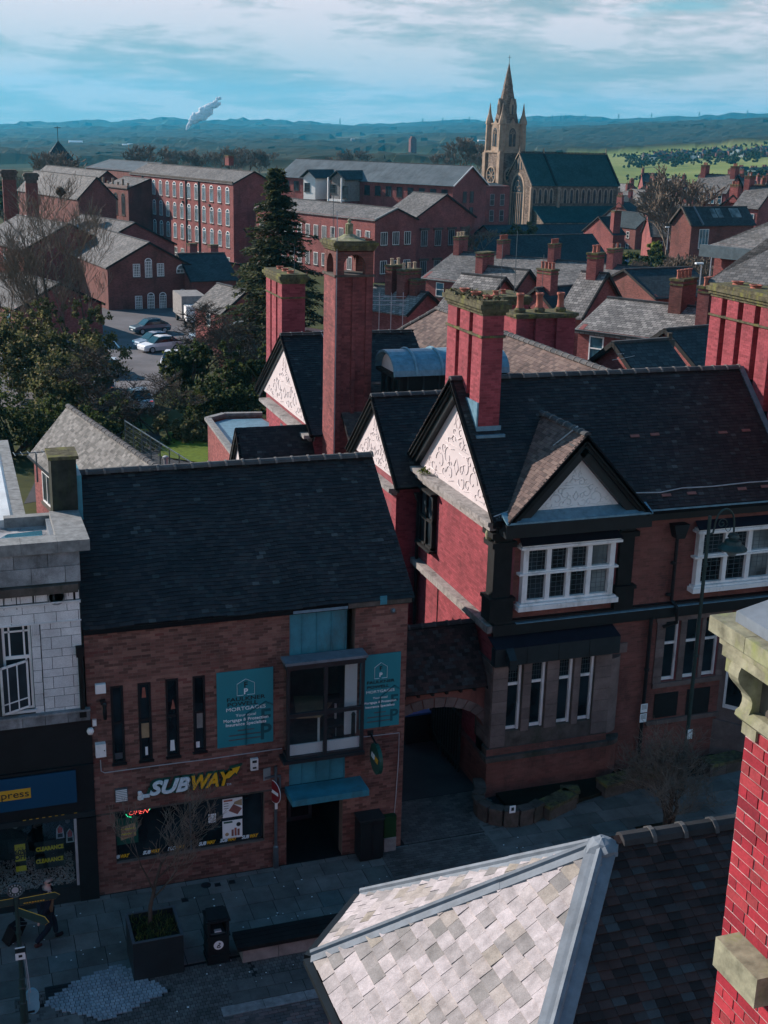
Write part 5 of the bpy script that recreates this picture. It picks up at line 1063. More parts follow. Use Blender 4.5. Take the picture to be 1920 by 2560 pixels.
MB().tube([(V3+1.7,AY3,AZ3+.12),(V3+1.9,AY3-1.5,AZ3-1.0),(V3+2.0,AY3-3.8,AZ3-2.55)],.025,5).build('lead_cable','pipe_white',g3)
# small gabled porch wing, far left, and flat roofed block
t=thing('flat_roofed_block',(10,47,0),'painted red wall block with a flat lead roof left of the plaster gables','building');zf=6.2
A_,B_,C_=onz(519,1048,zf),onz(560,1037,zf),onz(655,1035,zf)
pts=[A_,B_,C_,(C_[0]+1,C_[1]-8,zf),(A_[0]-.3,A_[1]-8,zf)];MB().prism([(p[0],p[1],-1)for p in pts][::-1],(0,0,zf+.85)).build('wall','bt_red',t)
for i in range(3):
    p,q=np.array(pts[(i+4)%5]),np.array(pts[(i+5)%5]);MB().bar((p[0],p[1],zf+.03),(q[0],q[1],zf+.03),.28,.12).bar((p[0],p[1],zf-.08),(q[0],q[1],zf-.08),.12,.1).build('parapet_coping','coping',t)
p,q=np.array(pts[2]),np.array(pts[1])
ctr=np.mean(pts,0);MB().prism([tuple(np.array([*(np.array(p[:2])*.9+ctr[:2]*.1),zf-.14]))for p in pts][::-1],(0,0,.02)).build('flat_roof','lead_blue',t)
t4=thing('small_gabled_porch',(11.5,45,5),'small dark tiled gable beside the flat roofed red block','building wing');XG=12.85-1.6
a4=ony(592,1070,45.5)
MB().box(a4[0]+.2,X3,43.8,46.5,0,a4[2]-1.7).build('wall','bt_red',t4)
ap=np.array([a4[0],45.1,a4[2]+.02]);
slope_tiles((ap[0]-.1,43.9,ap[2]-1.9),(X3,43.9,ap[2]-1.9),(X3,45.3,ap[2]),(ap[0]-.1,45.3,ap[2]),'tile_dark',20,root=t4,name='roof_tile')
gable_face((ap[0]-.1,45.3,ap[2]),(ap[0]-.1,46.7,ap[2]-1.9),(ap[0]-.1,43.9,ap[2]-1.9),(-1,0,0),'plaster','relief',bw=.2,inset=.15,lowz=.05,root=t4,pattern=False)
# ---- big chimneys
t=thing('tall_chimney',(MX,31.95,9),'tall three shaft red brick chimney with mossy cap above the sunlit side gable','chimney','ribbed red brick chimneys');
cy0,cy1,cx0_,cx1_=31.95,34.55,14.02,14.66;zt=13.75
def rec(a,b,n,w=.2):L=(b-a-w*(n-1))/n;return[(a+L*(i+1)+w*i,a+L*(i+1)+w*(i+1))for i in range(n-1)]
brick_stack(t,cx0_,cx1_,cy0,cy1,9.6,zt,nind=110,recess_w=rec(cy0,cy1,3,.26),rd=.3);MB().box(cx0_-.05,cx1_+.05,cy0-.05,cy1+.05,zt-.62,zt-.56).build('band','cap_moss',t)
z=capped(t,cx0_,cx1_,cy0,cy1,zt);m=MB()
for k in range(3):chimney_pots(t,[(cx0_+.3,cy0+.4+k*.85,z-.02)],'pot',.15,.12)
for k in range(300):p=np.array([rnd.uniform(cx0_-.15,cx1_+.1),rnd.uniform(cy0,cy1+.1),z+rnd.uniform(-.02,.02)]);s=nrs.normal(0,.05,(3,3))*(1,1,.5);m.quad(p+s[0],p+s[1],p+s[2]+(0,0,.04))
m.build('moss_cover','cap_moss',t,kind='stuff')
MB().box(cx0_-.12,cx1_+.12,cy0-.22,cy0-.01,10.32,10.4).box(cx0_-.06,cx1_+.06,cy0-.03,cy0-.012,10.35,10.62).box(cx0_-.06,cx0_-.012,cy0,cy0+1.0,10.35,11.3).build('flashing','lead_blue',t)
t=thing('tall_chimney',(23.6,30,9),'wide ribbed red brick chimney with mossy cap at the right edge of the roof','chimney','ribbed red brick chimneys');zt=13.72
brick_stack(t,23.6,24.9,29.4,35.4,5.0,zt,nind=140,recess_w=rec(29.4,35.4,7,.28),rd=.34);MB().box(23.55,24.95,29.3,35.45,zt-.62,zt-.56).build('band','cap_moss',t);z=capped(t,23.6,24.9,29.4,35.4,zt)
for k in range(6):chimney_pots(t,[(24.2,30.0+k*.98,z-.02)],'pot',.2,.12)
fl2=MB()
for k in range(34):s=k/34;y=eym+(RYm-eym)*s;zz=ezm+(RZm-ezm)*s;fl2.obox((23.42,y,zz+.02),(.17,0,0),us*.16,rn*.05)
fl2.build('stepped_flashing','lead',t)
t=thing('tower_chimney',(12.95,43.,5),'tall square red brick tower chimney with an arched belfry top and finial','tower');tx0,tx1,ty0,ty1=13.1,14.5,42.95,44.4
brick_stack(t,tx0,tx1,ty0,ty1,4.0,13.6,nind=110,recess_s=[(tx0+.25,tx0+.63),(tx0+.78,tx0+1.15)],rd=.06,mat='brick_shade',mort='mortar_shade')
MB().box(tx0-.06,tx1+.06,ty0-.06,ty1+.06,13.6,13.68).build('band','stone_dark',t)
# belfry: four corner piers, arches
zb0,zb1=13.68,14.5;m=MB();pw=.3
for sx in(tx0,tx1-pw):
    for sy in(ty0,ty1-pw):m.box(sx,sx+pw,sy,sy+pw,zb0,zb1-.3)
def archw(p,d,L,z0,z1,z2,th,nrm):
    """spandrel with an arched underside from p along d; opening springs at z0, crown z1, top z2"""
    p,d,nrm=(np.array(a,float)for a in(p,d,nrm));K=10;q=[p+Z_*z2,p+d*L+Z_*z2]
    for k in range(K+1):a=math.pi*k/K;q.append(p+d*(L/2+L/2*math.cos(a))+Z_*(z0+(z1-z0)*math.sin(a)))
    return q
for(p,d,nr)in(((tx0+pw,ty0,0),X_,Y_),((tx0+pw,ty1-.2,0),X_,Y_),((tx0,ty0+pw,0),Y_,X_),((tx1-.2,ty0+pw,0),Y_,X_)):
    q=archw(p,d,tx1-tx0-2*pw,zb1-.5,zb1-.12,zb1,.2,nr);n_=len(q)-2
    for k in range(n_-1):
        a,b=q[2+k],q[3+k];ta,tb2=a.copy(),b.copy();ta[2]=tb2[2]=zb1;m.prism([a,b,tb2,ta],np.array(nr)*.2)
m.box(tx0,tx1,ty0,ty1,zb1-.02,zb1+.02)
for sx in(tx0,tx1-pw):
    for sy in(ty0,ty1-pw):m.box(sx,sx+pw,sy,sy+pw,zb1-.3,zb1)
m.build('belfry','bt_brown',t);z=capped(t,tx0,tx1,ty0,ty1,zb1+.02,steps=((.04,.08),(.09,.09),(.14,.11),(.06,.05)))
MB().lathe([(.7,0),(.45,.05),(.25,.14),(.2,.18),(.12,.2),(.12,.52),(.15,.54),(.06,.58),(.05,.61),(.08,.65),(.03,.72)],((tx0+tx1)/2,(ty0+ty1)/2,z),12).build('finial','stone_moss',t)
for k in range(8):a=math.pi*k/4;MB().box(-.02,.02,-.02,.02,.2,.52).xf(Matrix.Translation(Vector(((tx0+tx1)/2+.12*math.cos(a),(ty0+ty1)/2+.12*math.sin(a),z)))).build('finial_rib','stone_moss',t)
chimney_pots(t,[(tx1-.1,ty0+.3,z-.05),(tx1-.15,ty0+.8,z-.05)],'pot',.15,.12)
MB().tube([(tx0+.02,ty0-.03,5),(tx0+.02,ty0-.03,15.2),(tx0+.0,ty0-.05,15.9)],.018,5).build('lightning_conductor','pipe_white',t)
MB().tube([(tx0-.12,ty0+.0,15.1),(tx0-.12,ty0,16.4)],.012,4).build('lightning_rod','metal_grey',t)
t=thing('tall_chimney',(13.6,52.5,7),'ribbed red brick chimney with mossy cap behind the farthest plaster gable','chimney','ribbed red brick chimneys')
zt=12.25;brick_stack(t,13.62,14.65,52.5,55.3,4,zt,nind=60,recess_w=rec(52.5,55.3,3,.26),rd=.3);MB().box(13.57,14.7,52.45,55.35,zt-.62,zt-.56).build('band','cap_moss',t);z=capped(t,13.62,14.65,52.5,55.3,zt)
for k in range(3):chimney_pots(t,[(14.1,52.9+k*.9,z-.02)],'pot',.16,.14)
MB().tube([(14.3,53,z),(14.3,53,z+1.1)],.015,4).build('lightning_rod','metal_grey',t)
t=thing('chimney_stack',(22.6,48,9),'broad chimney with three tall pots behind the main ridge','chimney');zt=11.85
zt=11.2;brick_stack(t,22.6,25.35,48,49.3,7.5,zt,nind=60,recess_s=[(23.05,23.5),(23.95,24.5)],rd=.15);z=capped(t,22.6,25.35,48,49.3,zt,steps=((.04,.08),(.1,.12)))
for x in(22.95,23.85,24.85):MB().lathe([(.24,0),(.26,.12),(.16,.22)],(x,48.5,z),10).build('flaunching','cap_moss',t);chimney_pots(t,[(x,48.5,z+.15)],'pot',.16,.66)
t=thing('chimney_stack',(17.4,50,9),'ribbed chimney with low pots just right of the tall three shaft chimney','chimney');zt=ony(1230,745,55)[2];q=ony(1232,760,55);q2=ony(1322,760,55)
brick_stack(t,q[0],q2[0],55,57.4,7.0,zt-.35,nind=40,recess_w=rec(55,57.4,2,.3));z=capped(t,q[0],q2[0],55,57.4,zt-.35)
for k in range(2):chimney_pots(t,[(q[0]+.4+k*.6,55.6+k*.5,z)],'pot',.15,.2)
MB().tube([(q[0]+.5,55.3,z),(q[0]+.5,55.3,z+2.4)],.015,4).build('lightning_rod','metal_grey',t)
# ---- brown tiled rear range and arched lead dormer
rr=thing('rear_range',(17,36,0),'rear wing with a long sunlit brown tiled roof behind the black roof','building wing')
BX,BZ=22.3,10.5;ya_,yb_=36.2,56.3
MB().box(17.6,27,36.9,60,-2,6.2).build('wall','bt_red',rr)
dk_=slope_tiles((17.0,61.3,6.0),(17.0,ya_,6.0),(BX,ya_,BZ),(BX,yb_,BZ),'tile_brown',120,tw=.25,g=.16,root=rr,name='roof_tile')
MB().prism([(BX,ya_,BZ),(BX,yb_,BZ),(27.5,61,6),(27.5,ya_,6)],(0,0,-.05)).prism([(17,61.3,6),(BX,yb_,BZ),(27.5,61,6)],(0,0,-.05)).build('far_slopes','tile_base',rr)
ridge_tiles(rr,(BX,38,BZ+.02),(BX,yb_,BZ+.02),'ridge',.5,.14);ridge_tiles(rr,(17.0,61.3,6.02),(BX,yb_,BZ+.02),'ridge',.5,.14)
dm=thing('arched_dormer',(14.3,40.5,8.5),'arched lead roofed dormer with black framed windows behind the middle gable','dormer')
DY0,DY1,DX0,DX1=41.3,43.2,15.0,19.2;dz0,dzs,dzt=8.6,10.3,11.05
dc=(DY0+DY1)/2;K=12;ar=[(dc-math.cos(math.pi*k/K)*1.12,dzs+math.sin(math.pi*k/K)*.78)for k in range(K+1)]
ro=MB()
for k in range(K):(y0,z0),(y1,z1)=ar[k],ar[k+1];ro.prism([(DX0-.25,y0,z0),(DX0-.25,y1,z1),(DX0-.25,dc+(y1-dc)*.93,dzs+(z1-dzs)*.9),(DX0-.25,dc+(y0-dc)*.93,dzs+(z0-dzs)*.9)],(DX1-DX0+.25,0,0))
ro.build('arched_roof','lead_blue',dm,smooth=False)
for x in(DX0+.6,DX0+1.6,DX0+2.6,DX0+3.6):
    MB().tube([(x,dc+(y-dc)*1.01,dzs+(z-dzs)*1.02+.01)for y,z in ar],.05,6).build('roll_seam','lead_blue',dm)
MB().prism([(DX0,y*.9+dc*.1,dzs+(z-dzs)*.85)for y,z in ar],(.1,0,0)).build('tympanum','plaster',dm)
MB().box(DX0+.1,DX1,DY0,DY1,dz0-2,dzs).box(DX0-.2,DX0+.12,DY0-.1,DY1+.1,dzs-.1,dzs+.02).build('dormer_body','timber',dm)
for k in range(4):y=DY0+(DY1-DY0)*k/3;MB().box(DX0,DX0+.12,y-.06,y+.06,dz0,dzs-.1).build('dormer_post','black',dm)
wo=MB().box(DX0+.06,DX0+.07,DY0,DY1,dz0,dzs-.1).build('dormer_pane','glass',dm)
m=MB()
for k in range(7):x=DX0+.3+k*.6;m.box(x,x+.05,DY0-.03,DY0,dz0-.6,dzs)
m.build('cheek_batten','metal_dark',dm)
# valley roofs between the wings (dark tiled)
vr=thing('valley_roof',(14,41,6),'dark tiled low roof filling in between the gabled wings','roof')
slope_tiles((13.4,40.9,6.9),(17.5,40.9,6.9),(17.5,44,9.5),(13.4,44,9.5),'tile_brown',20,root=vr,name='roof_tile');MB().box(13.3,17.6,40.8,44.2,5.5,6.8).build('wall','bt_red',vr)
# ---- gateway arch with a little tiled roof
ga=thing('gateway_arch',(12.3,30.2,0),'brick and stone gateway arch under a little mossy tiled roof','gateway');gy0,gy1=30.35,31.5
ex0,ex1=10.66,14.0;rz,ez=5.0,3.42
m=MB();K=16;cx=12.35;hw=1.6;zs_=1.9;zc2=2.85
prev=None
for k in range(K+1):a=math.pi*k/K;p=(cx-hw*math.cos(a),zs_+(zc2-zs_)*math.sin(a));
for k in range(K):
    a,b=math.pi*k/K,math.pi*(k+1)/K;p=(cx-hw*math.cos(a),zs_+(zc2-zs_)*math.sin(a));q=(cx-hw*math.cos(b),zs_+(zc2-zs_)*math.sin(b))
    m.prism([(p[0],gy0,p[1]),(q[0],gy0,q[1]),(q[0],gy0,3.45),(p[0],gy0,3.45)],(0,.5,0))
m.box(cx+hw,ex1,gy0,gy0+.5,0,3.45).box(ex0,cx-hw,gy0,gy0+.5,0,3.45);m.build('spandrel','brick_face',ga)
for k in range(K):
    a,b=math.pi*k/K+.01,math.pi*(k+1)/K-.01;pts=[]
    for(an,e)in((a,0),(b,0),(b,.3),(a,.3)):pts.append((cx-(hw+e)*math.cos(an),gy0-.03,zs_+(zc2-zs_+e)*math.sin(an)))
    MB().prism(pts,(0,.2,0)).build('voussoir','stone',ga)
MB().box(cx+hw,cx+hw+.25,gy0-.04,gy0+.5,0,zs_).box(cx+hw-.08,ex1-.05,gy0-.06,gy0+.5,.0,.9).build('pier','stone',ga)
ry_=(gy0+gy1)/2+.3;slope_tiles((ex0,gy0-.25,ez),(ex1-.12,gy0-.25,ez),(ex1-.12,ry_,rz),(ex0,ry_,rz),'tile_near',120,tw=.17,g=.105,root=ga,name='roof_tile')
slope_tiles((ex1-.12,ry_+(ry_-gy0)+.25,ez),(ex0,ry_+(ry_-gy0)+.25,ez),(ex0,ry_,rz),(ex1-.12,ry_,rz),'tile_dark',0,root=ga,name='rear_tile')
ridge_tiles(ga,(ex0,ry_,rz),(ex1-.15,ry_,rz),'ridge_dark',.4,.1);
for k in range(8):MB().box(ex0+.25+k*.43,ex0+.33+k*.43,gy0-.2,gy0,ez-.12,ez-.03).build('rafter_foot','timber',ga)
t=thing('wheelie_bin',(11.7,32.6,0),'black wheelie bin with a blue lid inside the gateway','bin');q=onz(1048,1770,1.05)
bx_,by_=q[0],q[1];MB().prism([(bx_-.55,by_-.3,0),(bx_+.55,by_-.3,0),(bx_+.6,by_-.35,1.0),(bx_-.6,by_-.35,1.0)],(0,.7,0)).build('body','black',t);MB().prism([(bx_-.62,by_-.4,1.0),(bx_+.62,by_-.4,1.0),(bx_+.62,by_+.38,1.16),(bx_-.62,by_+.38,1.16)],(0,0,.06)).build('lid','bin_blue',t);MB().tube([(bx_-.4,by_+.42,1.1),(bx_+.4,by_+.42,1.1)],.02).build('handle','black',t)
t=thing('gate_railing',(13.6,32,0),'dark timber gate leaf folded back inside the gateway','gate')
for k in range(16):MB().box(13.55,13.61,31.2+k*.2,31.28+k*.2,.15,2.3).build('bar','timber',t)
MB().box(13.52,13.55,31.1,34.4,.4,.5).box(13.52,13.55,31.1,34.4,2.0,2.1).build('rail','timber',t)
# low garden walls along the forecourt
def low_wall(pts,h,w,label,moss=True,nm='garden_wall'):
    t=thing(nm,(pts[0][0],pts[0][1],0),label,'garden wall');
    for i in range(len(pts)-1):
        a,b=np.array([*pts[i],0.]),np.array([*pts[i+1],0.]);L=np.linalg.norm(b-a);n=max(1,int(L/.55));d=(b-a)/L
        for k in range(n):
            p,q=a+(b-a)*k/n,a+(b-a)*(k+1)/n;MB().bar(p+d*.006+Z_*(h/2-.04),q-d*.006+Z_*(h/2-.04),w,h-.08).build('stone_course','stone_dark',t);MB().bar(p+d*.004+Z_*(h-.03),q-d*.004+Z_*(h-.03),w+.08,.1).build('coping_stone','cap_moss' if moss else 'stone_dark',t)
A0=onz(1215,1985)[:2];pts=[(13.95,30.0),(13.35,28.9),(13.55,28.35),(14.1,28.15),(14.6,28.4)]
arcp=[(14.25+.95*math.cos(a),28.95+.8*math.sin(a))for a in np.linspace(math.pi*.75,math.pi*1.75,8)]
low_wall([(13.75,30.1)]+arcp,.5,.25,'curved low sandstone wall round the corner bed by the gateway',False)
low_wall([(15.0,28.3),(16.1,28.75),(16.2,29.1)],.42,.45,'mossy low wall block nearest the gateway corner');low_wall([(17.2,29.0),(18.5,29.2),(19.6,29.1)],.42,.45,'mossy low wall block behind the bare street tree')
low_wall([(20.9,29.2),(22.8,29.4)],.42,.45,'mossy low wall block at the right behind the bare street tree')
gbed=MB().prism([(14.2,28.6,0),(15.2,28.5,0),(18.8,29.3,0),(22.5,29.5,0),(22.5,30.1,0),(14.2,30.,0)],(0,0,.12)).build('garden_soil','soil',label=None,kind='structure')
p=onz(1280,2025,.3);t=thing('wall_notice',(13.9,28.1,.2),'small white notice fixed to the curved low wall','notice');q=ony(1281,2022,28.05)
MB().box(q[0]-.09,q[0]+.09,28.03,28.05,q[2]-.12,q[2]+.1).build('plate','print_white',t);MB().box(q[0]-.04,q[0]+.04,28.025,28.03,q[2]-.05,q[2]+.05).build('mark','print_dark',t)
# ================================================================== near roofs (our side of the street)
nr=thing('slate_roofed_building',(7.3,12.2,0),'near building with a hipped roof of pale grey stone slates and a dark tiled slope','building')
APX=np.array([7.31,12.17,10.]);EA=np.array([5.30,15.55,7.5]);EB=np.array([4.18,14.35,7.5]);EC=np.array([4.2,8.55,7.5]);RR=np.array([26.,11.5,10.0])
MB().prism([(EC[0]+.2,3,-1),(EC[0]+.2,EB[1]-.1,-1),(EA[0]+.1,EA[1]-.25,-1),(14,EA[1]-.3,-1),(14,3,-1)][::-1],(0,0,8.35)).build('wall','brick_fg',nr)
def slate_face(A,B,C,tw,g,mat,nind,base_off=.02,name='slate',D=None,**kw):
    A,B,C=(np.array(p,float)for p in(A,B,C));u=B-A;L=np.linalg.norm(u);u/=L;v=(C-A)-u*((C-A)@u);v/=np.linalg.norm(v);n=np.cross(u,v);n=n if n[2]>0 else-n
    poly=[(0,0),(L,0),((C-A)@u,(C-A)@v)]
    if D is not None:poly.append(((D-A)@u,(D-A)@v))
    pieces(nr,name,tile_boxes(A+n*base_off,u,v,n,poly,tw=tw,g=g,**kw),mat,nind)
    MB().prism([A,B,C]+([D]if D is not None else[]),-n*.06).build('roof_deck','tile_base',nr)
slate_face(EB,EC,APX,.27,.20,'slate_stone',230,th=.016,tilt=.024,jit=.009,gap=.008)
slate_face(EA,EB,APX,.27,.19,'slate_stone',90,th=.016,tilt=.022,jit=.008,gap=.008)
# dark tiled slope facing the camera
CS=np.array([4.2,8.55,7.5]);RE=np.array([12.5,12.05,10.]);CE=np.array([12.5,8.4,7.5])
slate_face(EC,CE,RE,.17,.105,'tile_near',300,th=.013,tilt=.022,jit=.006,name='roof_tile',D=APX)
MB().prism([APX,RE,(12.5,15.6,7.5),EA],(0,0,-.06)).build('rear_deck','tile_base',nr)
MB().box(4.4,12.5,3,8.6,6.9,7.2).build('lower_roof','tile_base',nr)
ridge_tiles(nr,APX+(.25,0,.02),RE+(0,0,.02),'ridge_dark',.46,.13)
def lead_hip(A,B,w=.17,roll=.045,mat='lead',n=3,nm='lead_hip'):
    A,B=np.array(A,float),np.array(B,float);d=B-A;L=np.linalg.norm(d);d/=L;s=np.cross(d,Z_);s/=np.linalg.norm(s);up=np.cross(s,d)
    for k in range(n):
        p,q=A+d*L*k/n,A+d*L*(k+1)/n-d*.004;pts=[]
        rr_=rnd.uniform(-.004,.004)
        for(x,z)in((-w,-.012),(-w*.55,.018),(-roll,.03),(-roll*.8,.07),(0,.095),(roll*.8,.07),(roll,.03),(w*.55,.018),(w,-.012),(w,-.06),(0,-.0),(-w,-.06)):pts.append(p+s*x+up*(z+.03+rr_+k*.002))
        MB().prism(pts,q-p+d*.05).build(nm,mat,nr)
lead_hip(EB+(.02,0,.0),APX,.14,.04,'lead',3);lead_hip(EC,APX,.19,.05,'lead',4);lead_hip(EA,APX,.11,.035,'lead',3)
m=MB().lathe([(.22,-.10),(.2,-.01),(.12,.06),(.04,.09)],APX+(0,0,.03),9);
for i in range(len(m.v)):x,y,z=m.v[i];m.v[i]=(x+rnd.uniform(-.03,.03),y+rnd.uniform(-.03,.03),z+rnd.uniform(-.02,.02))
m.build('lead_saddle','lead',nr)
gt=MB()
for a,b in((EA,EB),(EB,EC)):
    d=b-a;d=d/np.linalg.norm(d);o=np.cross(d,Z_);o=o if o@(a-APX)>0 else-o;gt.bar(a+o*.09-Z_*.03,b+o*.09-Z_*.03,.1,.08);gt.bar(a+o*.02-Z_*.14,b+o*.02-Z_*.14,.06,.16)
gt.build('gutter','black',nr)
for s in(.15,.5,.85):p=EA+(EB-EA)*s;
# near chimney at the right edge -----------------------------------------------
nc=thing('near_chimney',(4.33,5.2,8),'close crimson brick chimney with stone brackets and lead cap at the right edge','chimney')
CX=4.33;yF=5.69
brs=brick_boxes((CX,4.2,7),-Y_,Z_,-X_,[(-(yF-4.2),0),(0,0),(0,8.22),(-(yF-4.2),8.22)],bl=.228,bh=.078,j=.011,proud=.006,jit=.003,bond='eng')
brs+=brick_boxes((CX,yF,7),X_,Z_,Y_,[(0,0),(1,0),(1,8.22),(0,8.22)],bl=.228,bh=.078)
pieces(nc,'brick',brs,'brick_fg',300);MB().box(CX,CX+1.2,4.2,yF,7,15.22).build('stack_core','mortar_pale',nc)
a,b=onx(1785,2337,CX-.17),onx(1889,2504,CX-.17);MB().box(CX-.17,CX-.0,b[1]+.01,a[1]-.02,a[2]-.2,a[2]).build('corbel_stone','stone_moss',nc)
# stone cornice: corona, bed mould, console brackets, ovolo, lead
def sx(y0,y1,z0,z1,p,nm,mat='stone_moss'):return MB().box(CX-p,CX+1.3,y0,y1,z0,z1).build(nm,mat,nc)
zt=15.83
for k in range(4):sx(yF+.2-.36*(k+1)+.005,yF+.2-.36*k,zt-.095,zt,.2,'cornice_stone')
sx(4.2,yF+.15,zt-.16,zt-.096,.15,'bed_stone');sx(4.2,yF+.14,zt-.235,zt-.161,.13,'bed_stone')
sx(yF-.02,yF+.12,zt-.33,zt-.236,.11,'bracket_block')
for k in range(3):
    y=yF-.06-k*.42;K=10;pr=[]
    for i in range(K+1):q_=i/K;pr.append((CX-.13+.10*q_-.035*math.sin(q_*math.pi*2.2),y,zt-.236-.34*q_))
    MB().prism([(CX+.05,y,zt-.236)]+pr+[(CX+.05,y,zt-.576)],(0,.1,0)).build('console_bracket','stone_moss',nc)
MB().box(CX+.03,CX+.3,4.2,yF-.02,zt-.6,zt-.2).build('recessed_band','stone_dark',nc)
MB().prism([(CX-.03,4.2,zt-.62),(CX-.06,4.2,zt-.59),(CX-.055,4.2,zt-.56),(CX-.02,4.2,zt-.54),(CX+.1,4.2,zt-.54),(CX+.1,4.2,zt-.62)],(0,yF+.05-4.2,0)).build('ovolo_stone','stone_moss',nc)
sx(yF-.12,yF+.02,zt-.70,zt-.621,.02,'impost_stone')
MB().prism([(CX-.12,4,zt+.005),(CX-.12,4,zt+.07),(CX+.1,4,zt+.12),(CX+1.3,4,zt+.14),(CX+1.3,4,zt+.005)],(0,yF+.06-4,0)).build('lead_cap','lead',nc)
MB().prism([(CX+.12,4,zt+.11),(CX+.2,4,zt+.2),(CX+1.3,4,zt+.24),(CX+1.3,4,zt+.11)],(0,yF+.0-4,0)).build('lead_upstand','lead',nc)
# ================================================================== terrain
COLS=[-900,-300,0,480,960,1280,1600,1920,2220,2900]
DR=[450,700,1000,1500,2200,3000,4500,7500,9000]
TB=[[455,440,420,395,375,360,345,318,330],[455,440,420,395,375,360,345,318,330],[455,440,420,395,378,360,340,316,330],[450,435,415,392,372,357,336,306,325],[450,430,408,388,368,350,336,318,330],
      [460,440,415,390,358,343,333,309,325],[490,480,436,376,378,328,325,307,325],[500,482,425,358,364,321,316,301,320],[500,482,425,355,360,319,314,299,320],[500,482,425,355,360,319,314,299,320]]
TB=np.array(TB,float)
def ground_z(x,y):
    D=math.hypot(x,y)
    near=np.interp(D,[0,62,76,110,170,220,300,450],[-.5,-.5,-2.02,-2.1,-2.1,-3.0,-4.2,-6.5])
    if D<=450:return near
    q=CM@np.array([x,y,-10.0]);px=960+FPX*q[0]/q[2]
    col=np.array([np.interp(px,COLS,TB[:,k])for k in range(9)]);py=np.interp(D,DR,col)
    # angle below eye level from a pixel row (roll included)
    hy=335+.0258*(px-960);z=HC-D*(py-hy)/FPX
    if D<560:s=(D-450)/110;z=near*(1-s)+z*s
    return z
def vn(x,y,s,seed=0.):
    x=x/s+seed;y=y/s-seed*1.3;xi,yi=math.floor(x),math.floor(y);fx,fy=x-xi,y-yi;fx,fy=fx*fx*(3-2*fx),fy*fy*(3-2*fy)
    h=lambda a,b:(math.sin(a*127.1+b*311.7+seed*7.7)*43758.5453)%1.0
    return(h(xi,yi)*(1-fx)+h(xi+1,yi)*fx)*(1-fy)+(h(xi,yi+1)*(1-fx)+h(xi+1,yi+1)*fx)*fy
az0=AZ
NA,ND=360,210
Ds=np.concatenate([np.linspace(30,450,40),np.geomspace(460,9000,ND-40)])
V=[];ATT=[]
for D in Ds:
    for j in range(NA):
        a=az0+math.radians(-48+96*j/(NA-1));x,y=D*math.sin(a),D*math.cos(a);z=ground_z(x,y);f=0.;wd=0.
        q=CM@np.array([x,y,-10.0]);px=960+FPX*q[0]/q[2]
        if D>480:
            fade=min(1,(D-480)/300.)
            z+=fade*(vn(x,y,420,1.)-.5)*D*.0045+fade*(vn(x,y,160,2.)-.5)*D*.0018
            wood=vn(x,y,300,3.)*.6+vn(x,y,110,4.)*.4
            field=px>1380+120*vn(x,y,200,9.)and D<1560 and D>560
            if field:wd=0;f=1.
            else:
                wd=1. if wood>(.47 if D<3500 else .44)else 0.
                if D>1560 and D<3300 and px>1330:wd=1. if wood>.28 else 0
                if px<1300 and 900<D and vn(x,y,260,12.)>.8:wd=0;f=.15
            z+=wd*(3+9*vn(x,y,30,5.)+4*vn(x,y,14,6.))*min(1,.5+D/5000.)*(1 if D<6800 else 1.4)
            if field:z+=0
        V.append((x,y,z));ATT.append((wd,f))
F=[(i*NA+j,i*NA+j+1,(i+1)*NA+j+1,(i+1)*NA+j)for i in range(len(Ds)-1)for j in range(NA-1)]
me=bpy.data.meshes.new('terrain');me.from_pydata(V,[],F);at=me.attributes.new('cover','FLOAT_VECTOR','POINT')
at.data.foreach_set('vector',np.array([(a,b,0)for a,b in ATT]).ravel())
t=NT('countryside',.95,.05);an=t.n('ShaderNodeAttribute');an.attribute_name='cover';sp=t.n('ShaderNodeSeparateXYZ');t.l(an.outputs['Vector'],sp.inputs[0])
vo=t.n('ShaderNodeTexVoronoi');vo.inputs['Scale'].default_value=.006;vo.inputs['Randomness'].default_value=.85;t.l(t.pos(),vo.inputs['Vector'])
ve=t.n('ShaderNodeTexVoronoi');ve.feature='DISTANCE_TO_EDGE';ve.inputs['Scale'].default_value=.006;ve.inputs['Randomness'].default_value=.85;t.l(t.pos(),ve.inputs['Vector'])
fc=t.ramp(vo.outputs['Color'],[(.2,(.03,.045,.022)),(.5,(.055,.065,.03)),(.75,(.11,.10,.065)),(.9,(.045,.07,.026))])
fc=t.mix(t.ramp(ve.outputs['Distance'],[(.02,(1,1,1)),(.06,(0,0,0))]),fc,(.02,.026,.014))
wd=t.ramp(t.noise(.03,8,.7),[(.3,(.016,.022,.012)),(.6,(.04,.042,.026)),(.8,(.06,.05,.035))])
c=t.mix(sp.outputs[0],fc,wd)
bf=t.ramp(t.noise(.008,8,.6,size=(1,.6,1)),[(.3,(.10,.14,.04)),(.5,(.18,.21,.06)),(.68,(.25,.26,.10)),(.8,(.13,.125,.07))])
c=t.mix(sp.outputs[1],c,bf)
nearm=t.n('ShaderNodeVectorMath');nearm.operation='LENGTH';t.l(t.pos(),nearm.inputs[0])
gr=t.ramp(t.noise(.15,7,.7),[(.3,(.03,.035,.02)),(.6,(.07,.075,.03)),(.75,(.10,.09,.06))])
nm=t.ramp(t.math('DIVIDE',nearm.outputs['Value'],1000),[(.45,(1,1,1)),(.55,(0,0,0))]);c=t.mix(nm,c,gr)
t.col(c);me.materials.append(t.m);terr=obj('countryside',me,kind='structure')
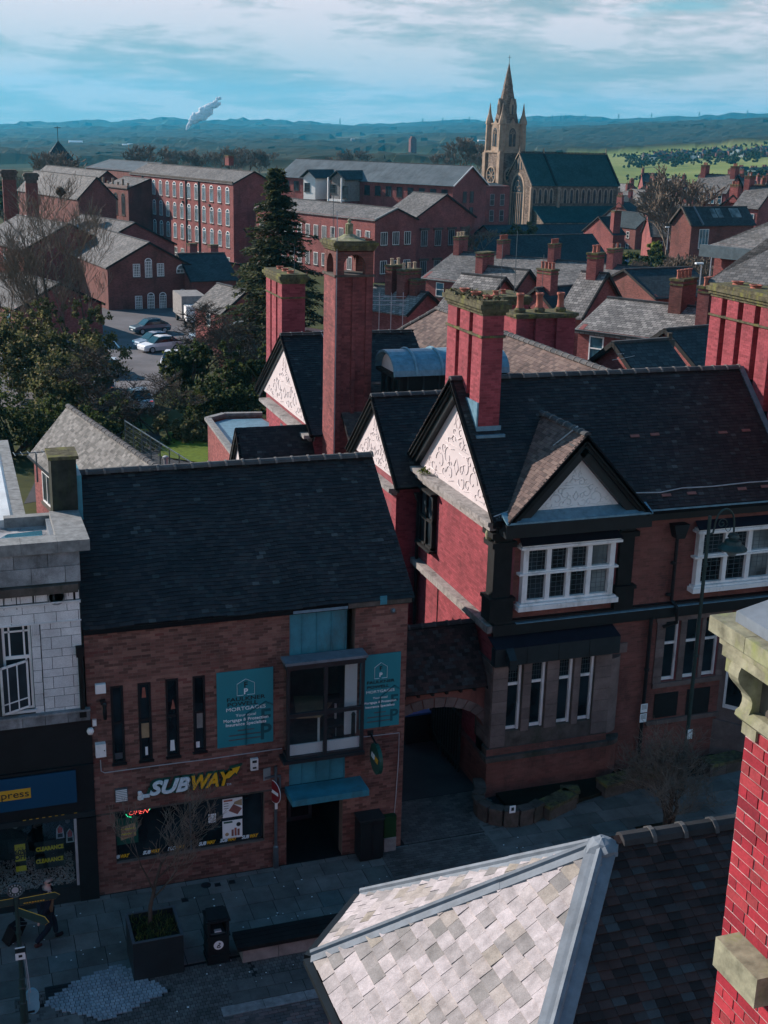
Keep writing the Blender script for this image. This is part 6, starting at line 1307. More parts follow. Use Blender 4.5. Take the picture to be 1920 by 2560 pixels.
# car park and yards
MB().prism([(*(onz(a,b,-2.)[:2]),-1.96)for a,b in((-200,1010),(330,1030),(470,920),(520,800),(430,770),(200,770),(-200,860))],(0,0,-.02)).build('car_park','asphalt_pale',kind='structure')
bm_=MB()
for k in range(5):p=onz(150+k*70,860+6*(k%2),-2.);bm_.box(p[0]-.06,p[0]+.06,p[1]-2.4,p[1]+2.4,-1.956,-1.95)
bm_.build('bay_markings','print_white',terr)
MB().prism([(*(onz(a,b,-.3)[:2]),-.28)for a,b in((395,1140),(520,1160),(520,1085),(420,1080))],(0,0,-.02)).build('grass_verge','moss',kind='structure')
MB().prism([(*(onz(a,b,-.4)[:2]),-.38)for a,b in((60,1260),(520,1180),(520,1130),(330,1065),(100,1180))],(0,0,-.02)).build('yard','asphalt',kind='structure')
MB().prism([(*(onz(a,b,-2.)[:2]),-1.94)for a,b in((1560,700),(1920,760),(1920,650),(1600,640))],(0,0,-.02)).build('rear_yard','asphalt',kind='structure')
# ================================================================== houses and mills
def along(p,e,px):
    q=CM@(np.array(p,float)-CAMP);d=CM@np.array([e[0],e[1],0.]);return((px-960)*q[2]-FPX*q[0])/(FPX*d[0]-(px-960)*d[2])
FW_={}
def far_window(root,p,e,n,w,h,style='sash',frame='white',glass='glass_blue',arch=False):
    """frame with bars, pane behind, stone sill; p = lower left corner on the wall"""
    key=(round(w,2),round(h,2),style,frame,glass,arch)
    if key not in FW_:
        m=MB();b=.07 if w>.7 else .05;top=h
        m.box(0,w,-.05,.02,0,b).box(0,w,-.05,.02,h-b,h).box(0,b,-.05,.02,b,h-b).box(w-b,w,-.05,.02,b,h-b)
        if style in('sash','cross'):m.box(b,w-b,-.045,.01,h*.5-b/2,h*.5+b/2)
        if style in('cross','grid','tri'):
            n_={'cross':1,'grid':3,'tri':2}[style]
            for k in range(1,n_+1):m.box(w*k/(n_+1)-b*.35,w*k/(n_+1)+b*.35,-.045,.01,b,h-b)
        if style=='grid':
            for k in range(1,5):m.box(b,w-b,-.045,.01,h*k/5-b*.3,h*k/5+b*.3)
        if arch:
            K=8
            for k in range(K):
                a,a2=math.pi*k/K,math.pi*(k+1)/K;m.prism([(w/2+w/2*math.cos(a),-.05,h+w*.4*math.sin(a)),(w/2+w/2*math.cos(a2),-.05,h+w*.4*math.sin(a2)),(w/2+w*.38*math.cos(a2),-.05,h+w*.3*math.sin(a2)),(w/2+w*.38*math.cos(a),-.05,h+w*.3*math.sin(a))],(0,.07,0))
        fr=m.mesh('window',frame);g=MB().box(b,w-b,-.015,-.005,b,h-b)
        if arch:g.prism([(w/2+w*.4*math.cos(math.pi*k/8),-.015,h-.05+w*.33*math.sin(math.pi*k/8))for k in range(9)],(0,.01,0))
        FW_[key]=(fr,g.mesh('pane',glass),MB().box(-.08,w+.08,-.12,.0,-.14,-.01).mesh('sill','stone_dark'),MB().box(-.02,w+.02,-.008,0,0,h).mesh('reveal','interior'))
    e=np.array([e[0],e[1],0.]);n=np.array([n[0],n[1],0.]);ya=-n
    m4=Matrix(((e[0],ya[0],0,p[0]+n[0]*.01),(e[1],ya[1],0,p[1]+n[1]*.01),(0,0,1,p[2]),(0,0,0,1)))
    fr,g,s,rv=FW_[key];wo=obj('window',fr,root,mat=m4)
    for nm,me_ in(('pane',g),('sill',s)):
        o=bpy.data.objects.new(nm,me_);COL.objects.link(o);o.parent=wo
    return wo
def stack(root,c,e,w,d,h,zb,mat='bt_red',pots=2,potmat='pot',nm='chimney',cap='cap_moss'):
    """a chimney stack as a part: c centre xy, e axis; zb bottom z"""
    ex=np.array([e[0],e[1],0.]);ey=np.array([-e[1],e[0],0.]);o=np.array([c[0],c[1],zb])-ex*w/2-ey*d/2
    m=MB().obox(o,ex*w,ey*d,Z_*h);ch=m.build(nm,mat,root);k=.07
    o2=o-ex*k-ey*k;m=MB().obox(o2+Z_*(h+.001),ex*(w+2*k),ey*(d+2*k),Z_*.14).obox(o2+ex*k*.4+ey*k*.4+Z_*(h-.25),ex*(w+1.2*k),ey*(d+1.2*k),Z_*.1);m.build('chimney_cap',cap,ch)
    if pots:
        r=min(.14,w/pots*.35);me_k=('pot',potmat,round(r,2),.5)
        if me_k not in UNIT:UNIT[me_k]=MB().lathe([(r*1.1,0),(r*.9,.1),(r*.85,.42),(r*1.1,.45),(r*1.1,.52),(r*.75,.52)],(0,0,0),8).mesh('chimney_pot',potmat)
        for i in range(pots):
            p=o+ex*w*(i+.5)/pots+ey*d/2+Z_*(h+.12);q=bpy.data.objects.new('chimney_pot',UNIT[me_k]);COL.objects.link(q);q.parent=ch;q.matrix_basis=Matrix.Translation(Vector(p))if False else Matrix.Translation(Vector(p))
    return ch
class H:pass
def house(name,label,cat,K,yaw=None,F=None,LW=None,LS=None,fx=None,sx=None,axis='y',rise=None,pitch=38,zb=-7,wall='bt_red',roof='st_grey',group=None,over=.25,hip=False,coping=None,verge='timber',ay=None,ayfar=False):
    Kp=atd(*K);zE_=Kp[2]
    if F is not None:
        Fp=onz(F[0],F[1],zE_);dv=(Fp-Kp)[:2];LW=np.linalg.norm(dv);ey=dv/LW;yaw=math.degrees(math.atan2(-ey[0],ey[1]))
    y_=math.radians(yaw);ex=np.array([math.cos(y_),math.sin(y_)]);ey=np.array([-math.sin(y_),math.cos(y_)])
    if fx is not None:LW=along(Kp,ey,fx)
    if sx is not None:LS=along(Kp,ex,sx)
    h=H();h.K,h.ex,h.ey,h.LW,h.LS,h.z,h.zb=Kp,ex,ey,LW,LS,zE_,zb
    pt=lambda a,b,z:np.array([Kp[0]+ex[0]*a+ey[0]*b,Kp[1]+ex[1]*a+ey[1]*b,z]);h.pt=pt
    t=thing(name,tuple(pt(0,0,max(zb,-6))),label,cat,group);h.t=t
    half=(LS if axis=='y' else LW)/2;rise=rise if rise is not None else half*math.tan(math.radians(pitch));h.axis=axis
    if ay is not None:
        q=pt(LS/2,LW if ayfar else 0,0)if axis=='y' else pt(0,LW/2,0);a0_,a1_=0.,40.
        lo,hi=-20.,60.
        for _ in range(40):
            mid=(lo+hi)/2
            if P((q[0],q[1],mid))[1]>ay:lo=mid
            else:hi=mid
        rise=max(.3,lo-zE_)
    h.rise=rise
    c=[pt(0,0,zb),pt(LS,0,zb),pt(LS,LW,zb),pt(0,LW,zb)];m=MB().prism(c,(0,0,zE_-zb))
    o=over
    if axis=='y':
        A,B,C_,D_=pt(-o,-o,zE_-o*.5),pt(-o,LW+o,zE_-o*.5),pt(LS+o,LW+o,zE_-o*.5),pt(LS+o,-o,zE_-o*.5);hh=half*.9 if hip else-o;R0,R1=pt(LS/2,hh,zE_+rise),pt(LS/2,LW-hh,zE_+rise)
        if not hip:m.prism([pt(0,0.001,zE_),pt(LS,0.001,zE_),pt(LS/2,0.001,zE_+rise-.12)],(ey[0]*.3,ey[1]*.3,0));m.prism([pt(0,LW-.3,zE_),pt(LS,LW-.3,zE_),pt(LS/2,LW-.3,zE_+rise-.12)],(ey[0]*.3,ey[1]*.3,0))
        q=MB().prism([A,R0,R1,B],(0,0,-.1)).prism([D_,C_,R1,R0],(0,0,-.1))
        if hip:q.prism([A,D_,R0],(0,0,-.1)).prism([B,C_,R1],(0,0,-.1))
    else:
        A,B,C_,D_=pt(-o,-o,zE_-o*.5),pt(LS+o,-o,zE_-o*.5),pt(LS+o,LW+o,zE_-o*.5),pt(-o,LW+o,zE_-o*.5);hh=half*.9 if hip else-o;R0,R1=pt(hh,LW/2,zE_+rise),pt(LS-hh,LW/2,zE_+rise)
        if not hip:m.prism([pt(0.001,0,zE_),pt(0.001,LW,zE_),pt(0.001,LW/2,zE_+rise-.12)],(ex[0]*.3,ex[1]*.3,0));m.prism([pt(LS-.3,0,zE_),pt(LS-.3,LW,zE_),pt(LS-.3,LW/2,zE_+rise-.12)],(ex[0]*.3,ex[1]*.3,0))
        q=MB().prism([A,B,R1,R0],(0,0,-.1)).prism([C_,D_,R0,R1],(0,0,-.1))
        if hip:q.prism([A,D_,R0],(0,0,-.1)).prism([B,C_,R1],(0,0,-.1))
    m.build('wall',wall,t);q.build('roof',roof,t);h.R0,h.R1=R0,R1
    MB().bar(R0+Z_*.04,R1+Z_*.04,.22,.12).build('ridge','ridge',t)
    if coping and not hip:
        for(a,b)in((A,R0),(D_ if axis=='y' else D_,R0)):MB().bar(a+Z_*.08,b+Z_*.1,.3,.22).build('gable_coping',coping,t)
    elif not hip:
        for(a,b)in((A,R0),(D_,R0)):MB().bar(a-Z_*.05,b-Z_*.02,.1,.22).build('bargeboard',verge,t)
    return h
def wins(h,face,rows,n,w,hgt,a0=None,a1=None,style='sash',frame='white',glass='glass_blue',arch=False,skip=()):
    """rows: heights below the eave of each window's sill"""
    e,nn,L=(h.ex,-h.ey,h.LS)if face=='S' else(h.ey,-h.ex,h.LW);a0=.6 if a0 is None else a0;a1=L-.6 if a1 is None else a1
    for r,zz in enumerate(rows):
        for k in range(n):
            if(r,k)in skip:continue
            s=a0+(a1-a0)*(k+.5)/n-w/2
            p=h.pt(s,0,h.z-zz)if face=='S' else h.pt(0,s+w,h.z-zz);ee=e if face=='S' else-e
            far_window(h.t,p,ee,nn,w,hgt,style,frame,glass,arch)
# four storey mill
m1=house('brick_mill','long four storey red brick mill with rows of white framed windows','mill',(583,458,215),yaw=15,fx=325,sx=686,pitch=24,roof='st_grey',zb=-5,ay=429)
rows_=[3.4,7.0,10.6]
wins(m1,'W',rows_,14,1.35,2.2,style='tri',arch=True,glass='glass_blue');wins(m1,'W',[14.2],14,1.35,2.0,style='sash',glass='glass_pale');wins(m1,'S',[5.6],1,1.4,2.1,a0=4,a1=9)
for s in(.30,.42,.86):p=m1.pt(-.08,m1.LW*s,0);MB().bar((p[0],p[1],m1.z-.2),(p[0],p[1],-5),.25).build('downpipe','black',m1.t)
for s in(.2,.45,.7):p=m1.pt(-.3,m1.LW*s,m1.z-4.2);MB().obox(p,(.5,0,0),(0,.7,0),(0,0,.35)).build('vent_box','stone_dark',m1.t)
MB().obox(m1.pt(0,-.02,m1.z),np.array([*m1.ey,0])*m1.LW,np.array([*(-m1.ex),0])*.2,(0,0,.25)).build('eaves_course','stone_dark',m1.t)
stack(m1.t,m1.pt(7,m1.LW*.35,0)[:2],m1.ex,1,1.4,1.6,m1.z+2.4,pots=0)
ml=house('mill_link','narrow stone dressed link with tall arched windows left of the four storey mill','mill',(320,470,243),yaw=17,fx=258,LS=9,pitch=20,roof='st_grey',zb=-5,wall='bt_brown')
wins(ml,'W',[5.0],3,1.5,3.4,style='tri',arch=True,glass='glass_dull',frame='stone_dark');MB().obox(ml.pt(-.3,-.2,ml.z-.1),np.array([*ml.ey,0])*ml.LW,np.array([*ml.ex,0])*.5,(0,0,.5)).build('parapet','stone',ml.t)
for k in range(6):p=ml.pt(-.15,ml.LW*k/5,ml.z);MB().obox(p,(.4,0,0),(0,.4,0),(0,0,1.5 if k%2 else .9)).build('baluster','church_dress',ml.t)
m0=house('brick_mill','broad mill with a dark gable and mottled grey roof behind the big bare tree','mill',(195,497,228),yaw=15,fx=45,sx=290,pitch=34,roof='st_grey',zb=-5,wall='bt_brown',ay=443)
wins(m0,'W',[6.5,10],5,1.3,2.0,style='tri')
m0b=house('brick_mill','upper grey roofed mill range farthest left behind the broad mill','mill',(238,452,262),yaw=15,fx=90,sx=298,pitch=30,roof='st_grey',zb=-5,wall='bt_brown',ay=428);wins(m0b,'W',[4],5,1.2,1.8)
for(px0,px1,py,D,lb)in((8,46,424,195,'far left square mill chimney with a pale capped top'),(66,98,432,190,'second square mill chimney from the left edge')):
    a=atd(px0,py,D);w=along(a,(1,0),px1);t=thing('mill_chimney',(a[0],a[1],-4),lb,'chimney');MB().prism([(a[0]-.2,a[1],-4),(a[0]+w*.72+.2,a[1],-4),(a[0]+w*.72+.2,a[1]+w*.7,-4),(a[0]-.2,a[1]+w*.7,-4)],(0,0,a[2]+2.6)).build('stack','bt_brown',t)
    capped(t,a[0],a[0]+w*.7,a[1],a[1]+w*.7,a[2]-1.4,'stone_dark',((.15,.4),(.35,.5),(.5,.3),(.3,.2)))
# low central mill, gabled mill
m2=house('brick_mill','two storey red brick mill with patched grey roof right of the dark conifer','mill',(938,549,185),yaw=20,fx=640,sx=1042,pitch=22,roof='st_grey',zb=-5,ay=521)
wins(m2,'W',[3.6,7.7],14,1.1,1.9,style='tri',glass='glass_dull');wins(m2,'S',[3.7,7.8],3,1.25,1.9,style='tri',glass='glass_dull')
MB().bar(m2.pt(-.3,-.3,m2.z+.0),m2.R0+(0,0,.1),.3,.2).build('gable_coping','coping',m2.t)
m3=house('brick_mill','tall dark gabled mill with heavy window hoods in the middle of the town','mill',(1037,545,196),yaw=20,fx=958,sx=1187,pitch=26,roof='st_grey',zb=-5,ay=486)
wins(m3,'S',[4.3,8.9],4,1.3,2.4,style='tri',glass='glass_dull',frame='pipe_white')
for r in(4.3,8.9):
    for k in range(4):
        s=.6+(m3.LS-1.2)*(k+.5)/4;MB().obox(m3.pt(s-.95,-.2,m3.z-r+2.4),np.array([*m3.ex,0])*1.9,np.array([*m3.ey,0])*.2,(0,0,.35)).build('window_hood','stone_dark',m3.t)
# flats
fl_=house('block_of_flats','modern red brick flats with a long blue grey roof and pale gabled fronts','flats',(1133,462,262),yaw=33,fx=700,sx=1216,pitch=30,roof='st_blue',zb=-6,over=.5,verge='white',ay=415)
wins(fl_,'S',[3.6,6.8],2,1.3,2.2,a0=3,a1=fl_.LS-4,style='sash',glass='glass_dull',frame='metal_dark');wins(fl_,'W',[3.0],16,1.5,2.0,style='tri',frame='metal_dark',glass='glass_dull')
for(px0,px1,lb)in((785,838,0),(853,913,1)):
    a=along(fl_.K,fl_.ey,(px0+px1)/2);wd_=abs(along(fl_.K,fl_.ey,px0)-along(fl_.K,fl_.ey,px1))*.55;d_=5.;p=lambda u,v,z:fl_.pt(-u,a+v,z)
    zt_=fl_.z+.2;rz_=zt_+wd_*.36
    MB().prism([p(d_,-wd_/2,fl_.z-4.4),p(d_,wd_/2,fl_.z-4.4),p(d_,wd_/2,zt_),p(d_,0,rz_),p(d_,-wd_/2,zt_)],(*(fl_.ex*(d_+2)),0)).build('clad_gable','plaster_grey' if lb==0 else 'concrete',fl_.t)
    MB().prism([p(d_-.01,-wd_/2,-6),p(d_-.01,wd_/2,-6),p(d_-.01,wd_/2,fl_.z-4.45),p(d_-.01,-wd_/2,fl_.z-4.45)],(*(fl_.ex*(d_)),0)).build('lower_wall','bt_red',fl_.t)
    MB().prism([p(d_+.7,-wd_/2-.6,zt_-.2),p(d_+.7,0,rz_+.25),p(-6,0,rz_+.25),p(-6,-wd_/2-.6,zt_-.2)],(0,0,.15)).prism([p(d_+.7,wd_/2+.6,zt_-.2),p(d_+.7,0,rz_+.25),p(-6,0,rz_+.25),p(-6,wd_/2+.6,zt_-.2)],(0,0,.15)).build('gable_roof','st_dark',fl_.t)
    far_window(fl_.t,p(d_+.01,1.4 if lb==0 else 2.2,fl_.z-2.8),-fl_.ey,-fl_.ex,1.6,1.8,'sash','metal_grey','glass_dull')
    if lb:MB().prism([p(d_+1.2,-wd_/2,fl_.z-4.4),p(d_+1.2,wd_/2,fl_.z-4.4),p(d_+1.2,wd_/2,fl_.z-4.),p(d_+1.2,-wd_/2,fl_.z-4.)],(*(fl_.ex*1.2),0)).build('balcony','white',fl_.t);MB().bar(p(d_+1.1,-wd_/2,-6),p(d_+1.1,-wd_/2,rz_-wd_*.3),.25).bar(p(d_+1.1,wd_/2,-6),p(d_+1.1,wd_/2,rz_-wd_*.3),.25).build('post','white',fl_.t);far_window(fl_.t,p(d_+.01,-.6,fl_.z-3.8),-fl_.ey,-fl_.ex,2.2,2.6,'sash','metal_dark','glass_dull')
a=along(fl_.K,fl_.ey,960);b=along(fl_.K,fl_.ey,1000)
# ---- church
def lancet(root,p,e,n,w,h,tr=None,sur='church_dress',gl='glass_dull',sw=.35):
    e3,n3=np.array([e[0],e[1],0.]),np.array([n[0],n[1],0.])
    def pa(W,Hh,off):
        q=[p-e3*W/2,p+e3*W/2,p+e3*W/2+Z_*Hh*.68];
        for k in range(1,6):s=k/6;q.append(p+e3*W/2*math.cos(s*math.pi/2)+Z_*(Hh*.68+Hh*.32*math.sin(s*math.pi/2)*(1-.0)))
        q.append(p+Z_*Hh)
        for k in range(5,0,-1):s=k/6;q.append(p-e3*W/2*math.cos(s*math.pi/2)+Z_*(Hh*.68+Hh*.32*math.sin(s*math.pi/2)))
        q.append(p-e3*W/2+Z_*Hh*.68);return[x+n3*off for x in q]
    o=MB().prism(pa(w+2*sw,h+sw,.10),-n3*.1).build('window_surround',sur,root);MB().prism(pa(w,h,.12),-n3*.015).build('pane',gl,o)
    if tr:
        m=MB()
        for k in range(1,tr):s=(k/tr-.5)*w;m.bar(p+e3*s+n3*.16,p+e3*s+n3*.16+Z_*h*.68,.16)
        for k in range(tr):
            s=((k+.5)/tr-.5)*w;m.tube([p+e3*(s+.3*w/tr*math.cos(a))+n3*.16+Z_*(h*.66+.3*w/tr*math.sin(a))for a in np.linspace(0,math.pi,6)],.07,4)
        for(cx,cz,r)in((0,.84,.16),(-.17,.76,.11),(.17,.76,.11)):m.tube([p+e3*(cx*w+r*w*math.cos(a))+n3*.16+Z_*(h*cz+r*w*math.sin(a))for a in np.linspace(0,2*math.pi,13)],.08,4)
        m.build('tracery',sur,o)
    return o
cu=house('church','big stone church nave with green slate roof and a row of paired lancet windows','church',(1330,463,325),yaw=8,sx=1546,fx=1262,axis='x',rise=None,pitch=54,wall='church_stone',roof='church_slate',zb=-8,coping='church_dress',ay=383)
L_,Wn,z_=cu.LS,cu.LW,cu.z;ez_=z_-9.4
# roof division, ridge crest
MB().bar(cu.pt(L_*.27,-.3,z_),cu.pt(L_*.27,Wn/2,z_+cu.rise)+Z_*.1,.5,.35).bar(cu.pt(L_+.1,-.3,z_),cu.pt(L_+.1,Wn/2,z_+cu.rise)+Z_*.1,.5,.35).build('roof_coping','timber',cu.t)
cr=MB()
for k in range(60):p=cu.pt(L_*k/60,Wn/2,z_+cu.rise+.1);cr.obox(p,(.28,0,0),(0,.12,0),(0,0,.38))
cr.build('ridge_crest','timber',cu.t);
for s in(0.,.27,1.):p=cu.pt(L_*s,Wn/2,z_+cu.rise);MB().lathe([(.35,0),(.15,.5),(.08,1.5)],p,6).build('ridge_finial','church_dress',cu.t)
for i,px in enumerate((1344,1372,1407,1437,1466,1494,1522)):
    a=along(cu.K,cu.ex,px);
    for d_ in(-.85,.85):lancet(cu.t,cu.pt(a+d_,-.0,z_-4.4),cu.ex,-cu.ey,.75,3.4,sw=.32)
for px in(1328,1396,1545):a=along(cu.K,cu.ex,px);MB().obox(cu.pt(a-.3,-.5,-8),np.array([*cu.ex,0])*.7,np.array([*cu.ey,0])*.6,(0,0,z_+7.5)).build('buttress','church_dress',cu.t)
# west gable windows
lancet(cu.t,cu.pt(0,Wn/2,z_-11),cu.ey,-cu.ex,5.2,13.2,tr=6,sw=.6)
for d_,h_ in((-1.2,2.2),(0,3.0),(1.2,2.2)):lancet(cu.t,cu.pt(0,Wn/2+d_,z_+cu.rise*.48),cu.ey,-cu.ex,.7,h_,sw=.2)
# aisle
ah,ad=4.3,5.2;zA0=z_-5.2;zA1=z_-8.6
MB().prism([cu.pt(0.6,-ad,-8),cu.pt(L_+.6,-ad,-8),cu.pt(L_+.6,0,-8),cu.pt(.6,0,-8)],(0,0,zA1+8)).prism([cu.pt(.6,-ad,zA1),cu.pt(.6,0,zA1),cu.pt(.6,0,zA0)],(*(cu.ex*L_),0)).build('aisle_wall','church_stone',cu.t)
MB().prism([cu.pt(.3,-ad-.4,zA1-.1),cu.pt(L_+1,-ad-.4,zA1-.1),cu.pt(L_+1,0,zA0+.1),cu.pt(.3,0,zA0+.1)],(0,0,-.2)).build('aisle_roof','church_slate',cu.t)
for i in range(8):a=L_*(i+.6)/8.2;lancet(cu.t,cu.pt(a,-ad,zA1-4.2),cu.ex,-cu.ey,1.9,3.6,tr=2,sw=.4)
# tower with spire
tw=7.6;Tp=atd(1222,460,336);tx=along(Tp,cu.ey,1262);
T0=np.array([Tp[0],Tp[1]]);tc=thing('church_tower',(T0[0],T0[1],-6),'tall stone church tower with pinnacles and a slender spire','church tower')
cW=atd(1262,380,338);e1,e2_=np.array([*cu.ex,0]),np.array([*cu.ey,0]);cc=np.array([cW[0],cW[1],0])
def tz(py,D=338):return atd(1262,py,D)[2]
def sq(hw,z0,z1,nm,mat,hw2=None):
    hw2=hw if hw2 is None else hw2;a=[cc+e1*i*hw+e2_*j*hw+Z_*z0 for i,j in((-1,-1),(1,-1),(1,1),(-1,1))];b=[cc+e1*i*hw2+e2_*j*hw2+Z_*z1 for i,j in((-1,-1),(1,-1),(1,1),(-1,1))]
    return MB().hexa(a+b).build(nm,mat,tc)
z1_,z2_,z3_,z4_=tz(382),tz(312),tz(287),tz(158)
sq(3.6,-8,z1_,'lower_stage','church_stone');sq(3.9,z1_,z1_+.5,'string_course','church_dress');sq(3.15,z1_+.5,z2_,'belfry_stage','church_dress');sq(3.35,z2_,z2_+.4,'parapet','church_dress')
for i in(-1,1):
    for j in(-1,1):
        c_=cc+e1*i*3.5+e2_*j*3.5;MB().obox(c_-e1*.65-e2_*.65-Z_*8,e1*1.3,e2_*1.3,Z_*(z1_+8)).build('buttress','church_dress',tc)
        c2=cc+e1*i*3.1+e2_*j*3.1;MB().lathe([(.95,z1_+.3),(.85,z2_),(1.05,z2_+.2),(.95,z2_+.9),(.42,z2_+2.6),(.06,z2_+5.2)],(c2[0],c2[1],0),8).build('pinnacle','church_dress',tc)
for n3,e3 in((-e1,e2_),(-e2_,e1)):
    lancet(tc,cc+n3*3.15+Z_*(z1_+1.6),e3[:2],n3[:2],2.0,z2_-z1_-2.4,tr=2,sw=.5)
    ring=MB().tube([cc+n3*3.7+Z_*(z1_-5.6)+e3*2.1*math.cos(a)+Z_*2.1*math.sin(a)for a in np.linspace(0,2*math.pi,17)],.3,6);rr_=ring.build('rose_window','church_dress',tc)
    MB().prism([cc+n3*3.62+Z_*(z1_-5.6)+e3*2.0*math.cos(a)+Z_*2.0*math.sin(a)for a in np.linspace(0,2*math.pi,17)[:-1]],n3*.03).build('pane','glass_dull',rr_)
    sp_=MB()
    for k in range(8):a=math.pi*k/4;sp_.bar(cc+n3*3.72+Z_*(z1_-5.6),cc+n3*3.72+Z_*(z1_-5.6)+e3*1.9*math.cos(a)+Z_*1.9*math.sin(a),.16)
    sp_.build('tracery','church_dress',rr_)
    for k in range(4):lancet(tc,cc+n3*3.6+e3*(-1.8+1.2*k)+Z_*(z1_-13),e3[:2],n3[:2],.55,2.2,sw=.2)
    MB().prism([cc+n3*3.3+e3*-1.5+Z_*(z2_-.8),cc+n3*3.3+e3*1.5+Z_*(z2_-.8),cc+n3*3.3+Z_*(z2_+1.5)],-n3*.5).build('gablet','church_dress',tc)
sp=MB();R_=3.0;b=len(sp.v);prof=[(R_*1.05,z2_+.4),(R_*.72,z2_+(z4_-z2_)*.30),(R_*.74,z2_+(z4_-z2_)*.31),(R_*.40,z2_+(z4_-z2_)*.61),(R_*.42,z2_+(z4_-z2_)*.62),(.07,z4_)]
sp.lathe(prof,(cc[0],cc[1],0),8).build('spire','church_stone',tc)
for n3,e3 in((-e1,e2_),(-e2_,e1),(e1,e2_)):
    zz=z2_+2.6;q=cc+n3*2.6+Z_*zz;MB().prism([q-e3*.6,q+e3*.6,q+e3*.6+Z_*1.9,q+Z_*3.8,q-e3*.6+Z_*1.9],-n3*1.2).build('lucarne','church_dress',tc);lancet(tc,q+n3*.02,e3[:2],n3[:2],.5,2.4,sw=.1)
MB().tube([cc+Z_*z4_,cc+Z_*(z4_+2.0)],.06,4).bar(cc+Z_*(z4_+1.4)-e1*.5,cc+Z_*(z4_+1.4)+e1*.5,.08).build('cross','metal_dark',tc)
# parish buildings in front of the church
pa_=house('parish_hall','low hall with a blue grey slate roof right below the church aisle','hall',(1240,600,262),yaw=10,sx=1530,LW=9,axis='x',pitch=30,roof='st_dark',zb=-9,wall='bt_brown')
pb_=house('parish_school','long building with a big near black slate roof below the church','school',(1170,668,205),yaw=9,sx=1528,LW=12,axis='x',pitch=36,roof='st_dark',zb=-9,wall='bt_brown');wins(pb_,'S',[2.6],4,1.2,1.6,a0=8,a1=20)
far_window(pb_.t,pb_.pt(pb_.LS*.66,0,pb_.z-2.2),pb_.ex,-pb_.ey,2,1.6,'cross')
pc_=house('brick_house','tall red brick house end at the right of the near black school roof','house',(1533,585,240),yaw=9,sx=1562,LW=9,axis='x',pitch=32,roof='st_dark',zb=-9,wall='bt_red');wins(pc_,'S',[4],1,1.2,2.2);stack(pc_.t,pc_.pt(.8,.6,0)[:2],pc_.ex,1.6,1,4.5,pc_.z-.5,pots=1)
hw_=house('red_brick_annexe','plain red brick annexe joining the dark mill to the church tower','building',(1214,465,300),yaw=10,sx=1275,LW=12,axis='x',rise=.4,roof='st_dark',zb=-8);wins(hw_,'S',[4.4,8],2,1.2,2.6,frame='pipe_white',glass='glass_dull')
# ---- terraces
t1=house('terrace_house','long brick terrace with a lit grey slate roof and four chimneys behind the black roof','terrace',(1580,745,128),F=(1057,693),sx=1712,pitch=38,roof='st_grey',zb=-5,verge='white',ay=672)
def ridge_stack(h,s,w,d,hgt,pots,mat='bt_red',potmat='pot',off=0.):
    p=h.R0+(h.R1-h.R0)*s;ax=(h.R1-h.R0)[:2];ax=ax/np.linalg.norm(ax);pr=np.array([ax[1],-ax[0]]);p=p[:2]+pr*off;stack(h.t,p,pr if w>=d else ax,w,d,hgt+1.2,h.z+h.rise-1.2,mat,pots,potmat)
for s,w,n in((.97,1.9,3),(.75,1.7,5),(.5,1.6,5),(.22,2.3,2)):ridge_stack(t1,s,w,.75,1.6,n,potmat='pot_pale' if n==3 else 'pot')
wins(t1,'W',[1.9],7,1.0,1.5,style='sash');wins(t1,'S',[.9],1,.8,1.2,a0=2,a1=4)
for(px,py,D,fx,sx,lb,rf)in((1017,783,96,925,1108,'small brick house with a streaked grey slate roof right of the tower chimney','st_lit'),):
    h=house('terrace_house',lb,'house',(px,py,D),yaw=28,fx=fx-30,sx=sx,pitch=36,roof=rf,zb=-5,ay=731);h1=h
ridge_stack(h1,.62,1.5,.7,1.7,2,'bt_brown','pot_pale');ridge_stack(h1,.36,1.9,.8,1.5,3,'bt_brown','pot_pale');ridge_stack(h1,.2,1.0,.8,.8,0,'bt_brown')
b2=house('brick_house','brick house with a big mottled stone slate roof and two chimneys behind the ridge','house',(1760,862,72),F=(1446,822),LS=7.6,pitch=38,roof='st_lit',zb=-4,verge='timber',ay=745,ayfar=True)
far_window(b2.t,b2.pt(0,along(b2.K,b2.ey,1476),b2.z-1.75),-b2.ey,-b2.ex,.95,1.45,'sash');MB().obox(b2.pt(-.3,-.3,b2.z-.12),np.array([*b2.ey,0])*(b2.LW+.5),np.array([*b2.ex,0])*.15,(0,0,.1)).build('gutter','black',b2.t)
ridge_stack(b2,.42,1.9,.8,1.5,4,'bt_brown');
q=b2.pt(1.9,b2.LW*.12,0);stack(b2.t,q[:2],b2.ex,.95,.7,2.2,b2.z+.7,'bt_red',2)
b3=house('brick_outbuilding','low brick outbuilding with a sunlit gable and near black slate roof','outbuilding',(1588,925,58),yaw=10,fx=1490,sx=1705,axis='x',pitch=36,roof='st_dark',zb=-3,ay=857)
b4=house('brick_outbuilding','second dark roofed outbuilding beside the ribbed chimney at the right','outbuilding',(1745,915,66),yaw=14,sx=1860,LW=4.6,axis='x',pitch=34,roof='st_dark',zb=-3)
for x in(1705,1740):p=ony(x,930,55.);
h=house('brick_house','small brick house with a part shaded pale slate roof left of the mottled roof','house',(1452,790,84),yaw=36,fx=1400,LS=6.5,pitch=38,roof='st_lit',zb=-4);ridge_stack(h,.5,1.2,.7,1.2,2)
h=house('brick_house','hipped slate roof with a small ridge finial between the terraces','house',(1400,790,96),yaw=20,sx=1500,LW=5,axis='x',pitch=36,roof='st_dark',zb=-4);ridge_stack(h,.25,1.5,.8,1.3,4)
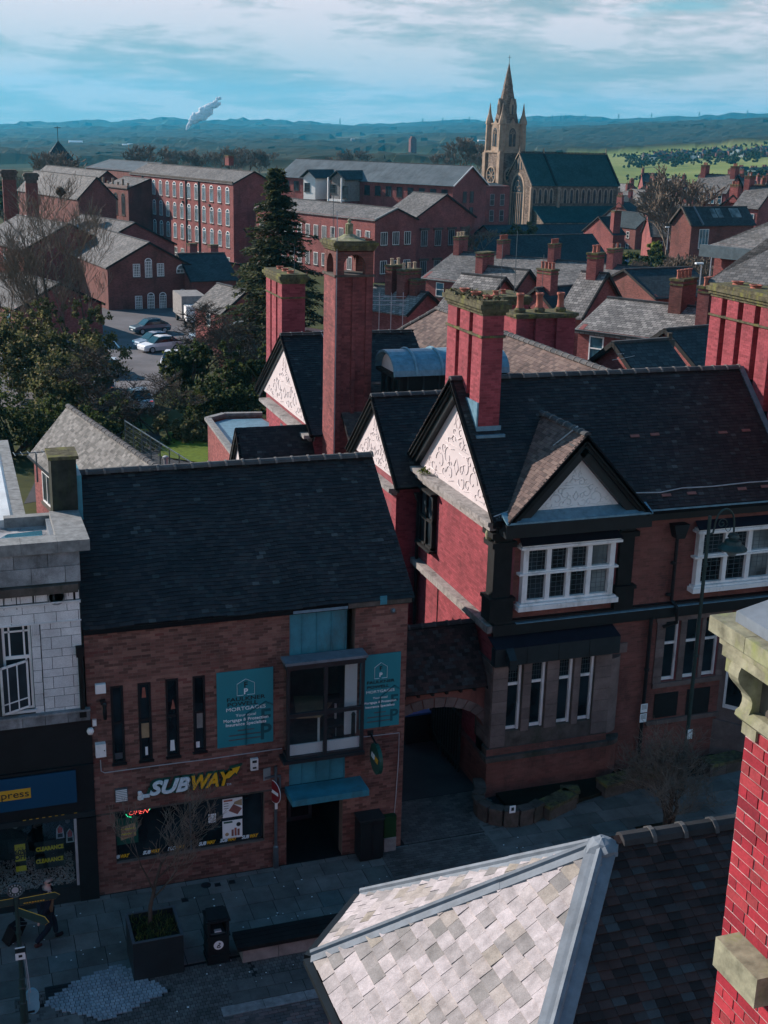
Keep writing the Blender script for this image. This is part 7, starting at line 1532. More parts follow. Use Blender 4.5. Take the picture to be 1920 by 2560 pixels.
h=house('brick_house','brick house with plain grey slate roof in front of the long terrace','house',(1250,770,100),yaw=33,fx=1130,LS=7.5,pitch=36,roof='st_grey',zb=-4);ridge_stack(h,.85,1.7,.7,1.0,0);wins(h,'W',[1.8],3,.9,1.4)
h=house('brick_house','narrow brick house with grey roof just above the arched dormer','house',(1180,800,84),yaw=33,fx=1085,LS=7,pitch=36,roof='st_lit',zb=-4);wins(h,'W',[1.9],2,1.0,1.6)
# right hand modern building and hipped roof
rb=house('brick_hall','modern red brick hall with brown hipped roof and deep grey fascia at the right edge','hall',(2120,640,100),F=(1790,607),LS=16,pitch=26,roof='st_grey',zb=-5,hip=True,over=.8)
MB().prism([rb.pt(-.9,-.9,rb.z-1.1),rb.pt(-.9,rb.LW+.9,rb.z-1.1),rb.pt(-.6,rb.LW+.6,rb.z-1.1),rb.pt(-.6,-.6,rb.z-1.1)],(0,0,.95)).build('fascia','metal_grey',rb.t)
s=along(rb.K,rb.ey,1822);MB().obox(rb.pt(-.06,s,rb.z-4.2),np.array([*rb.ey,0])*.8,np.array([*rb.ex,0])*.05,(0,0,.9)).build('wall_plaque','church_dress',rb.t);s=along(rb.K,rb.ey,1852);MB().obox(rb.pt(-.06,s,rb.z-5),np.array([*rb.ey,0])*.45,np.array([*rb.ex,0])*.05,(0,0,3.7)).build('wall_panel','concrete',rb.t)
rg=house('brick_house','house with a plain grey hipped slate roof in front of the modern hall','house',(2060,722,72),F=(1778,697),LS=9,pitch=33,roof='st_grey',zb=-4,hip=True);
q=rg.pt(2.5,rg.LW*.45,rg.z+1);antenna(q,3.6,.3,6,'tall grey television aerial on the hipped slate roof at the right edge',1.6)
lo=house('brick_shed','low dark roofed brick shop with an orange sign behind the mottled roof','shop',(1640,742,118),yaw=10,sx=1800,LW=9,axis='x',pitch=24,roof='st_dark',zb=-4,wall='bt_brown');wins(lo,'S',[1.9],4,1.0,1.3,frame='metal_dark',glass='glass_dull')
p=ony(1727,735,104.);M['orange']=plain('orange_board',(.55,.09,.02),.5,.3,var=.05);t=thing('shop_board',p,'bright orange sign board on the low dark shop in the rear yard','sign');MB().box(p[0]-1.2,p[0]+1.2,p[1],p[1]+.1,p[2]-.3,p[2]+.35).build('board','orange',t);MB().box(p[0]-1.1,p[0]-1.0,p[1]+.1,p[1]+.2,p[2]-3,p[2]).box(p[0]+1.0,p[0]+1.1,p[1]+.1,p[1]+.2,p[2]-3,p[2]).build('post','metal_dark',t)
sk=house('brick_house','brick building with a steep west gable and four roof lights on its dark slate roof','building',(1729,562,178),yaw=10,fx=1680,sx=1885,axis='x',pitch=42,roof='st_dark',zb=-6,wall='bt_brown',coping='stone_dark',ay=518)
for px in(1790,1805,1838,1850):
    a=along(sk.K,sk.ex,px);s_=.35;p=sk.pt(a,sk.LW/2*s_,sk.z+sk.rise*s_+.06);u_=np.array([*(sk.ey*sk.LW/2),sk.rise]);u_/=np.linalg.norm(u_);MB().obox(p,np.array([*sk.ex,0])*.9,u_*1.5,(0,0,.08)).build('roof_light','glass_pale',sk.t)
far_window(sk.t,sk.pt(along(sk.K,sk.ex,1750),0,sk.z-3.2),sk.ex,-sk.ey,1.7,2.6,'tri');a=along(sk.K,sk.ex,1755);MB().bar(sk.pt(a,-.3,sk.z),sk.pt(a,sk.LW/2,sk.z+sk.rise)+Z_*.1,.2).build('lead_roll','lead',sk.t)
h=house('terrace_house','terrace of three houses with skylit grey slate roof up by the green fields','terrace',(1815,482,262),yaw=33,fx=1728,LS=9,pitch=36,roof='st_grey',zb=-9);wins(h,'W',[2.2],4,1.2,2.0);ridge_stack(h,.1,2,1,1.6,3);ridge_stack(h,.9,2,1,1.6,3)
h=house('brick_house','house with wide blue grey roof near the right edge below the terrace','house',(1895,520,205),yaw=30,fx=1835,LS=9,pitch=34,roof='st_grey',zb=-8);wins(h,'W',[2.2],4,.9,1.3);ridge_stack(h,.95,1.8,.9,1.4,2)
# scattered town houses to the right of the church
rnd.seed(21);kinds=[('st_dark','dark'),('st_grey','grey'),('st_lit','mottled')]
cnt=0
SP=[(1560,520,300),(1600,500,330),(1640,512,300),(1585,545,255),(1625,540,262),(1560,478,380),(1610,470,400),(1660,480,370),(1700,470,390),(1655,545,250),(1690,500,310),(1735,520,272),(1780,515,280),(1720,548,236),
      (1830,500,300),(1870,480,340),(1905,478,340),(1880,545,190),(1915,505,260),(1850,462,400),(1790,470,400),(1590,570,228),(1630,590,205),(1900,560,175),(1860,530,215)]
desc=['with a red brick gable','with two chimney pots','with a tall chimney','with a lean to','with a low ridge']
PLC=['left','middle','right']
def townlabel(i,px,py,kn):
    side=['just right of the church roof','near the church east end','left of the tall bare tree','around the tall bare tree','right of the tall bare tree','by the skylit terrace','toward the right edge','at the right edge'][min(7,int((px-1555)/47))]
    row='back row' if py<485 else 'second row' if py<512 else 'third row' if py<541 else 'front row'
    return '%s slate brick house in the %s %s, number of pots %s'%(kn,row,side,'three' if i%2 else 'two')if False else '%s roofed brick house, %s, %s%s'%(kn,row,side,', with a second chimney' if i%3 else '')
for i,(px,py,D)in enumerate(SP):
    D*=1.22
    rf,kn=kinds[i%3];yw=(35,12,-20,24)[i%4];ax='yx'[(i//2)%2]
    h=house('town_house',townlabel(i,px,py,kn),'house',(px,py,D),yaw=yw,LW=rnd.uniform(8,12),LS=rnd.uniform(6.5,8.5),axis=ax,pitch=rnd.uniform(34,42),roof=rf,zb=-14,wall=('bt_red','bt_brown')[i%2],group='small brick houses between the church and the fields')
    ridge_stack(h,.05,1.5,.8,1.5,3 if i%2 else 2);
    if i%3:ridge_stack(h,.95,1.5,.8,1.5,2)
    wins(h,'W' if yw>0 else 'S',[2.3,4.9],3,.9,1.4,glass='glass_dull')
# far village on the hill
for i in range(44):
    px=1610+(i*37%320);py=388+(i*13%17)-(px-1610)*.02;D=1290+(i*53%90)
    if i>34:px,py,D=1840+(i*29%90),396+(i*7%22),980
    K_=atd(px,py,D);gz=ground_z(K_[0],K_[1]);w=5+(i*7%3);L=6+(i*5%6);yw=math.radians((i*47%60)-10);ex,ey=np.array([math.cos(yw),math.sin(yw),0]),np.array([-math.sin(yw),math.cos(yw),0]);o=np.array([K_[0],K_[1],gz-1]);hh=4.2
    t=thing('village_house',(K_[0],K_[1],gz),('white walled' if i%3==0 else 'dark brick')+' far village house in the '+('lower right cluster' if i>34 else('left end' if px<1690 else 'middle' if px<1800 else 'right end')+' of the hillside row'),'house','small houses in the village between the green fields')
    MB().obox(o,ex*L,ey*w,Z_*hh).build('wall',('white','bt_brown','bt_brown')[i%3],t)
    a,b,c,d=o+Z_*hh,o+ex*L+Z_*hh,o+ex*L+ey*w+Z_*hh,o+ey*w+Z_*hh;r0,r1=(a+d)/2+Z_*w*.4,(b+c)/2+Z_*w*.4
    MB().prism([a,b,r1,r0],(0,0,.2)).prism([c,d,r0,r1],(0,0,.2)).prism([a,d,r0],ex*.3).build('roof','st_dark' if i%2 else 'st_grey',t);stack(t,(r0+ex*1)[:2],(1,0),1,.8,1.8,r0[2]-.6,pots=0)
# left town: brown building with arched windows, shop canopy, pale van body, garages
bl=house('brown_workshop','brown brick workshop gable with white arched windows beside the conifer','workshop',(268,668,150),yaw=8,sx=478,LW=24,pitch=26,roof='st_grey',zb=-4,wall='bt_brown',over=.2,ay=606)
for px,zz,hh,ar in((341,1.2,1.5,0),(371,1.3,1.9,1),(401,1.2,1.5,0),(344,5.0,1.6,0),(375,5.2,1.8,1),(405,5.0,1.6,1),(455,4.8,1.7,1)):
    far_window(bl.t,bl.pt(along(bl.K,bl.ex,px)-.43,0,bl.z-zz),bl.ex,-bl.ey,.85,hh,'grid','white','glass_pale',bool(ar))
far_window(bl.t,bl.pt(along(bl.K,bl.ex,455)-.7,0,bl.z-.9),bl.ex,-bl.ey,1.35,.5,'tri','white','glass_pale',True)
p0=along(bl.K,bl.ex,335);MB().obox(bl.pt(p0,-.8,bl.z-6.3),np.array([*bl.ex,0])*(bl.LS-p0),np.array([*bl.ey,0])*.8,(0,0,.45)).build('shop_canopy','teal_panel',bl.t)
far_window(bl.t,bl.pt(along(bl.K,bl.ex,280),0,bl.z-9),bl.ex,-bl.ey,2.4,2.4,'tri','white','glass_dull')
t=thing('box_van',(0,0,-2),'pale blue box van body parked beside the brown workshop','van');a=atd(455,808,138);w=along(a,(1,.1),515)
MB().box(a[0],a[0]+w,a[1],a[1]+5.5,-1.2,a[2]+2.9).build('box_body','concrete',t);MB().box(a[0]+.2,a[0]+w-.2,a[1]-1.6,a[1],-1.4,.3).build('cab','white',t)
for(x,y)in((a[0]+.2,a[1]-.8),(a[0]+.2,a[1]+4)):MB().lathe([(.42,-.12),(.42,.12)],(0,0,0),12).xf(Matrix.Translation((x,y,-1.55))@Matrix.Rotation(math.pi/2,4,'Y')).build('wheel','black',t)
h=house('brick_lodge','small sunlit red gabled lodge below the conifer','lodge',(556,782,118),yaw=14,LW=6,LS=5,pitch=38,roof='st_grey',zb=-4);wins(h,'W',[1.6],1,.9,1.2)
h=house('garage_row','long low garage with white fascia below the conifer','garage',(700,846,100),yaw=36,fx=545,LS=6,axis='y',rise=.5,roof='st_blue',zb=-4,wall='bt_brown',verge='white');wins(h,'W',[2.2],4,1.8,1.9,style='tri',frame='white',glass='glass_pale')
h=house('brick_shed','dark roofed low shed between the workshop and the conifer','shed',(480,700,150),yaw=8,sx=590,LW=9,axis='x',pitch=30,roof='st_dark',zb=-4,wall='bt_brown')
h=house('works_building','low works building with flat grey roof and brick chimneys left of the conifer top','works',(505,662,185),yaw=14,sx=600,LW=14,axis='y',pitch=8,roof='st_grey',zb=-4);ridge_stack(h,.2,1.2,1,2,0);ridge_stack(h,.7,1.2,1,1.6,0)
for(K,fx,LS,lb)in(((60,622,165),-60,12,'low grey roofed shed at the left edge behind the bare tree'),((235,615,175),110,12,'low grey roofed shed behind the bare tree, left of the brown workshop'),((40,770,128),-80,9,'sunlit red brick building at the left edge behind the evergreen trees')):
    h=house('brick_shed',lb,'shed',K,yaw=18,fx=fx,LS=LS,pitch=26,roof='st_grey',zb=-4);wins(h,'W',[2.2],4,1.1,1.5)
h=house('works_building','blue grey metal roofed works behind the mills on the left','works',(345,428,330),yaw=18,fx=215,LS=14,pitch=16,roof='st_blue',zb=-6,wall='bt_brown')
# old church tower with pyramid roof, far left; small spire
p=atd(145,352,430);t=thing('old_church_tower',(p[0],p[1],-6),'dark church tower with a pyramid roof and weathervane among bare trees at the far left','church tower')
zt_=atd(145,398,430)[2];MB().box(p[0]-4,p[0]+4,p[1]-4,p[1]+4,-8,zt_).build('tower','bt_brown',t);MB().lathe([(6.2,zt_),(.1,p[2])],(p[0],p[1],0),4).build('pyramid_roof','st_dark',t);MB().tube([(p[0],p[1],p[2]-.2),(p[0],p[1],p[2]+4.5)],.12,4).bar((p[0]-1,p[1],p[2]+4),(p[0]+1,p[1],p[2]+4),.2).build('weathervane','metal_dark',t)
p=atd(374,360,900);t=thing('distant_spire',(p[0],p[1],-20),'tiny dark spire beyond the bare trees left of the steam plume','spire');MB().lathe([(3,-25),(2.6,p[2]-9),(.1,p[2])],(p[0],p[1],0),6).build('spire','st_dark',t)
p=atd(1032,346,1700);t=thing('distant_tower',(p[0],p[1],-30),'lone dark tower standing in the valley left of the church','tower');MB().box(p[0]-4,p[0]+4,p[1]-4,p[1]+4,-60,p[2]).build('tower','bt_brown',t);MB().box(p[0]-2.5,p[0]+2.5,p[1]-2.5,p[1]+2.5,p[2],p[2]+2.5).build('turret','bt_brown',t)
for i,(px,py,D,w)in enumerate(((190,356,2600,26),(318,363,2300,16),(335,363,2300,20),(883,348,2600,8),(1205,352,2200,12))):
    p=atd(px,py,D);t=thing('distant_shed',p,['pale roofed shed catching the sun in the blue valley','pale distant shed, left of a pair behind the evergreen','pale distant shed, right of a pair behind the evergreen','tiny pale distant building in the middle of the valley','pale distant farm building left of the church tower'][i],'shed');MB().box(p[0]-w/2,p[0]+w/2,p[1],p[1]+w*.5,p[2]-4,p[2]).build('wall','concrete',t);MB().prism([(p[0]-w/2,p[1],p[2]),(p[0]-w/2,p[1]+w*.5,p[2]),(p[0]-w/2,p[1]+w*.25,p[2]+w*.14)],(w,0,0)).build('roof','white',t)
# pylons on the skyline
for i,px in enumerate((850,1057,1107,1173,1380,1402,1413,1463,1546,1628,1747,1867)):
    D=6900;p=atd(px,300,D);gz=ground_z(p[0],p[1])+6;t=thing('pylon',(p[0],p[1],gz),'tiny pylon standing on the far skyline','pylon','pylons along the far skyline');m=MB()
    for a,b in((-5,-5),(5,-5),(5,5),(-5,5)):m.bar((p[0]+a,p[1]+b,gz),(p[0],p[1],gz+38),.9)
    for z,w in((24,9),(30,7),(35,5)):m.bar((p[0]-w,p[1],gz+z),(p[0]+w,p[1],gz+z),.8)
    m.build('lattice','metal_dark',t)
# steam plume
p=atd(468,322,3600);t=NT('steam',1.,0);t.col((1.,.97,.97));lw=t.n('ShaderNodeLayerWeight');lw.inputs[0].default_value=.35;t.l(t.math('MULTIPLY',t.math('SUBTRACT',1,t.math('POWER',lw.outputs['Facing'],.7)),t.ramp(t.noise(.02,4,.7),[(.3,(.6,)*3),(.6,(1.6,)*3)])),t.b.inputs['Alpha']);M['steam']=t.m
rs=random.Random(3);m=MB()
def blob(m,c,r,seed):
    n=10;b=len(m.v)
    for i in range(n+1):
        for j in range(n*2):
            th_,ph=math.pi*i/n,math.pi*j/n;d=np.array([math.sin(th_)*math.cos(ph),math.sin(th_)*math.sin(ph),math.cos(th_)]);rr=r*(1+.28*math.sin(3*d[0]+seed)*math.cos(4*d[2]+seed*2)+.15*math.sin(9*d[0]+7*d[2]+seed));m.v.append(tuple(np.array(c)+d*rr))
    for i in range(n):
        for j in range(n*2):m.f.append((b+i*n*2+j,b+i*n*2+(j+1)%(2*n),b+(i+1)*n*2+(j+1)%(2*n),b+(i+1)*n*2+j))
for k in range(60):
    s=k/59;px=469+78*s**1.1+rs.uniform(-6,6)*(.3+s);py=322-16*min(1,s*8)-52*s**1.3+rs.uniform(-8,8)*(.2+s);q=atd(px,py,3600);blob(m,q,.7*(5+10*min(1,s*3))*(1 if s<.6 else 1.45-s),k)
m.build('steam_plume','steam',label='white steam plume drifting right above the blue hills',cat='steam plume',kind='stuff',smooth=True)
# ================================================================== grey slated outbuilding behind the brick shop
gb=thing('slate_outbuilding',(5,50,0),'red brick outbuilding with a big pale grey slate roof behind the brick shop','outbuilding')
R1,R2=onz(170,1015,6.),onz(418,1187,6.);R2=R2+(R2-R1)*.12;rd_=(R2-R1)/np.linalg.norm(R2-R1);r_=ray(70,1140);E1=CAMP+r_*((rd_@(R1-CAMP))/(rd_@r_));E2=E1+(R2-R1)
slope_tiles(E1,E2,R2,R1,'slate_grey',200,tw=.24,g=.14,root=gb,name='slate',th=.01,tilt=.014)
E1b,E2b=E1+(R1-E1)*2,E2+(R2-E2)*2;E1b[2]=E1[2];E2b[2]=E2[2]
MB().prism([R1,R2,E2b,E1b],(0,0,-.06)).build('far_slope','tile_base',gb);ridge_tiles(gb,R1,R2,'ridge',.5,.13)
wi=np.cross(rd_,Z_);wi=wi if wi@(R1-E1)>0 else-wi;A_=E1+wi*.25;B_=E2+wi*.25;wg_=np.linalg.norm((E1b-E1)[:2])-.6
MB().prism([(A_[0],A_[1],-1),(B_[0],B_[1],-1),(*(B_+wi*wg_)[:2],-1),(*(A_+wi*wg_)[:2],-1)],(0,0,E1[2]+.95)).prism([A_,R1-Z_*.15,E1b-wi*.2],rd_*.25).build('wall','bt_red',gb)
Lw=np.linalg.norm(B_-A_)
for k in range(2):far_window(gb.__class__ and gb,A_+rd_*(3.9+k*3.2)+Z_*(-1.75),-rd_[:2],-wi[:2],2.3,1.45,'tri','white','glass_dull')
MB().bar(E1+Z_*.0,E2+Z_*.0,.12,.1).build('gutter','black',gb)
yw_=thing('yard_building',(2.6,40,0),'low flat roofed yard block with red painted wall behind the white building','outbuilding');MB().box(1.0,3.0,36,44,0,3.2).build('wall','bt_red',yw_);MB().box(.9,3.1,35.9,44.1,3.2,3.3).build('flat_roof','lead',yw_)
t=thing('flue',(8,44,5),'slim metal flue with a cowl beside the grey slate roof','flue');q=onz(349,1160,5.4);MB().lathe([(.09,-3),(.09,0),(.14,.02),(.14,.1),(.05,.16)],q,10).build('pipe','pipe_white',t);q=onz(414,1147,5.2);t=thing('flue',tuple(q),'second slim metal flue right of the grey slate roof by the fence','flue');MB().lathe([(.08,-3),(.08,0),(.13,.02),(.13,.1),(.05,.14)],q,10).build('pipe','pipe_white',t)
fe=thing('wire_fence',(9,55,0),'wire mesh fence with thin posts running down beside the slate outbuilding','fence');a,b=onz(312,1052,2.0),onz(500,1170,2.0);rl=MB().bar(a,b,.05);pst=9
for k in range(pst):p=a+(b-a)*k/(pst-1);MB().tube([(p[0],p[1],-.3),p+(0,0,.05)],.035,5).build('post','metal_grey',fe)
for k in range(1,8):rl.bar(a-Z_*k*.26,b-Z_*k*.26,.008)
for k in range(90):p=a+(b-a)*k/90;rl.bar(p,p-Z_*2.1,.008)
rl.build('mesh','metal_grey',fe)
# ================================================================== vegetation
LV=dict(leaf_dark=[(0,(.018,.032,.012)),(.5,(.042,.062,.020)),(.85,(.08,.10,.03)),(1,(.13,.13,.05))],leaf_olive=[(0,(.045,.055,.02)),(.5,(.105,.112,.045)),(.85,(.17,.16,.07)),(1,(.25,.20,.11))],
          leaf_bright=[(0,(.07,.11,.018)),(.6,(.16,.20,.035)),(1,(.24,.25,.07))],needle=[(0,(.02,.032,.018)),(.55,(.045,.060,.026)),(.88,(.085,.095,.035)),(1,(.14,.13,.05))],planter_leaf=[(0,(.012,.03,.01)),(.7,(.035,.07,.022)),(1,(.08,.11,.04))])
for k,v in LV.items():
    t_=NT(k,.7,.25);c_=t_.ramp(t_.rand(),v);t_.col(c_);tr_=t_.n('ShaderNodeBsdfTranslucent');t_.l(c_,tr_.inputs[0]);ms_=t_.n('ShaderNodeMixShader');ms_.inputs[0].default_value=.5
    t_.l(t_.b.outputs[0],ms_.inputs[1]);t_.l(tr_.outputs[0],ms_.inputs[2]);t_.l(ms_.outputs[0],t_.nt.nodes['Material Output'].inputs[0]);M[k]=t_.m
def quads_mesh(name,C,U,Vv,mat):
    C,U,Vv=(np.asarray(a,float)for a in(C,U,Vv));n=len(C);V=np.stack([C-U-Vv,C+U-Vv,C+U+Vv,C-U+Vv],1).reshape(-1,3);me=bpy.data.meshes.new(name)
    me.vertices.add(n*4);me.vertices.foreach_set('co',V.ravel());me.loops.add(n*4);me.loops.foreach_set('vertex_index',np.arange(n*4,dtype=np.int32));me.polygons.add(n);me.polygons.foreach_set('loop_start',(np.arange(n)*4).astype(np.int32));me.polygons.foreach_set('use_smooth',[False]*n);me.update(calc_edges=True);me.materials.append(M[mat]);return me
def rvec(rs,n):v=rs.normal(0,1,(n,3));return v/np.linalg.norm(v,axis=1)[:,None]
def leaf_cloud(rs,blobs,n,size,mat,name='crown',flat=0.,shell=.5):
    """leaves through the volume of several blobs (cx,cy,cz,rx,ry,rz)"""
    w=np.array([b[3]*b[4]*b[5]for b in blobs])**(2/3);w=w/w.sum();C=[]
    for b,k in zip(blobs,rs.multinomial(n,w)):
        m=max(3,int(k/38));d=rvec(rs,m);r=(shell+(1-shell)*rs.rand(m))**.6;cc=d*r[:,None]*b[3:6];idx=rs.randint(0,m,k);s_=min(b[3:6])*.2
        C.append(cc[idx]+rs.normal(0,s_*.55,(k,3))+b[0:3])
    C=np.concatenate(C);k=len(C);u=rvec(rs,k);v=np.cross(u,rvec(rs,k));v/=np.linalg.norm(v,axis=1)[:,None]+1e-9
    if flat:u[:,2]*=(1-flat);v[:,2]*=(1-flat)
    s=size*(.6+.8*rs.rand(k))[:,None];return quads_mesh(name,C,u*s,v*s*.7,mat)
def branch(rs,m,p,d,L,r,depth,maxd,spread,up,minr=.006,nseg=3,sides=4,kids=3,tw=None):
    pts=[p];rr=[r];q=np.array(p,float);dd=np.array(d,float)
    for i in range(nseg):
        dd=dd+rs.normal(0,.13,3)+np.array([0,0,up*.12]);dd/=np.linalg.norm(dd);q=q+dd*L/nseg;pts.append(q.copy());rr.append(max(minr,r*(1-.55*(i+1)/nseg)))
    (m if(depth<2 or tw is None)else tw).tube(pts,rr,6 if depth==0 else(sides if depth<3 else 3),cap=False)
    if depth>=maxd:return
    nk=kids+(1 if rs.rand()<.5 else 0)
    for k in range(nk):
        s=.35+.65*(k+rs.rand()*.6)/nk;i=min(int(s*nseg),nseg-1);f=s*nseg-i;f=min(1,f);o=pts[i]*(1-f)+pts[i+1]*f if i+1<len(pts)else pts[-1]
        a=rs.rand()*6.28;side=np.array([math.cos(a),math.sin(a),0]);nd=dd*(1-spread*.6)+side*spread+np.array([0,0,up*.25]);nd/=np.linalg.norm(nd)
        branch(rs,m,o,nd,L*(.58+.22*rs.rand()),max(minr,rr[min(i+1,len(rr)-1)]*.62),depth+1,maxd,spread,up,minr,nseg,sides,kids,tw)
def bare_tree_meshes(seed,Hh,r,maxd=5,spread=.55,up=.5,kids=3,minr=.012,trunk=.3,mat='bark',twmat='bark_pale',stems=1):
    rs=np.random.RandomState(seed);m,tw=MB(),MB()
    for s in range(stems):
        a=6.28*s/stems+rs.rand();base=np.array([.12*Hh*.1*math.cos(a),.12*Hh*.1*math.sin(a),0.])if stems>1 else np.zeros(3);d=np.array([math.cos(a)*(.25 if stems>1 else .03),math.sin(a)*(.25 if stems>1 else .03),1.])
        branch(rs,m,base,d/np.linalg.norm(d),Hh*(trunk+.15),r,0,maxd,spread,up,minr,3,5,kids,tw)
    zmax=max(v[2]for v in tw.v);f=Hh/zmax
    for q in(m,tw):q.v=[(x*f,y*f,z*f)for x,y,z in q.v]
    return m.mesh('trunk',mat),tw.mesh('branches',twmat)
def place(root_name,meshes,loc,rz,sc,label,cat,group=None):
    t=thing(root_name,loc,label,cat,group);t.rotation_euler=(0,0,rz);t.scale=(sc,sc,sc)if not hasattr(sc,'__len__')else sc
    for nm,me_ in meshes:o=bpy.data.objects.new(nm,me_);COL.objects.link(o);o.parent=t
    return t
def tight(px,py,D):p=atd(px,py,D);return p
# the two street trees
me_=bare_tree_meshes(11,3.6,.045,5,.50,.55,3,.0035,.22,'bark','bark_pale')
pt_=thing('planter',(3.45,24.95,0),'large square dark metal planter full of green plants on the pavement','planter');px0,px1,py0,py1,ph=2.93,4.07,24.5,25.68,.98
MB().box(px0,px1,py0,py0+.05,0,ph).box(px0,px1,py1-.05,py1,0,ph).box(px0,px0+.05,py0+.05,py1-.05,0,ph).box(px1-.05,px1,py0+.05,py1-.05,0,ph).box(px0+.05,px1-.05,py0+.05,py1-.05,0,.82).build('box','metal_dark',pt_)
MB().box(px0-.01,px1+.01,py0-.01,py0+.06,ph,ph+.012).box(px0-.01,px1+.01,py1-.06,py1+.01,ph,ph+.012).box(px0-.01,px0+.06,py0,py1,ph,ph+.011).box(px1-.06,px1+.01,py0,py1,ph,ph+.011).build('rim','metal_grey',pt_)
MB().box(px0+.052,px1-.052,py0+.052,py1-.052,.821,.86).build('soil','soil',pt_)
rs=np.random.RandomState(4);o=obj('planting',leaf_cloud(rs,[(3.5,25.05,.93,.5,.52,.09),(3.3,24.9,.98,.25,.3,.08)],2600,.018,'planter_leaf','planting',0),label='low green leafy plants growing in the square planter',cat='plants',kind='stuff')
n=160;C=np.stack([rs.uniform(px0+.1,px1-.1,n),rs.uniform(py0+.1,py1-.1,n),np.full(n,.97)],1);U=np.zeros((n,3));U[:,0]=.004;Vv=rs.normal(0,.035,(n,3));Vv[:,2]=.07
obj('grass_blades',quads_mesh('grass_blades',C,U,Vv,'leaf_bright'),label='thin grass blades sticking up among the planter plants',cat='grass',kind='stuff')
place('street_tree',[('trunk',me_[0]),('branches',me_[1])],(3.42,25.2,.84),.4,1.,'small bare street tree growing from the square planter in front of the sandwich shop','tree')
me2=bare_tree_meshes(23,3.5,.045,5,.62,.35,3,.0035,.12,'bark','bark_pale',stems=5)
p=onz(1665,2078);place('street_tree',[('trunk',me2[0]),('branches',me2[1])],(p[0],p[1],0),1.2,1.,'small bare many stemmed street tree on the pavement below the red brick building','tree')
MB().box(p[0]-.75,p[0]+.55,p[1]-.45,p[1]+.45,-.0,.004).build('tree_pit','soil',ST);MB().box(p[0]-.45,p[0]+.75,p[1]-.62,p[1]-.5,0,.12).build('kerb_block','flag',ST)
# big bare tree and evergreens by the car park
mb_=bare_tree_meshes(31,17.5,.42,6,.50,.75,3,.013,.2,'bark','bark_pale')
p=atd(135,830,104);place('bare_tree',[('trunk',mb_[0]),('branches',mb_[1])],(p[0],p[1],-2),.7,(1.15,1.15,1.),'very big bare spreading tree standing over the car park at the left','tree')
mb2=bare_tree_meshes(37,14,.26,6,.46,.8,3,.012,.25,'bark','bark_pale')
p=atd(205,820,100);place('bare_tree',[('trunk',mb2[0]),('branches',mb2[1])],(p[0],p[1],-2),2.7,1.12,'slimmer bare tree with a bird nest right of the big spreading tree','tree')
q=atd(151,478,101);blob(nb:=MB(),q,.35,2.);nb.build('bird_nest','bark',label='dark bird nest high in the slimmer bare tree',cat='nest')
p=atd(20,800,108);place('bare_tree',[('trunk',mb2[0]),('branches',mb2[1])],(p[0],p[1],-2),1.1,.85,'bare tree at the left edge behind the evergreen mass','tree')
rs=np.random.RandomState(9)
def bush(px,py,D,w,h,n,size,mat,label,seed,nm='evergreen_bush',cat='bush',z0=-2.,nb=9,group=None,shell=.5,dep=.8):
    rs=np.random.RandomState(seed);p=atd(px,py,D);bl_=[]
    for k in range(nb):a=rs.rand()*6.28;r=rs.rand()**.5*w*.34;zz=h*(.25+.62*rs.rand());s=w*(.16+.16*rs.rand())*(1.15-.5*zz/h);bl_.append((r*math.cos(a),r*math.sin(a)*dep,zz,s,s*dep,s*.95))
    t=thing(nm,(p[0],p[1],z0),label,cat,group);o=bpy.data.objects.new('foliage',leaf_cloud(rs,bl_,n,size,mat,'foliage',shell=shell));COL.objects.link(o);o.parent=t
    m=MB();[m.tube([(0,0,0),(b[0]*.5,b[1]*.5,b[2]*.6),(b[0],b[1],b[2])],[.12,.07,.03],5,False)for b in bl_];o=m.build('stems','bark');o.parent=t;return t
bush(170,880,96,8.5,9.0,15000,.085,'leaf_olive','tall olive green evergreen tree in front of the big bare tree',1,'evergreen_tree','tree',nb=14)
bush(50,900,100,9,8.5,13000,.085,'leaf_olive','olive evergreen tree at the left edge with cars showing through',2,'evergreen_tree','tree',nb=12)
bush(30,1050,82,9,5.0,13000,.07,'leaf_dark','dark evergreen bush at the left edge above the white building',3,nb=12)
bush(215,1010,80,7,3.6,9000,.07,'leaf_dark','dark evergreen bush just behind the pale slate roof',4,nb=10)
bush(195,905,88,3.0,4.2,4500,.06,'leaf_bright','bright yellow green conical bush low in the left trees',5,nb=5)
bush(130,1000,84,5,5.6,8000,.07,'leaf_olive','olive bush with thin stems left of the bright conical bush',16,nb=9)
bush(470,940,90,4.2,6.6,9000,.075,'leaf_dark','ivy covered dark green tree right of the parked white cars',6,'ivy_tree','tree',nb=9)
bush(560,1010,82,6.0,5.8,11000,.075,'leaf_dark','dense dark bush left of the farthest plaster gable',7,nb=11)
bush(620,960,88,5.0,7.0,9000,.075,'leaf_dark','tall dark bush close behind the farthest ribbed chimney',8,nb=9)
bush(445,1060,78,4.0,3.6,7000,.06,'leaf_olive','low olive shrub above the grass verge',9,nb=7)
bush(330,1085,76,6.5,1.7,7000,.06,'leaf_dark','low dark hedge at the near end of the car park',10,'hedge','hedge',nb=10)
mt=bare_tree_meshes(41,7.5,.17,6,.72,.2,3,.012,.22,'bark','bark')
p=atd(505,905,100);place('bare_tree',[('trunk',mt[0]),('branches',mt[1])],(p[0],p[1],-2),.3,1.05,'twisted bare tree between the car park and the conifer','tree')
p=atd(395,1060,80);place('bare_tree',[('trunk',mt[0]),('branches',mt[1])],(p[0],p[1],-1.6),2.0,.72,'small twisted bare tree in front of the nearest white car','tree')
p=atd(250,1040,84);place('bare_tree',[('trunk',mt[0]),('branches',mt[1])],(p[0],p[1],-1.8),4.0,.9,'small bare tree rising behind the dark evergreen bush','tree')
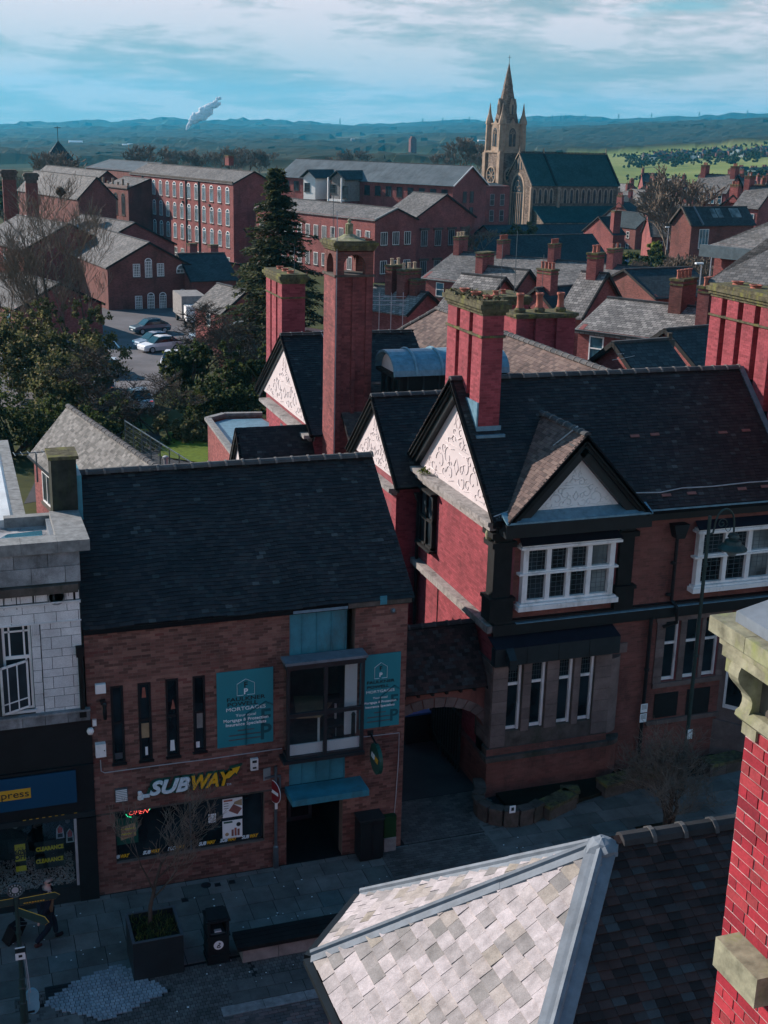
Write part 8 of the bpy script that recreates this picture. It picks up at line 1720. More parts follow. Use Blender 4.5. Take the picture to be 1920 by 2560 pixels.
p=atd(590,900,95);place('bare_tree',[('trunk',mt[0]),('branches',mt[1])],(p[0],p[1],-2),5.2,.95,'bare twiggy tree in front of the garage with white fascia','tree')
# conifer
rs=np.random.RandomState(77);Hc_=18.2;tr=MB().tube([(0,0,0),(0.1,0,Hc_*.5),(0,0,Hc_)],[.35,.2,.03],8);C,U,Vv=[],[],[];bm2=MB()
z=1.6
while z<Hc_-.2:
    s=1-z/Hc_;Rr=6.6*s**.8*(.75+.4*rs.rand())*(1 if s<.85 else .9)
    for k in range(7 if s>.3 else 5):
        a=rs.rand()*6.283;L=Rr*(.6+.5*rs.rand())+.25;d=np.array([math.cos(a),math.sin(a),0]);sd=np.array([-d[1],d[0],0]);dr=.10+.12*rs.rand()
        tip=L;pts=[np.array([0,0,z])+d*tip*f+Z_*(tip*(.16*f-dr*1.4*f*f))for f in(0,.35,.7,1)];bm2.tube(pts,[.06*s+.02,.04*s+.015,.02,.008],4,False)
        nn=int(26+95*L/5.6);f=rs.rand(nn)**.7;w=(.16+.36*L/5)*np.sin(np.clip(f,.05,1)*2.6)+.05
        o=np.array([0,0,z])[None]+d[None]*(tip*f)[:,None]+Z_[None]*(tip*(.16*f-dr*1.4*f*f))[:,None]+sd[None]*(rs.normal(0,1,nn)*w)[:,None]-Z_[None]*(np.abs(rs.normal(0,.10,nn)))[:,None]
        C.append(o);uu=d[None]*.6+sd[None]*rs.normal(0,.8,nn)[:,None]+Z_[None]*rs.normal(-.15,.3,nn)[:,None];uu/=np.linalg.norm(uu,axis=1)[:,None];vv=np.cross(uu,Z_[None]+rs.normal(0,.4,(nn,3)));vv/=np.linalg.norm(vv,axis=1)[:,None]
        U.append(uu*(.12+.16*rs.rand(nn))[:,None]);Vv.append(vv*(.03+.045*rs.rand(nn))[:,None])
    z+=.19+.16*s
nm_=quads_mesh('boughs',np.concatenate(C),np.concatenate(U),np.concatenate(Vv),'needle')
p=atd(692,900,103);place('conifer',[('trunk',tr.mesh('trunk','bark')),('limbs',bm2.mesh('limbs','bark')),('crown',nm_)],(p[0],p[1],-2.3),.2,1.,'tall dark layered conifer standing between the mills and the ribbed chimney','tree')
# trees behind the mills, on the valley edge, and around the church
protos=[bare_tree_meshes(50+k,12,.22,5,.5,.45,3,.05,.25,'bark_pale','bark_pale')for k in range(3)]
rs=np.random.RandomState(3)
def treelabel(px,Hh,where):return('tall' if Hh>14.5 else 'low' if Hh<10 else 'middling')+' brown bare tree, '+where
TL=[(95,440,400,15),(125,435,390,17),(160,438,405,16),(182,436,410,13),(60,440,420,9),(300,420,430,9),(330,418,440,10),(352,418,520,14),(375,418,500,16),(400,420,520,15),(425,424,540,13),(450,426,560,12),(490,428,560,12),(515,428,520,14),(540,428,540,12),(570,430,500,16),(595,432,520,15),(620,432,540,13),(645,432,540,12),(675,428,560,12),
      (830,425,640,9),(860,428,650,12),(885,428,650,13),(915,430,680,12),(1120,432,600,13),(1145,434,560,17),(1170,434,560,18),(1195,436,540,18),(1215,438,560,15),(1100,432,620,11),(1560,470,420,8),(1590,468,420,8),(1695,600,215,15),(1690,545,250,17),(1712,540,255,15),(1675,560,240,12),(1620,480,450,9),(1760,455,520,8),(1800,452,520,9),(1840,450,560,9),(1880,452,520,10),(1910,450,540,9),(1040,620,205,7),(1205,655,200,7)]
for i,(px,py,D,Hh)in enumerate(TL):
    p=atd(px,py,D);pr=protos[i%3];where='by the old church tower at far left' if px<200 else('over the left end' if px<370 else 'over the middle' if px<520 else 'past the right end')+' of the four storey mill' if px<700 else 'behind the modern flats' if px<950 else 'left of the church tower' if px<1250 else 'among the houses right of the church'
    place('bare_tree',[('trunk',pr[0]),('branches',pr[1])],(p[0],p[1],min(p[2],ground_z(p[0],p[1])+1)),rs.rand()*6.28,(Hh/12*1.25,Hh/12*1.25,Hh/12),treelabel(px,Hh,where),'tree','bare trees '+where)
bush(280,415,445,16,11,6000,.32,'leaf_dark','dark rounded evergreen tree behind the mills on the left',30,'evergreen_tree','tree',z0=-7,nb=10)
bush(258,418,450,9,8,3000,.32,'leaf_dark','smaller dark evergreen left of the rounded one behind the mills',31,'evergreen_tree','tree',z0=-7,nb=6)
bush(645,440,420,8,9,3000,.30,'leaf_dark','dark evergreen just left of the conifer top',32,'evergreen_tree','tree',z0=-8,nb=6)
bush(5,470,330,9,12,4000,.25,'leaf_dark','dark evergreen tree at the left edge beside the mill chimney',33,'evergreen_tree','tree',z0=-5,nb=6)
bush(1278,575,262,12,5.5,6000,.2,'leaf_olive','yellow green rounded bush in front of the church gable',34,'evergreen_bush','bush',z0=-4.5,nb=8)
bush(1590,628,205,13,7,8000,.2,'leaf_dark','dark green tree clump between the church and the parked blue cars',35,'evergreen_tree','tree',z0=-6.5,nb=10)
bush(1640,600,215,9,7.5,5000,.2,'leaf_dark','dark evergreen hedge tree left of the steep gabled building',36,'evergreen_tree','tree',z0=-6.5,nb=8);bush(1658,565,222,5,7.6,2500,.2,'leaf_bright','bright green tree top left of the steep gabled building',37,'evergreen_tree','tree',z0=-4.5,nb=5)
bush(1700,690,142,11,3.4,6000,.14,'leaf_olive','green hedge right of the parked blue cars',38,'hedge','hedge',z0=-3.2,nb=10)
bush(1880,560,230,5,5,2000,.2,'leaf_dark','small dark tree among the houses at the right edge',39,'evergreen_tree','tree',z0=-5,nb=5)
rs=np.random.RandomState(12);bl_=[]
for i in range(110):
    px=rs.uniform(1560,1930);py=rs.choice([380,386,390])+rs.uniform(-3,3)-(px-1610)*.02;D=1200+rs.uniform(0,150)
    if i>85:px=rs.uniform(1830,1930);py=rs.uniform(395,425);D=930
    p=atd(px,py,D);r=rs.uniform(2,4.5);bl_.append((p[0],p[1],ground_z(p[0],p[1])+r*.6,r*1.3,r*1.3,r))
obj('village_trees',leaf_cloud(rs,bl_,22000,.6,'leaf_dark','village_trees'),label='dark mass of small trees and hedges round the hillside village',cat='woodland',kind='stuff')
bl_=[]
for(x0,y0,x1,y1,D0,D1,n)in((1480,398,1920,372,1400,1480,40),(1500,470,1720,488,720,700,30),(1560,425,1800,418,960,980,14),(1640,372,1700,366,1440,1470,8),(1750,440,1920,452,860,800,10)):
    for k in range(n):
        f=(k+rs.rand())/n;p=atd(x0+(x1-x0)*f,y0+(y1-y0)*f,D0+(D1-D0)*f);r=rs.uniform(1.,2.6);bl_.append((p[0],p[1],ground_z(p[0],p[1])+r*.5,r*1.6,r*1.6,r))
obj('field_hedges',leaf_cloud(rs,bl_,9000,.6,'leaf_dark','field_hedges'),label='broken dark hedgerows crossing the green fields',cat='hedges',kind='stuff')
thk=bare_tree_meshes(61,4.5,.05,5,.35,.9,4,.018,.08,'bark_pale','bark_pale',stems=9)
for i,(px,py,D,sc)in enumerate(((1630,690,165,1.2),(1660,680,170,1.3),(1690,670,175,1.5),(1715,665,172,1.6),(1740,660,170,1.6),(1762,668,165,1.5),(1778,690,150,1.2),(1600,640,190,1.0),(1730,690,150,1.2))):
    p=atd(px,py,D);place('bare_thicket',[('stems',thk[0]),('branches',thk[1])],(p[0],p[1],-2.6),i*1.3,sc,'pale brown leafless thicket bush behind the blue parked cars','bush','leafless thicket behind the blue cars')
p=atd(1640,905,70);place('bare_bush',[('stems',thk[0]),('branches',thk[1])],(p[0],p[1],3.2),.3,.5,'pale leafless bush poking over the black ridge in front of the outbuilding','bush')
# ================================================================== cars
def car_meshes(col,key):
    if('car',key)in UNIT:return UNIT[('car',key)]
    t_=NT('car_paint_'+key,.25,.6);t_.col(col);pm=t_.m;t_.b.inputs['Coat Weight'].default_value=.6
    def sec(x,wl,zl,wm,zm,wt,zt):return[(x,-wl,zl),(x,-wm,zm),(x,-wt,zt),(x,wt,zt),(x,wm,zm),(x,wl,zl)]
    def loft(ss):
        m=MB();n=len(ss[0]);[m.v.extend(s)for s in ss]
        for i in range(len(ss)-1):
            for k in range(n):m.f.append((i*n+k,i*n+(k+1)%n,(i+1)*n+(k+1)%n,(i+1)*n+k))
        m.f.append(tuple(range(n))[::-1]);m.f.append(tuple((len(ss)-1)*n+k for k in range(n)));return m
    body=loft([sec(0,.62,.3,.72,.5,.66,.62),sec(.12,.74,.22,.83,.5,.76,.74),sec(.9,.78,.2,.88,.58,.8,.86),sec(1.3,.78,.2,.88,.6,.82,.92),sec(3.2,.78,.2,.88,.6,.82,.94),sec(3.9,.76,.22,.86,.6,.78,.9),sec(4.12,.66,.3,.76,.55,.7,.76)])
    cabin=loft([sec(1.0,.76,.88,.76,.89,.7,.90),sec(1.65,.76,.9,.70,1.2,.6,1.42),sec(2.9,.76,.92,.70,1.22,.6,1.45),sec(3.85,.74,.9,.70,.95,.62,1.0)])
    roof=loft([sec(1.75,.60,1.42,.6,1.44,.52,1.47),sec(2.2,.62,1.45,.62,1.47,.54,1.51),sec(3.05,.6,1.42,.6,1.44,.5,1.47)])
    wh=MB().lathe([(.2,-.1),(.31,-.1),(.32,0),(.31,.1),(.2,.1)],(0,0,0),14).xf(Matrix.Rotation(math.pi/2,4,'X')).mesh('wheel','black');hub=MB().lathe([(.18,-.11),(.2,.11)],(0,0,0),10).xf(Matrix.Rotation(math.pi/2,4,'X')).mesh('rim','pipe_white')
    hl=MB().box(0,.06,-.13,.13,0,.12)
    UNIT[('car',key)]=(body.mesh('body',pm,False),cabin.mesh('windows','glass'),roof.mesh('roof_panel',pm),wh,hub,hl.mesh('headlight','print_white'),MB().box(0,.05,-.1,.1,0,.14).mesh('tail_light','neon_red'),MB().box(0,.01,-.26,.26,0,.11).mesh('number_plate','print_white'));return UNIT[('car',key)]
def car(p,yaw,col,key,label,group='cars in the left car park'):
    b,c,r,w,hb,hl,tl,npl=car_meshes(col,key);t=thing('parked_car',p,label,'car',group);t.rotation_euler=(0,0,yaw)
    def ch(nm,me_,loc,par=None):o=bpy.data.objects.new(nm,me_);COL.objects.link(o);o.parent=par or t;o.location=loc;return o
    ch('body',b,(0,0,0));ch('windows',c,(0,0,0));ch('roof_panel',r,(0,0,0))
    for x in(.78,3.3):
        for y in(-.8,.8):w_=ch('wheel',w,(x,y,.31));ch('rim',hb,(0,0,0),w_)
    for y in(-.55,.55):ch('headlight',hl,(.06,y,.58));ch('tail_light',tl,(4.06,y,.66))
    ch('number_plate',npl,(-.012,0,.4))
WHT=(.72,.74,.76)
for(px,py,yw,col,key,lb)in((352,882,.35,WHT,'white','white hatchback parked farthest up the car park, side on'),(338,872,.35,(.10,.16,.24),'blue','blue car just behind the side on white hatchback'),(330,1003,3.9+.9,WHT,'white','white car nearest the hedge, seen from the front'),
                                  (280,925,4.5,(.42,.50,.55),'silver','silver car parked in the middle row under the bare branches'),(262,968,4.6,(.05,.09,.12),'dark','dark car between the silver and the nearest white car'),(440,905,4.4,WHT,'white','white car half hidden by the ivy covered tree'),(60,950,.5,(.42,.50,.55),'silver','silver car seen through the evergreen tree at the left edge'),(330,835,.3,(.03,.05,.06),'dark','dark car in the shade in front of the brown workshop'),(480,855,.3,(.10,.16,.24),'blue','blue car near the pale box van')):
    p=onz(px,py,-1.96);car((p[0],p[1],-1.96),yw,col,key,lb)
for i,px in enumerate((1596,1622,1652,1672)):
    p=onz(px,684+i*3,-3.);car((p[0],p[1],-1.6),2.5+.1*(i%2),(.015,.12,.24),'deep_blue',['leftmost deep blue car behind the terrace chimney','second deep blue car from the left in the rear yard','third deep blue car from the left in the rear yard','rightmost deep blue car in the rear yard by the hedge'][i],'blue cars in the rear yard')
# ================================================================== posts and wires in the middle distance
def street_lamp_small(px,pyt,pyb,D,label):
    a,b=atd(px,pyb,D),atd(px,pyt,D);t=thing('street_lamp',(a[0],a[1],a[2]),label,'street lamp');MB().tube([(a[0],a[1],a[2]-1.5),(a[0],a[1],b[2])],[.09,.05],6).build('post','pipe_white',t);MB().box(a[0]-.55,a[0]+.1,a[1]-.12,a[1]+.12,b[2]-.02,b[2]+.1).build('lamp_head','print_white',t)
street_lamp_small(1745,659,758,100,'tall white street lamp behind the ribbed chimney at the right');street_lamp_small(1776,624,673,128,'white street lamp beside the modern red hall');street_lamp_small(1669,568,600,200,'small pale street lamp in front of the dark hedge trees')
t=thing('telegraph_pole',(20,60,0),'mossy wooden telegraph pole with wires behind the black ridge','telegraph pole');p=ony(1675,832,54.);MB().tube([(p[0],p[1],p[2]-7),(p[0],p[1],p[2])],[.16,.13],8).build('pole','bark',t);MB().box(p[0]-.2,p[0]+.2,p[1]-.2,p[1]-.12,p[2]-.7,p[2]-.3).build('junction_box','metal_dark',t)
w=MB()
for k,(px,py,D)in enumerate(((1560,868,60),(1545,885,58),(1530,900,56),(1590,850,70),(1500,905,60))):q=atd(px,py,D);w.tube([np.array(p)*(1-f)+q*f+Z_*(-.5*f*(1-f))-Z_*.5*(1-f)for f in np.linspace(0,1,7)],.014,3)
w.build('wire','pipe_white',t)
q=ony(915,745,75);t=thing('scaffold_frame',tuple(q),'white scaffold rail frame behind the tower chimney','scaffold');m=MB()
a=atd(925,768,90)
for k in range(4):m.tube([a+X_*(k*.9-.2)-Z_*3,a+X_*(k*.9-.2)+Z_*1.0],.03,5)
for k in range(3):m.tube([a+X_*-.4+Z_*(.2+k*.3),a+X_*2.7+Z_*(.1+k*.3)],.025,5)
m.build('rails','pipe_white',t)
for(px,py,D,hh,lb)in((1285,745,62,3.2,'thin grey rod aerial left of the low pots chimney'),(1355,720,85,2.2,'thin grey rod aerial on the hipped slate roof')):a=atd(px,py,D);t=thing('rod_aerial',tuple(a),lb,'aerial');MB().tube([a,a+Z_*hh],.02,4).build('rod','metal_grey',t)
# ================================================================== street furniture
t=thing('street_lamp',(20,28.6,0),'tall dark green swan neck street lamp in front of the right white window','street lamp');a=ony(1733,1691,28.55);b=ony(1776,1290,28.55);lx,ly,lz=(a[0]+b[0])/2,28.55,b[2]
M['lamp_green']=plain('lamp_post_green',(.022,.045,.04),.5,.4,var=.3)
MB().tube([(lx,ly,0),(lx,ly,1.0),(lx,ly,1.02),(lx,ly,lz)],[.11,.10,.06,.05],10).lathe([(.08,0),(.08,.08)],(lx,ly,4.3),10).lathe([(.075,0),(.075,.1)],(lx,ly,lz-1.5),10).build('post','lamp_green',t)
arc=[(lx+.18+.32*(1-math.cos(s))-.0,ly,lz-.35+.52*math.sin(s))for s in np.linspace(0,math.pi,14)];MB().tube([(lx+.0,ly,lz-.55)]+[(lx+.15,ly,lz-.5)]+arc+[(arc[-1][0]+.02,ly,lz-.62)],.028,7).build('swan_neck','lamp_green',t)
sc_=[(lx+.42+(.16-.008*k)*math.cos(k*.5),ly,lz-.25+(.16-.008*k)*math.sin(k*.5))for k in range(18)];MB().tube(sc_,.014,5).tube([(x+.24,y,z-.16)for x,y,z in sc_[4:]],.01,5).build('scroll','lamp_green',t)
hx_,hz_=arc[-1][0]+.02,lz-.62;MB().lathe([(.04,.0),(.14,-.02),(.17,-.1),(.11,-.14),(.13,-.17),(.22,-.2),(.26,-.3),(.41,-.42),(.42,-.46),(.2,-.45)],(hx_,ly,hz_+.04),16).build('lamp_hood','lamp_green',t);MB().lathe([(.19,-.45),(.17,-.55),(.09,-.66),(.02,-.68)],(hx_,ly,hz_+.04),12).build('lamp_bowl','glass_pale',t,smooth=True)
MB().box(lx-.08,lx+.08,ly-.13,ly-.115,1.75,2.05).build('post_notice','print_white',t)
# no entry sign
bx,by=onz(689.5,2168)[:2];zt=ony(690.6,1915,by)[2];t=thing('no_entry_sign',(bx,by,0),'no entry sign on a grey pole by the sandwich shop door, seen nearly edge on','road sign')
MB().tube([(bx,by,0),(bx,by,.62),(bx,by,.66),(bx,by,zt)],[.075,.07,.042,.04],10).build('pole','metal_grey',t)
u=np.array([.34,-.94,0]);n_=np.array([-.94,-.34,0]);c=np.array([bx,by,ony(690,1977,by)[2]])+n_*.06
def disc(c,r,th,mat,nm,par,K=24):return MB().prism([c+u*r*math.cos(2*math.pi*k/K)+Z_*r*math.sin(2*math.pi*k/K)for k in range(K)],n_*th).build(nm,mat,par)
M['sign_red']=plain('sign_red',(.20,.012,.018),.4,.4,var=.05);sd_=disc(c,.315,.01,'print_white','rim',t);disc(c+n_*.011,.30,.004,'sign_red','disc',t);MB().obox(c+n_*.0165-u*.22-Z_*.045,u*.44,n_*.003,Z_*.09).build('bar','print_white',t)
MB().bar((bx-.3,by-.02,zt-.28),(bx+.12,by-.02,zt-.28),.05).bar((bx+.1,by-.03,zt-.28),(bx+.1,by-.03,zt-.8),.05).build('bracket','metal_grey',t)
cc=ony(668,1934,by);MB().obox(cc+(-.11,-.05,-.17),(.2,0.06,0),(0,.02,0),(0,0,.33)).build('small_sign_back','glass_pale',t);MB().box(bx-.035,bx+.035,by-.055,by-.045,ony(690,2010,by)[2]-.12,ony(690,2010,by)[2]+.05).build('pole_label','print_white',t)
# litter bin
t=thing('litter_bin',(4.9,24.75,0),'black litter bin with a round white emblem between the planter and the bench','litter bin');X1_,X2_,Y1_,Y2_=4.62,5.16,24.56,25.08
MB().box(X1_+.02,X2_-.02,Y1_+.02,Y2_-.02,.04,.72).box(X1_,X2_,Y1_-.005,Y2_,.0,.06).box(X1_,X2_,Y1_-.01,Y2_,.2,.235).box(X1_-.005,X2_+.005,Y1_-.015,Y2_,.72,.755).box(X1_+.02,X1_+.08,Y1_,Y2_,.75,1.1).box(X2_-.08,X2_-.02,Y1_,Y2_,.75,1.1).box(X1_+.08,X2_-.08,Y2_-.06,Y2_,.75,1.1).build('body','black',t)
MB().prism([(X1_-.01,Y1_-.01,1.1),(X2_+.01,Y1_-.01,1.1),(X2_+.01,Y2_,1.1),(X1_-.01,Y2_,1.1)],(0,0,.05)).prism([(X1_+.03,Y1_+.03,1.15),(X2_-.03,Y1_+.03,1.15),(X2_-.06,Y2_-.05,1.2),(X1_+.06,Y2_-.05,1.2)],(0,0,.02)).build('hood','black',t);MB().box(X1_+.1,X2_-.1,Y1_+.06,Y2_-.06,.74,.78).build('opening_tray','metal_grey',t)
MB().lathe([(.115,0),(.115,.006)],(0,0,0),20).xf(wallmat((X1_+X2_)/2,Y1_+.015,.49)).build('emblem','print_white',t);MB().tube([((X1_+X2_)/2+.04*math.sin(a*2),Y1_+.006,.49+.06*math.cos(a))for a in np.linspace(0,5,12)],.011,5).build('emblem_figure','print_dark',t);MB().box(X1_+.2,X1_+.36,Y1_+.1,Y1_+.2,.775,.80).build('rubbish','print_white',t)
# bench
t=thing('stone_bench',(7,24.9,0),'long low stone bench with a dark wooden seat along the pavement edge','bench')
for k in range(7):MB().box(5.42+k*.86,6.27+k*.86,24.42,24.95,.0,.36).build('stone_block','concrete',t)
for k in range(4):MB().box(5.3,11.5,24.36+k*.165,24.515+k*.165,.36,.46).build('slat','timber',t)
# finger post
fx_,fy_=.50,23.85;t=thing('finger_post',(fx_,fy_,0),'cast iron finger post with a round emblem and pointing arms at the lower left','signpost')
MB().tube([(fx_,fy_,0),(fx_,fy_,.5),(fx_,fy_,.52),(fx_,fy_,1.1),(fx_,fy_,1.12),(fx_,fy_,3.1)],[.09,.085,.07,.065,.05,.045],10).lathe([(.075,0),(.09,.03),(.075,.06)],(fx_,fy_,.85),10).lathe([(.065,0),(.065,.05)],(fx_,fy_,2.2),10).build('post','lamp_green',t)
c=np.array([fx_-.01,fy_-.02,3.27]);u2,v2=np.array([1,0,0.]),np.array([0,0,1.])
MB().prism([c+u2*.15*math.cos(a)+v2*.15*math.sin(a)for a in np.linspace(0,2*math.pi,25)[:-1]],(0,.02,0)).build('roundel','lamp_green',t);MB().tube([c+u2*.16*math.cos(a)+v2*.16*math.sin(a)for a in np.linspace(0,2*math.pi,25)],.016,6).build('ring','metal_grey',t);MB().lathe([(.07,0),(.07,.01)],(0,0,0),14).xf(wallmat(c[0],c[1]-.0,c[2])).build('emblem','pipe_white',t)
for k in range(12):a=2*math.pi*k/12;MB().box(-.012,.012,-.006,0,-.016,.016).xf(Matrix.Translation(Vector(c+u2*.115*math.cos(a)+v2*.115*math.sin(a)))).build('raised_letter','pipe_white',t)
def arm(z,d,L,hh=.16,txt=('','')):
    d=np.array(d,float);d/=np.linalg.norm(d);b=np.array([fx_,fy_,z])+d*.06;s=np.cross(d,Z_)
    A=MB().prism([b,b+d*(L-.1),b+d*L+Z_*hh/2,b+d*(L-.1)+Z_*hh,b+Z_*hh],s*.025).build('arm','lamp_green',t);r=MB()
    pts=[b,b+d*(L-.1),b+d*L+Z_*hh/2,b+d*(L-.1)+Z_*hh,b+Z_*hh];r.tube([q+s*.0125 for q in pts],.009,5);rr=r.build('arm_rim','yellow',A)
    return A
arm(2.88,(1,.05,0),.82);arm(2.9,(-1,-.02,0),.7);arm(2.66,(.72,-.69,0),.78,.19)
for(w_,z)in(('INFORMATION',2.985),('TOWN CENTRE',2.925)):pass
m=MB();
for k in range(9):m.box(fx_+.14+k*.055,fx_+.18+k*.055,fy_+.015,fy_+.02,2.96,2.985)
for k in range(8):m.box(fx_+.14+k*.055,fx_+.18+k*.055,fy_-.02,fy_-.012,2.91,2.93)
m.build('worn_lettering','yellow',t)
MB().box(fx_-.1,fx_+.1,fy_-.09,fy_-.07,1.62,1.92).build('notice_plate','print_white',t);MB().box(fx_-.1,fx_+.1,fy_-.094,fy_-.09,1.79,1.9).box(fx_-.035,fx_+.04,fy_-.094,fy_-.09,1.68,1.74).build('notice_print','print_dark',t);MB().tube([(fx_+.08,fy_-.08,1.62),(fx_+.1,fy_-.1,1.3),(fx_+.13,fy_-.1,.5)],.006,4).build('dangling_cord','pipe_white',t)
q=onz(84,2537);M['pale_blue']=plain('pale_blue_paint',(.16,.36,.44),.5,.4,var=.08)
gt_=thing('pale_blue_board',(q[0],q[1],0),'pale blue waisted board leaning against the foot of the finger post','board');o_=[]
for k in range(20):
    a=2*math.pi*k/20;rx=.17*(1+.0);x=.17*math.cos(a)*(1-.22*math.exp(-((math.sin(a))/.35)**2));zz=.27+.27*math.sin(a);o_.append((q[0]+x,q[1]+.02+zz*.25,zz))
MB().prism(o_,(0,.05,.01)).build('panel','pale_blue',gt_);MB().tube([(q[0]-.03,q[1]+.1,.5),(q[0]-.08,q[1]+.28,1.35)],.012,5).build('cord','pipe_white',gt_);MB().box(q[0]-.12,q[0]+.03,q[1]+.0,q[1]+.02,.06,.1).build('slot','print_dark',gt_)
# ================================================================== man with a suitcase
def skin(name,V,E,R,mat,root,sub=1,rootv=0):
    me=bpy.data.meshes.new(name);me.from_pydata([tuple(v)for v in V],E,[]);o=bpy.data.objects.new(name,me);COL.objects.link(o);md=o.modifiers.new('Skin','SKIN');md.use_smooth_shade=True
    for i,r in enumerate(R):sv=me.skin_vertices[0].data[i];r=r if hasattr(r,'__len__')else(r,r);sv.radius=r;sv.use_root=(i==rootv)
    s=o.modifiers.new('Sub','SUBSURF');s.levels=sub;s.render_levels=sub
    dg=bpy.context.evaluated_depsgraph_get();dg.update();m2=bpy.data.meshes.new_from_object(o.evaluated_get(dg));bpy.data.objects.remove(o);m2.materials.clear();m2.materials.append(M[mat]);m2.polygons.foreach_set('use_smooth',[True]*len(m2.polygons));m2.name=name;return obj(name,m2,root)
fr_=onz(90,2369);ff=onz(143,2345);pm=np.array([(fr_[0]*.45+ff[0]*.55),(fr_[1]+ff[1])/2,0.])
dw=(ff-fr_);dw[2]=0;dw/=np.linalg.norm(dw);sw=np.array([-dw[1],dw[0],0])          # walking direction, left side
man=thing('person',tuple(pm),'bald man in sunglasses and a dark open coat walking and pulling a black suitcase','person')
def B(f,l,z):return pm+dw*f+sw*l+Z_*z
hipz=.90;J=dict(pel=B(0,0,hipz),wa=B(.02,0,1.08),ch=B(.05,0,1.30),sh=B(.06,0,1.43),nk=B(.08,0,1.52),hd=B(.11,0,1.61),ht=B(.11,0,1.665),
    hl=B(0,.10,.88),hr=B(0,-.10,.88),kf=B(.24,.10,.50),kr=B(.0,-.11,.47),af=ff*1.+sw*.03+Z_*.12,ar=fr_*1.+Z_*.11-sw*0.,tf=ff+dw*.17+Z_*.09,trr=fr_+dw*.17+Z_*.03,
    sl=B(.04,.19,1.40),sr=B(.04,-.19,1.40),el=B(.05,.26,1.14),er=B(-.10,-.26,1.14),wl=B(.20,.24,.95),wr=B(-.30,-.27,.90))
def ske(keys,edges,rad):return[J[k]for k in keys],[(keys.index(a),keys.index(b))for a,b in edges],rad
ks=['pel','wa','ch','sh','nk','hd','ht','hl','hr','kf','kr','af','ar','sl','sr','el','er','wl','wr']
ed=[('pel','wa'),('wa','ch'),('ch','sh'),('sh','nk'),('nk','hd'),('hd','ht'),('pel','hl'),('pel','hr'),('hl','kf'),('hr','kr'),('kf','af'),('kr','ar'),('sh','sl'),('sh','sr'),('sl','el'),('sr','er'),('el','wl'),('er','wr')]
V_,E_,R__=ske(ks,ed,[.12,.12,.12,.07,.045,.085,.078,.08,.08,.055,.055,.04,.04,.055,.055,.045,.045,.03,.03]);skin('body',V_,E_,R__,'skin',man)
hc=J['hd'];fc=dw*.4-Y_*.85;fc/=np.linalg.norm(fc);sf=np.cross(Z_,fc)
m=MB();
for s in(-1,1):m.obox(hc+fc*.085+sf*(s*.035-.026)+Z_*.0,sf*.052,fc*.02,Z_*.032)
m.obox(hc+fc*.088-sf*.09+Z_*.022,sf*.18,fc*.008,Z_*.008).build('sunglasses','print_dark',man)
MB().prism([hc+fc*.082-sf*.014-Z_*.035,hc+fc*.082+sf*.014-Z_*.035,hc+fc*.08+Z_*.01],fc*.03).build('nose','skin',man);MB().obox(hc+fc*.084-sf*.025-Z_*.062,sf*.05,fc*.006,Z_*.008).build('mouth','sign_red',man)
for s in(-1,1):MB().lathe([(.012,-.03),(.02,0),(.012,.03)],hc+sf*s*.088,6).build('ear','skin',man)
ks=['pel','hl','hr','kf','kr','af','ar'];V_,E_,R__=ske(ks,[e for e in ed if e[0]in ks and e[1]in ks],[.145,.105,.105,.078,.078,.065,.065]);skin('trousers',V_,E_,R__,'jeans',man)
J['co']=B(-.02,0,.80);ks=['ch','co','wa','sh','sl','sr','el','er','wl','wr'];V_,E_,R__=ske(ks,[('co','wa'),('wa','ch'),('ch','sh'),('sh','sl'),('sh','sr'),('sl','el'),('sr','er'),('el','wl'),('er','wr')],[(.17,.15),(.17,.15),(.16,.14),.145,.08,.08,.066,.066,.055,.055]);skin('coat',V_,E_,R__,'cloth_dark',man)
ks=['wa','ch'];V_=[B(.10,.0,.86)-Y_*.12,B(.13,0,1.1)-Y_*.13,B(.14,0,1.38)-Y_*.12];skin('jumper',V_,[(0,1),(1,2)],[(.10,.07),(.10,.075),(.075,.05)],'cloth_tan',man)
for a,b,nm in((J['af'],J['tf'],'shoe'),(J['ar'],J['trr'],'shoe')):skin(nm,[a-Z_*.05-dw*.04,(a+b)/2-Z_*.05,b-Z_*.0],[(0,1),(1,2)],[.055,.05,.04],'shoe' if nm=='shoe' and a is J['ar']else 'black_bag',man)
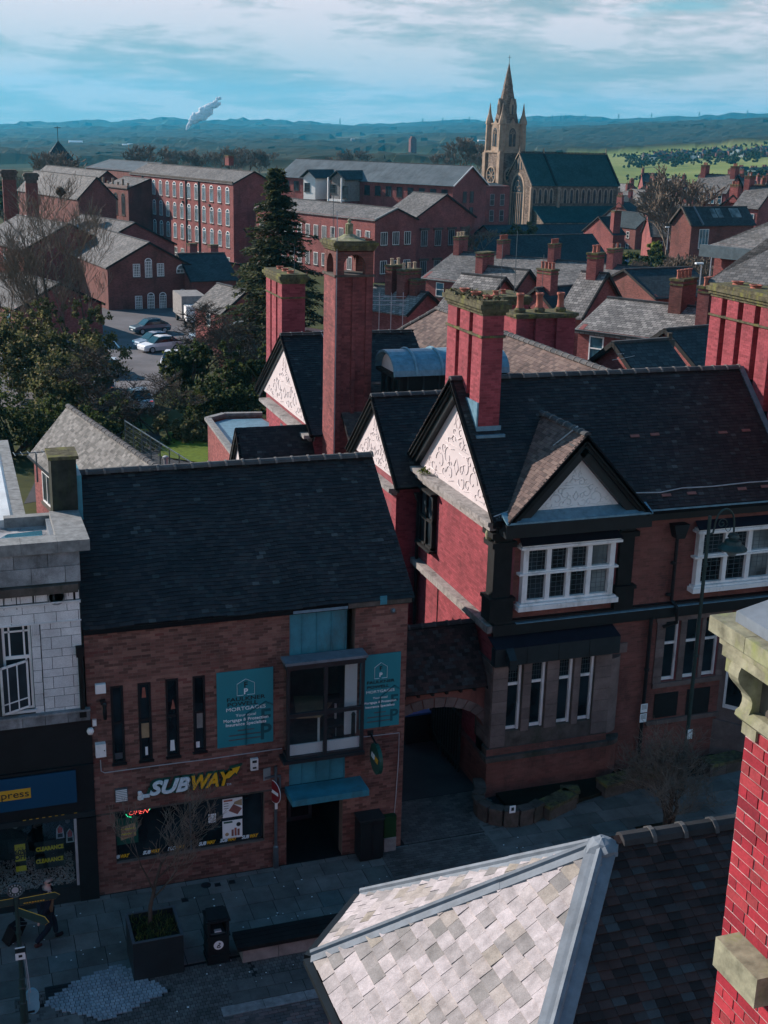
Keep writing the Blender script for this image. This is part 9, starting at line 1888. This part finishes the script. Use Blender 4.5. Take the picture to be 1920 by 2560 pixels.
for wr,d0 in((J['wl'],dw*.4-Z_),(J['wr'],-dw*.5-Z_)):
    d0=d0/np.linalg.norm(d0);V_=[wr,wr+d0*.08];E_=[(0,1)];R__=[.026,(.038,.016)]
    for k in range(4):s=np.cross(d0,dw+.3*sw);s/=np.linalg.norm(s);b0=wr+d0*.09+s*(k-1.5)*.018;V_+=[b0+d0*.03,b0+d0*(.055+.008*(k in(1,2)))+dw*.015];E_+=[(1,len(V_)-2),(len(V_)-2,len(V_)-1)];R__+=[.0095,.008]
    V_+=[wr+d0*.05+dw*.035,wr+d0*.085+dw*.04];E_+=[(1,len(V_)-2),(len(V_)-2,len(V_)-1)];R__+=[.011,.009];skin('hand',V_,E_,R__,'skin',man)
sc2=onz(28,2352);t=thing('suitcase',(sc2[0],sc2[1],0),'black wheeled suitcase pulled behind the walking bald man','suitcase');tl=np.array([J['wr'][0]-sc2[0],J['wr'][1]-sc2[1],0]);tl/=np.linalg.norm(tl);up_=tl*.45+Z_*.9;up_/=np.linalg.norm(up_);sd2=np.cross(tl,Z_);fw2=np.cross(sd2,up_)
MB().obox(np.array([sc2[0],sc2[1],.05])-sd2*.2-fw2*.12,sd2*.4,fw2*.24,up_*.56).build('case','black_bag',t);MB().tube([np.array([sc2[0],sc2[1],.05])+up_*.56-sd2*.1,J['wr']-Z_*.08-sd2*.05],.009,5).tube([np.array([sc2[0],sc2[1],.05])+up_*.56+sd2*.1,J['wr']-Z_*.08+sd2*.05],.009,5).build('handle','metal_grey',t)
for s in(-1,1):MB().lathe([(.04,-.02),(.04,.02)],(0,0,0),10).xf(Matrix.Translation(Vector((sc2[0]+sd2[0]*.16*s,sc2[1]+sd2[1]*.16*s,.042)))@Matrix.Rotation(math.pi/2,4,'Y')).build('wheel','metal_dark',t)
# ================================================================== haze
hm=bpy.data.materials.new('haze');hm.use_nodes=True;nt=hm.node_tree;nt.nodes.clear();ou=nt.nodes.new('ShaderNodeOutputMaterial');pv=nt.nodes.new('ShaderNodeVolumePrincipled')
pv.inputs['Color'].default_value=(.05,.62,.98,1);pv.inputs['Density'].default_value=HAZE_D;pv.inputs['Anisotropy'].default_value=.2;nt.links.new(pv.outputs[0],ou.inputs['Volume']);M['haze']=hm
MB().box(-9500,9500,-60,9800,-420,330).build('haze','haze',kind='stuff')
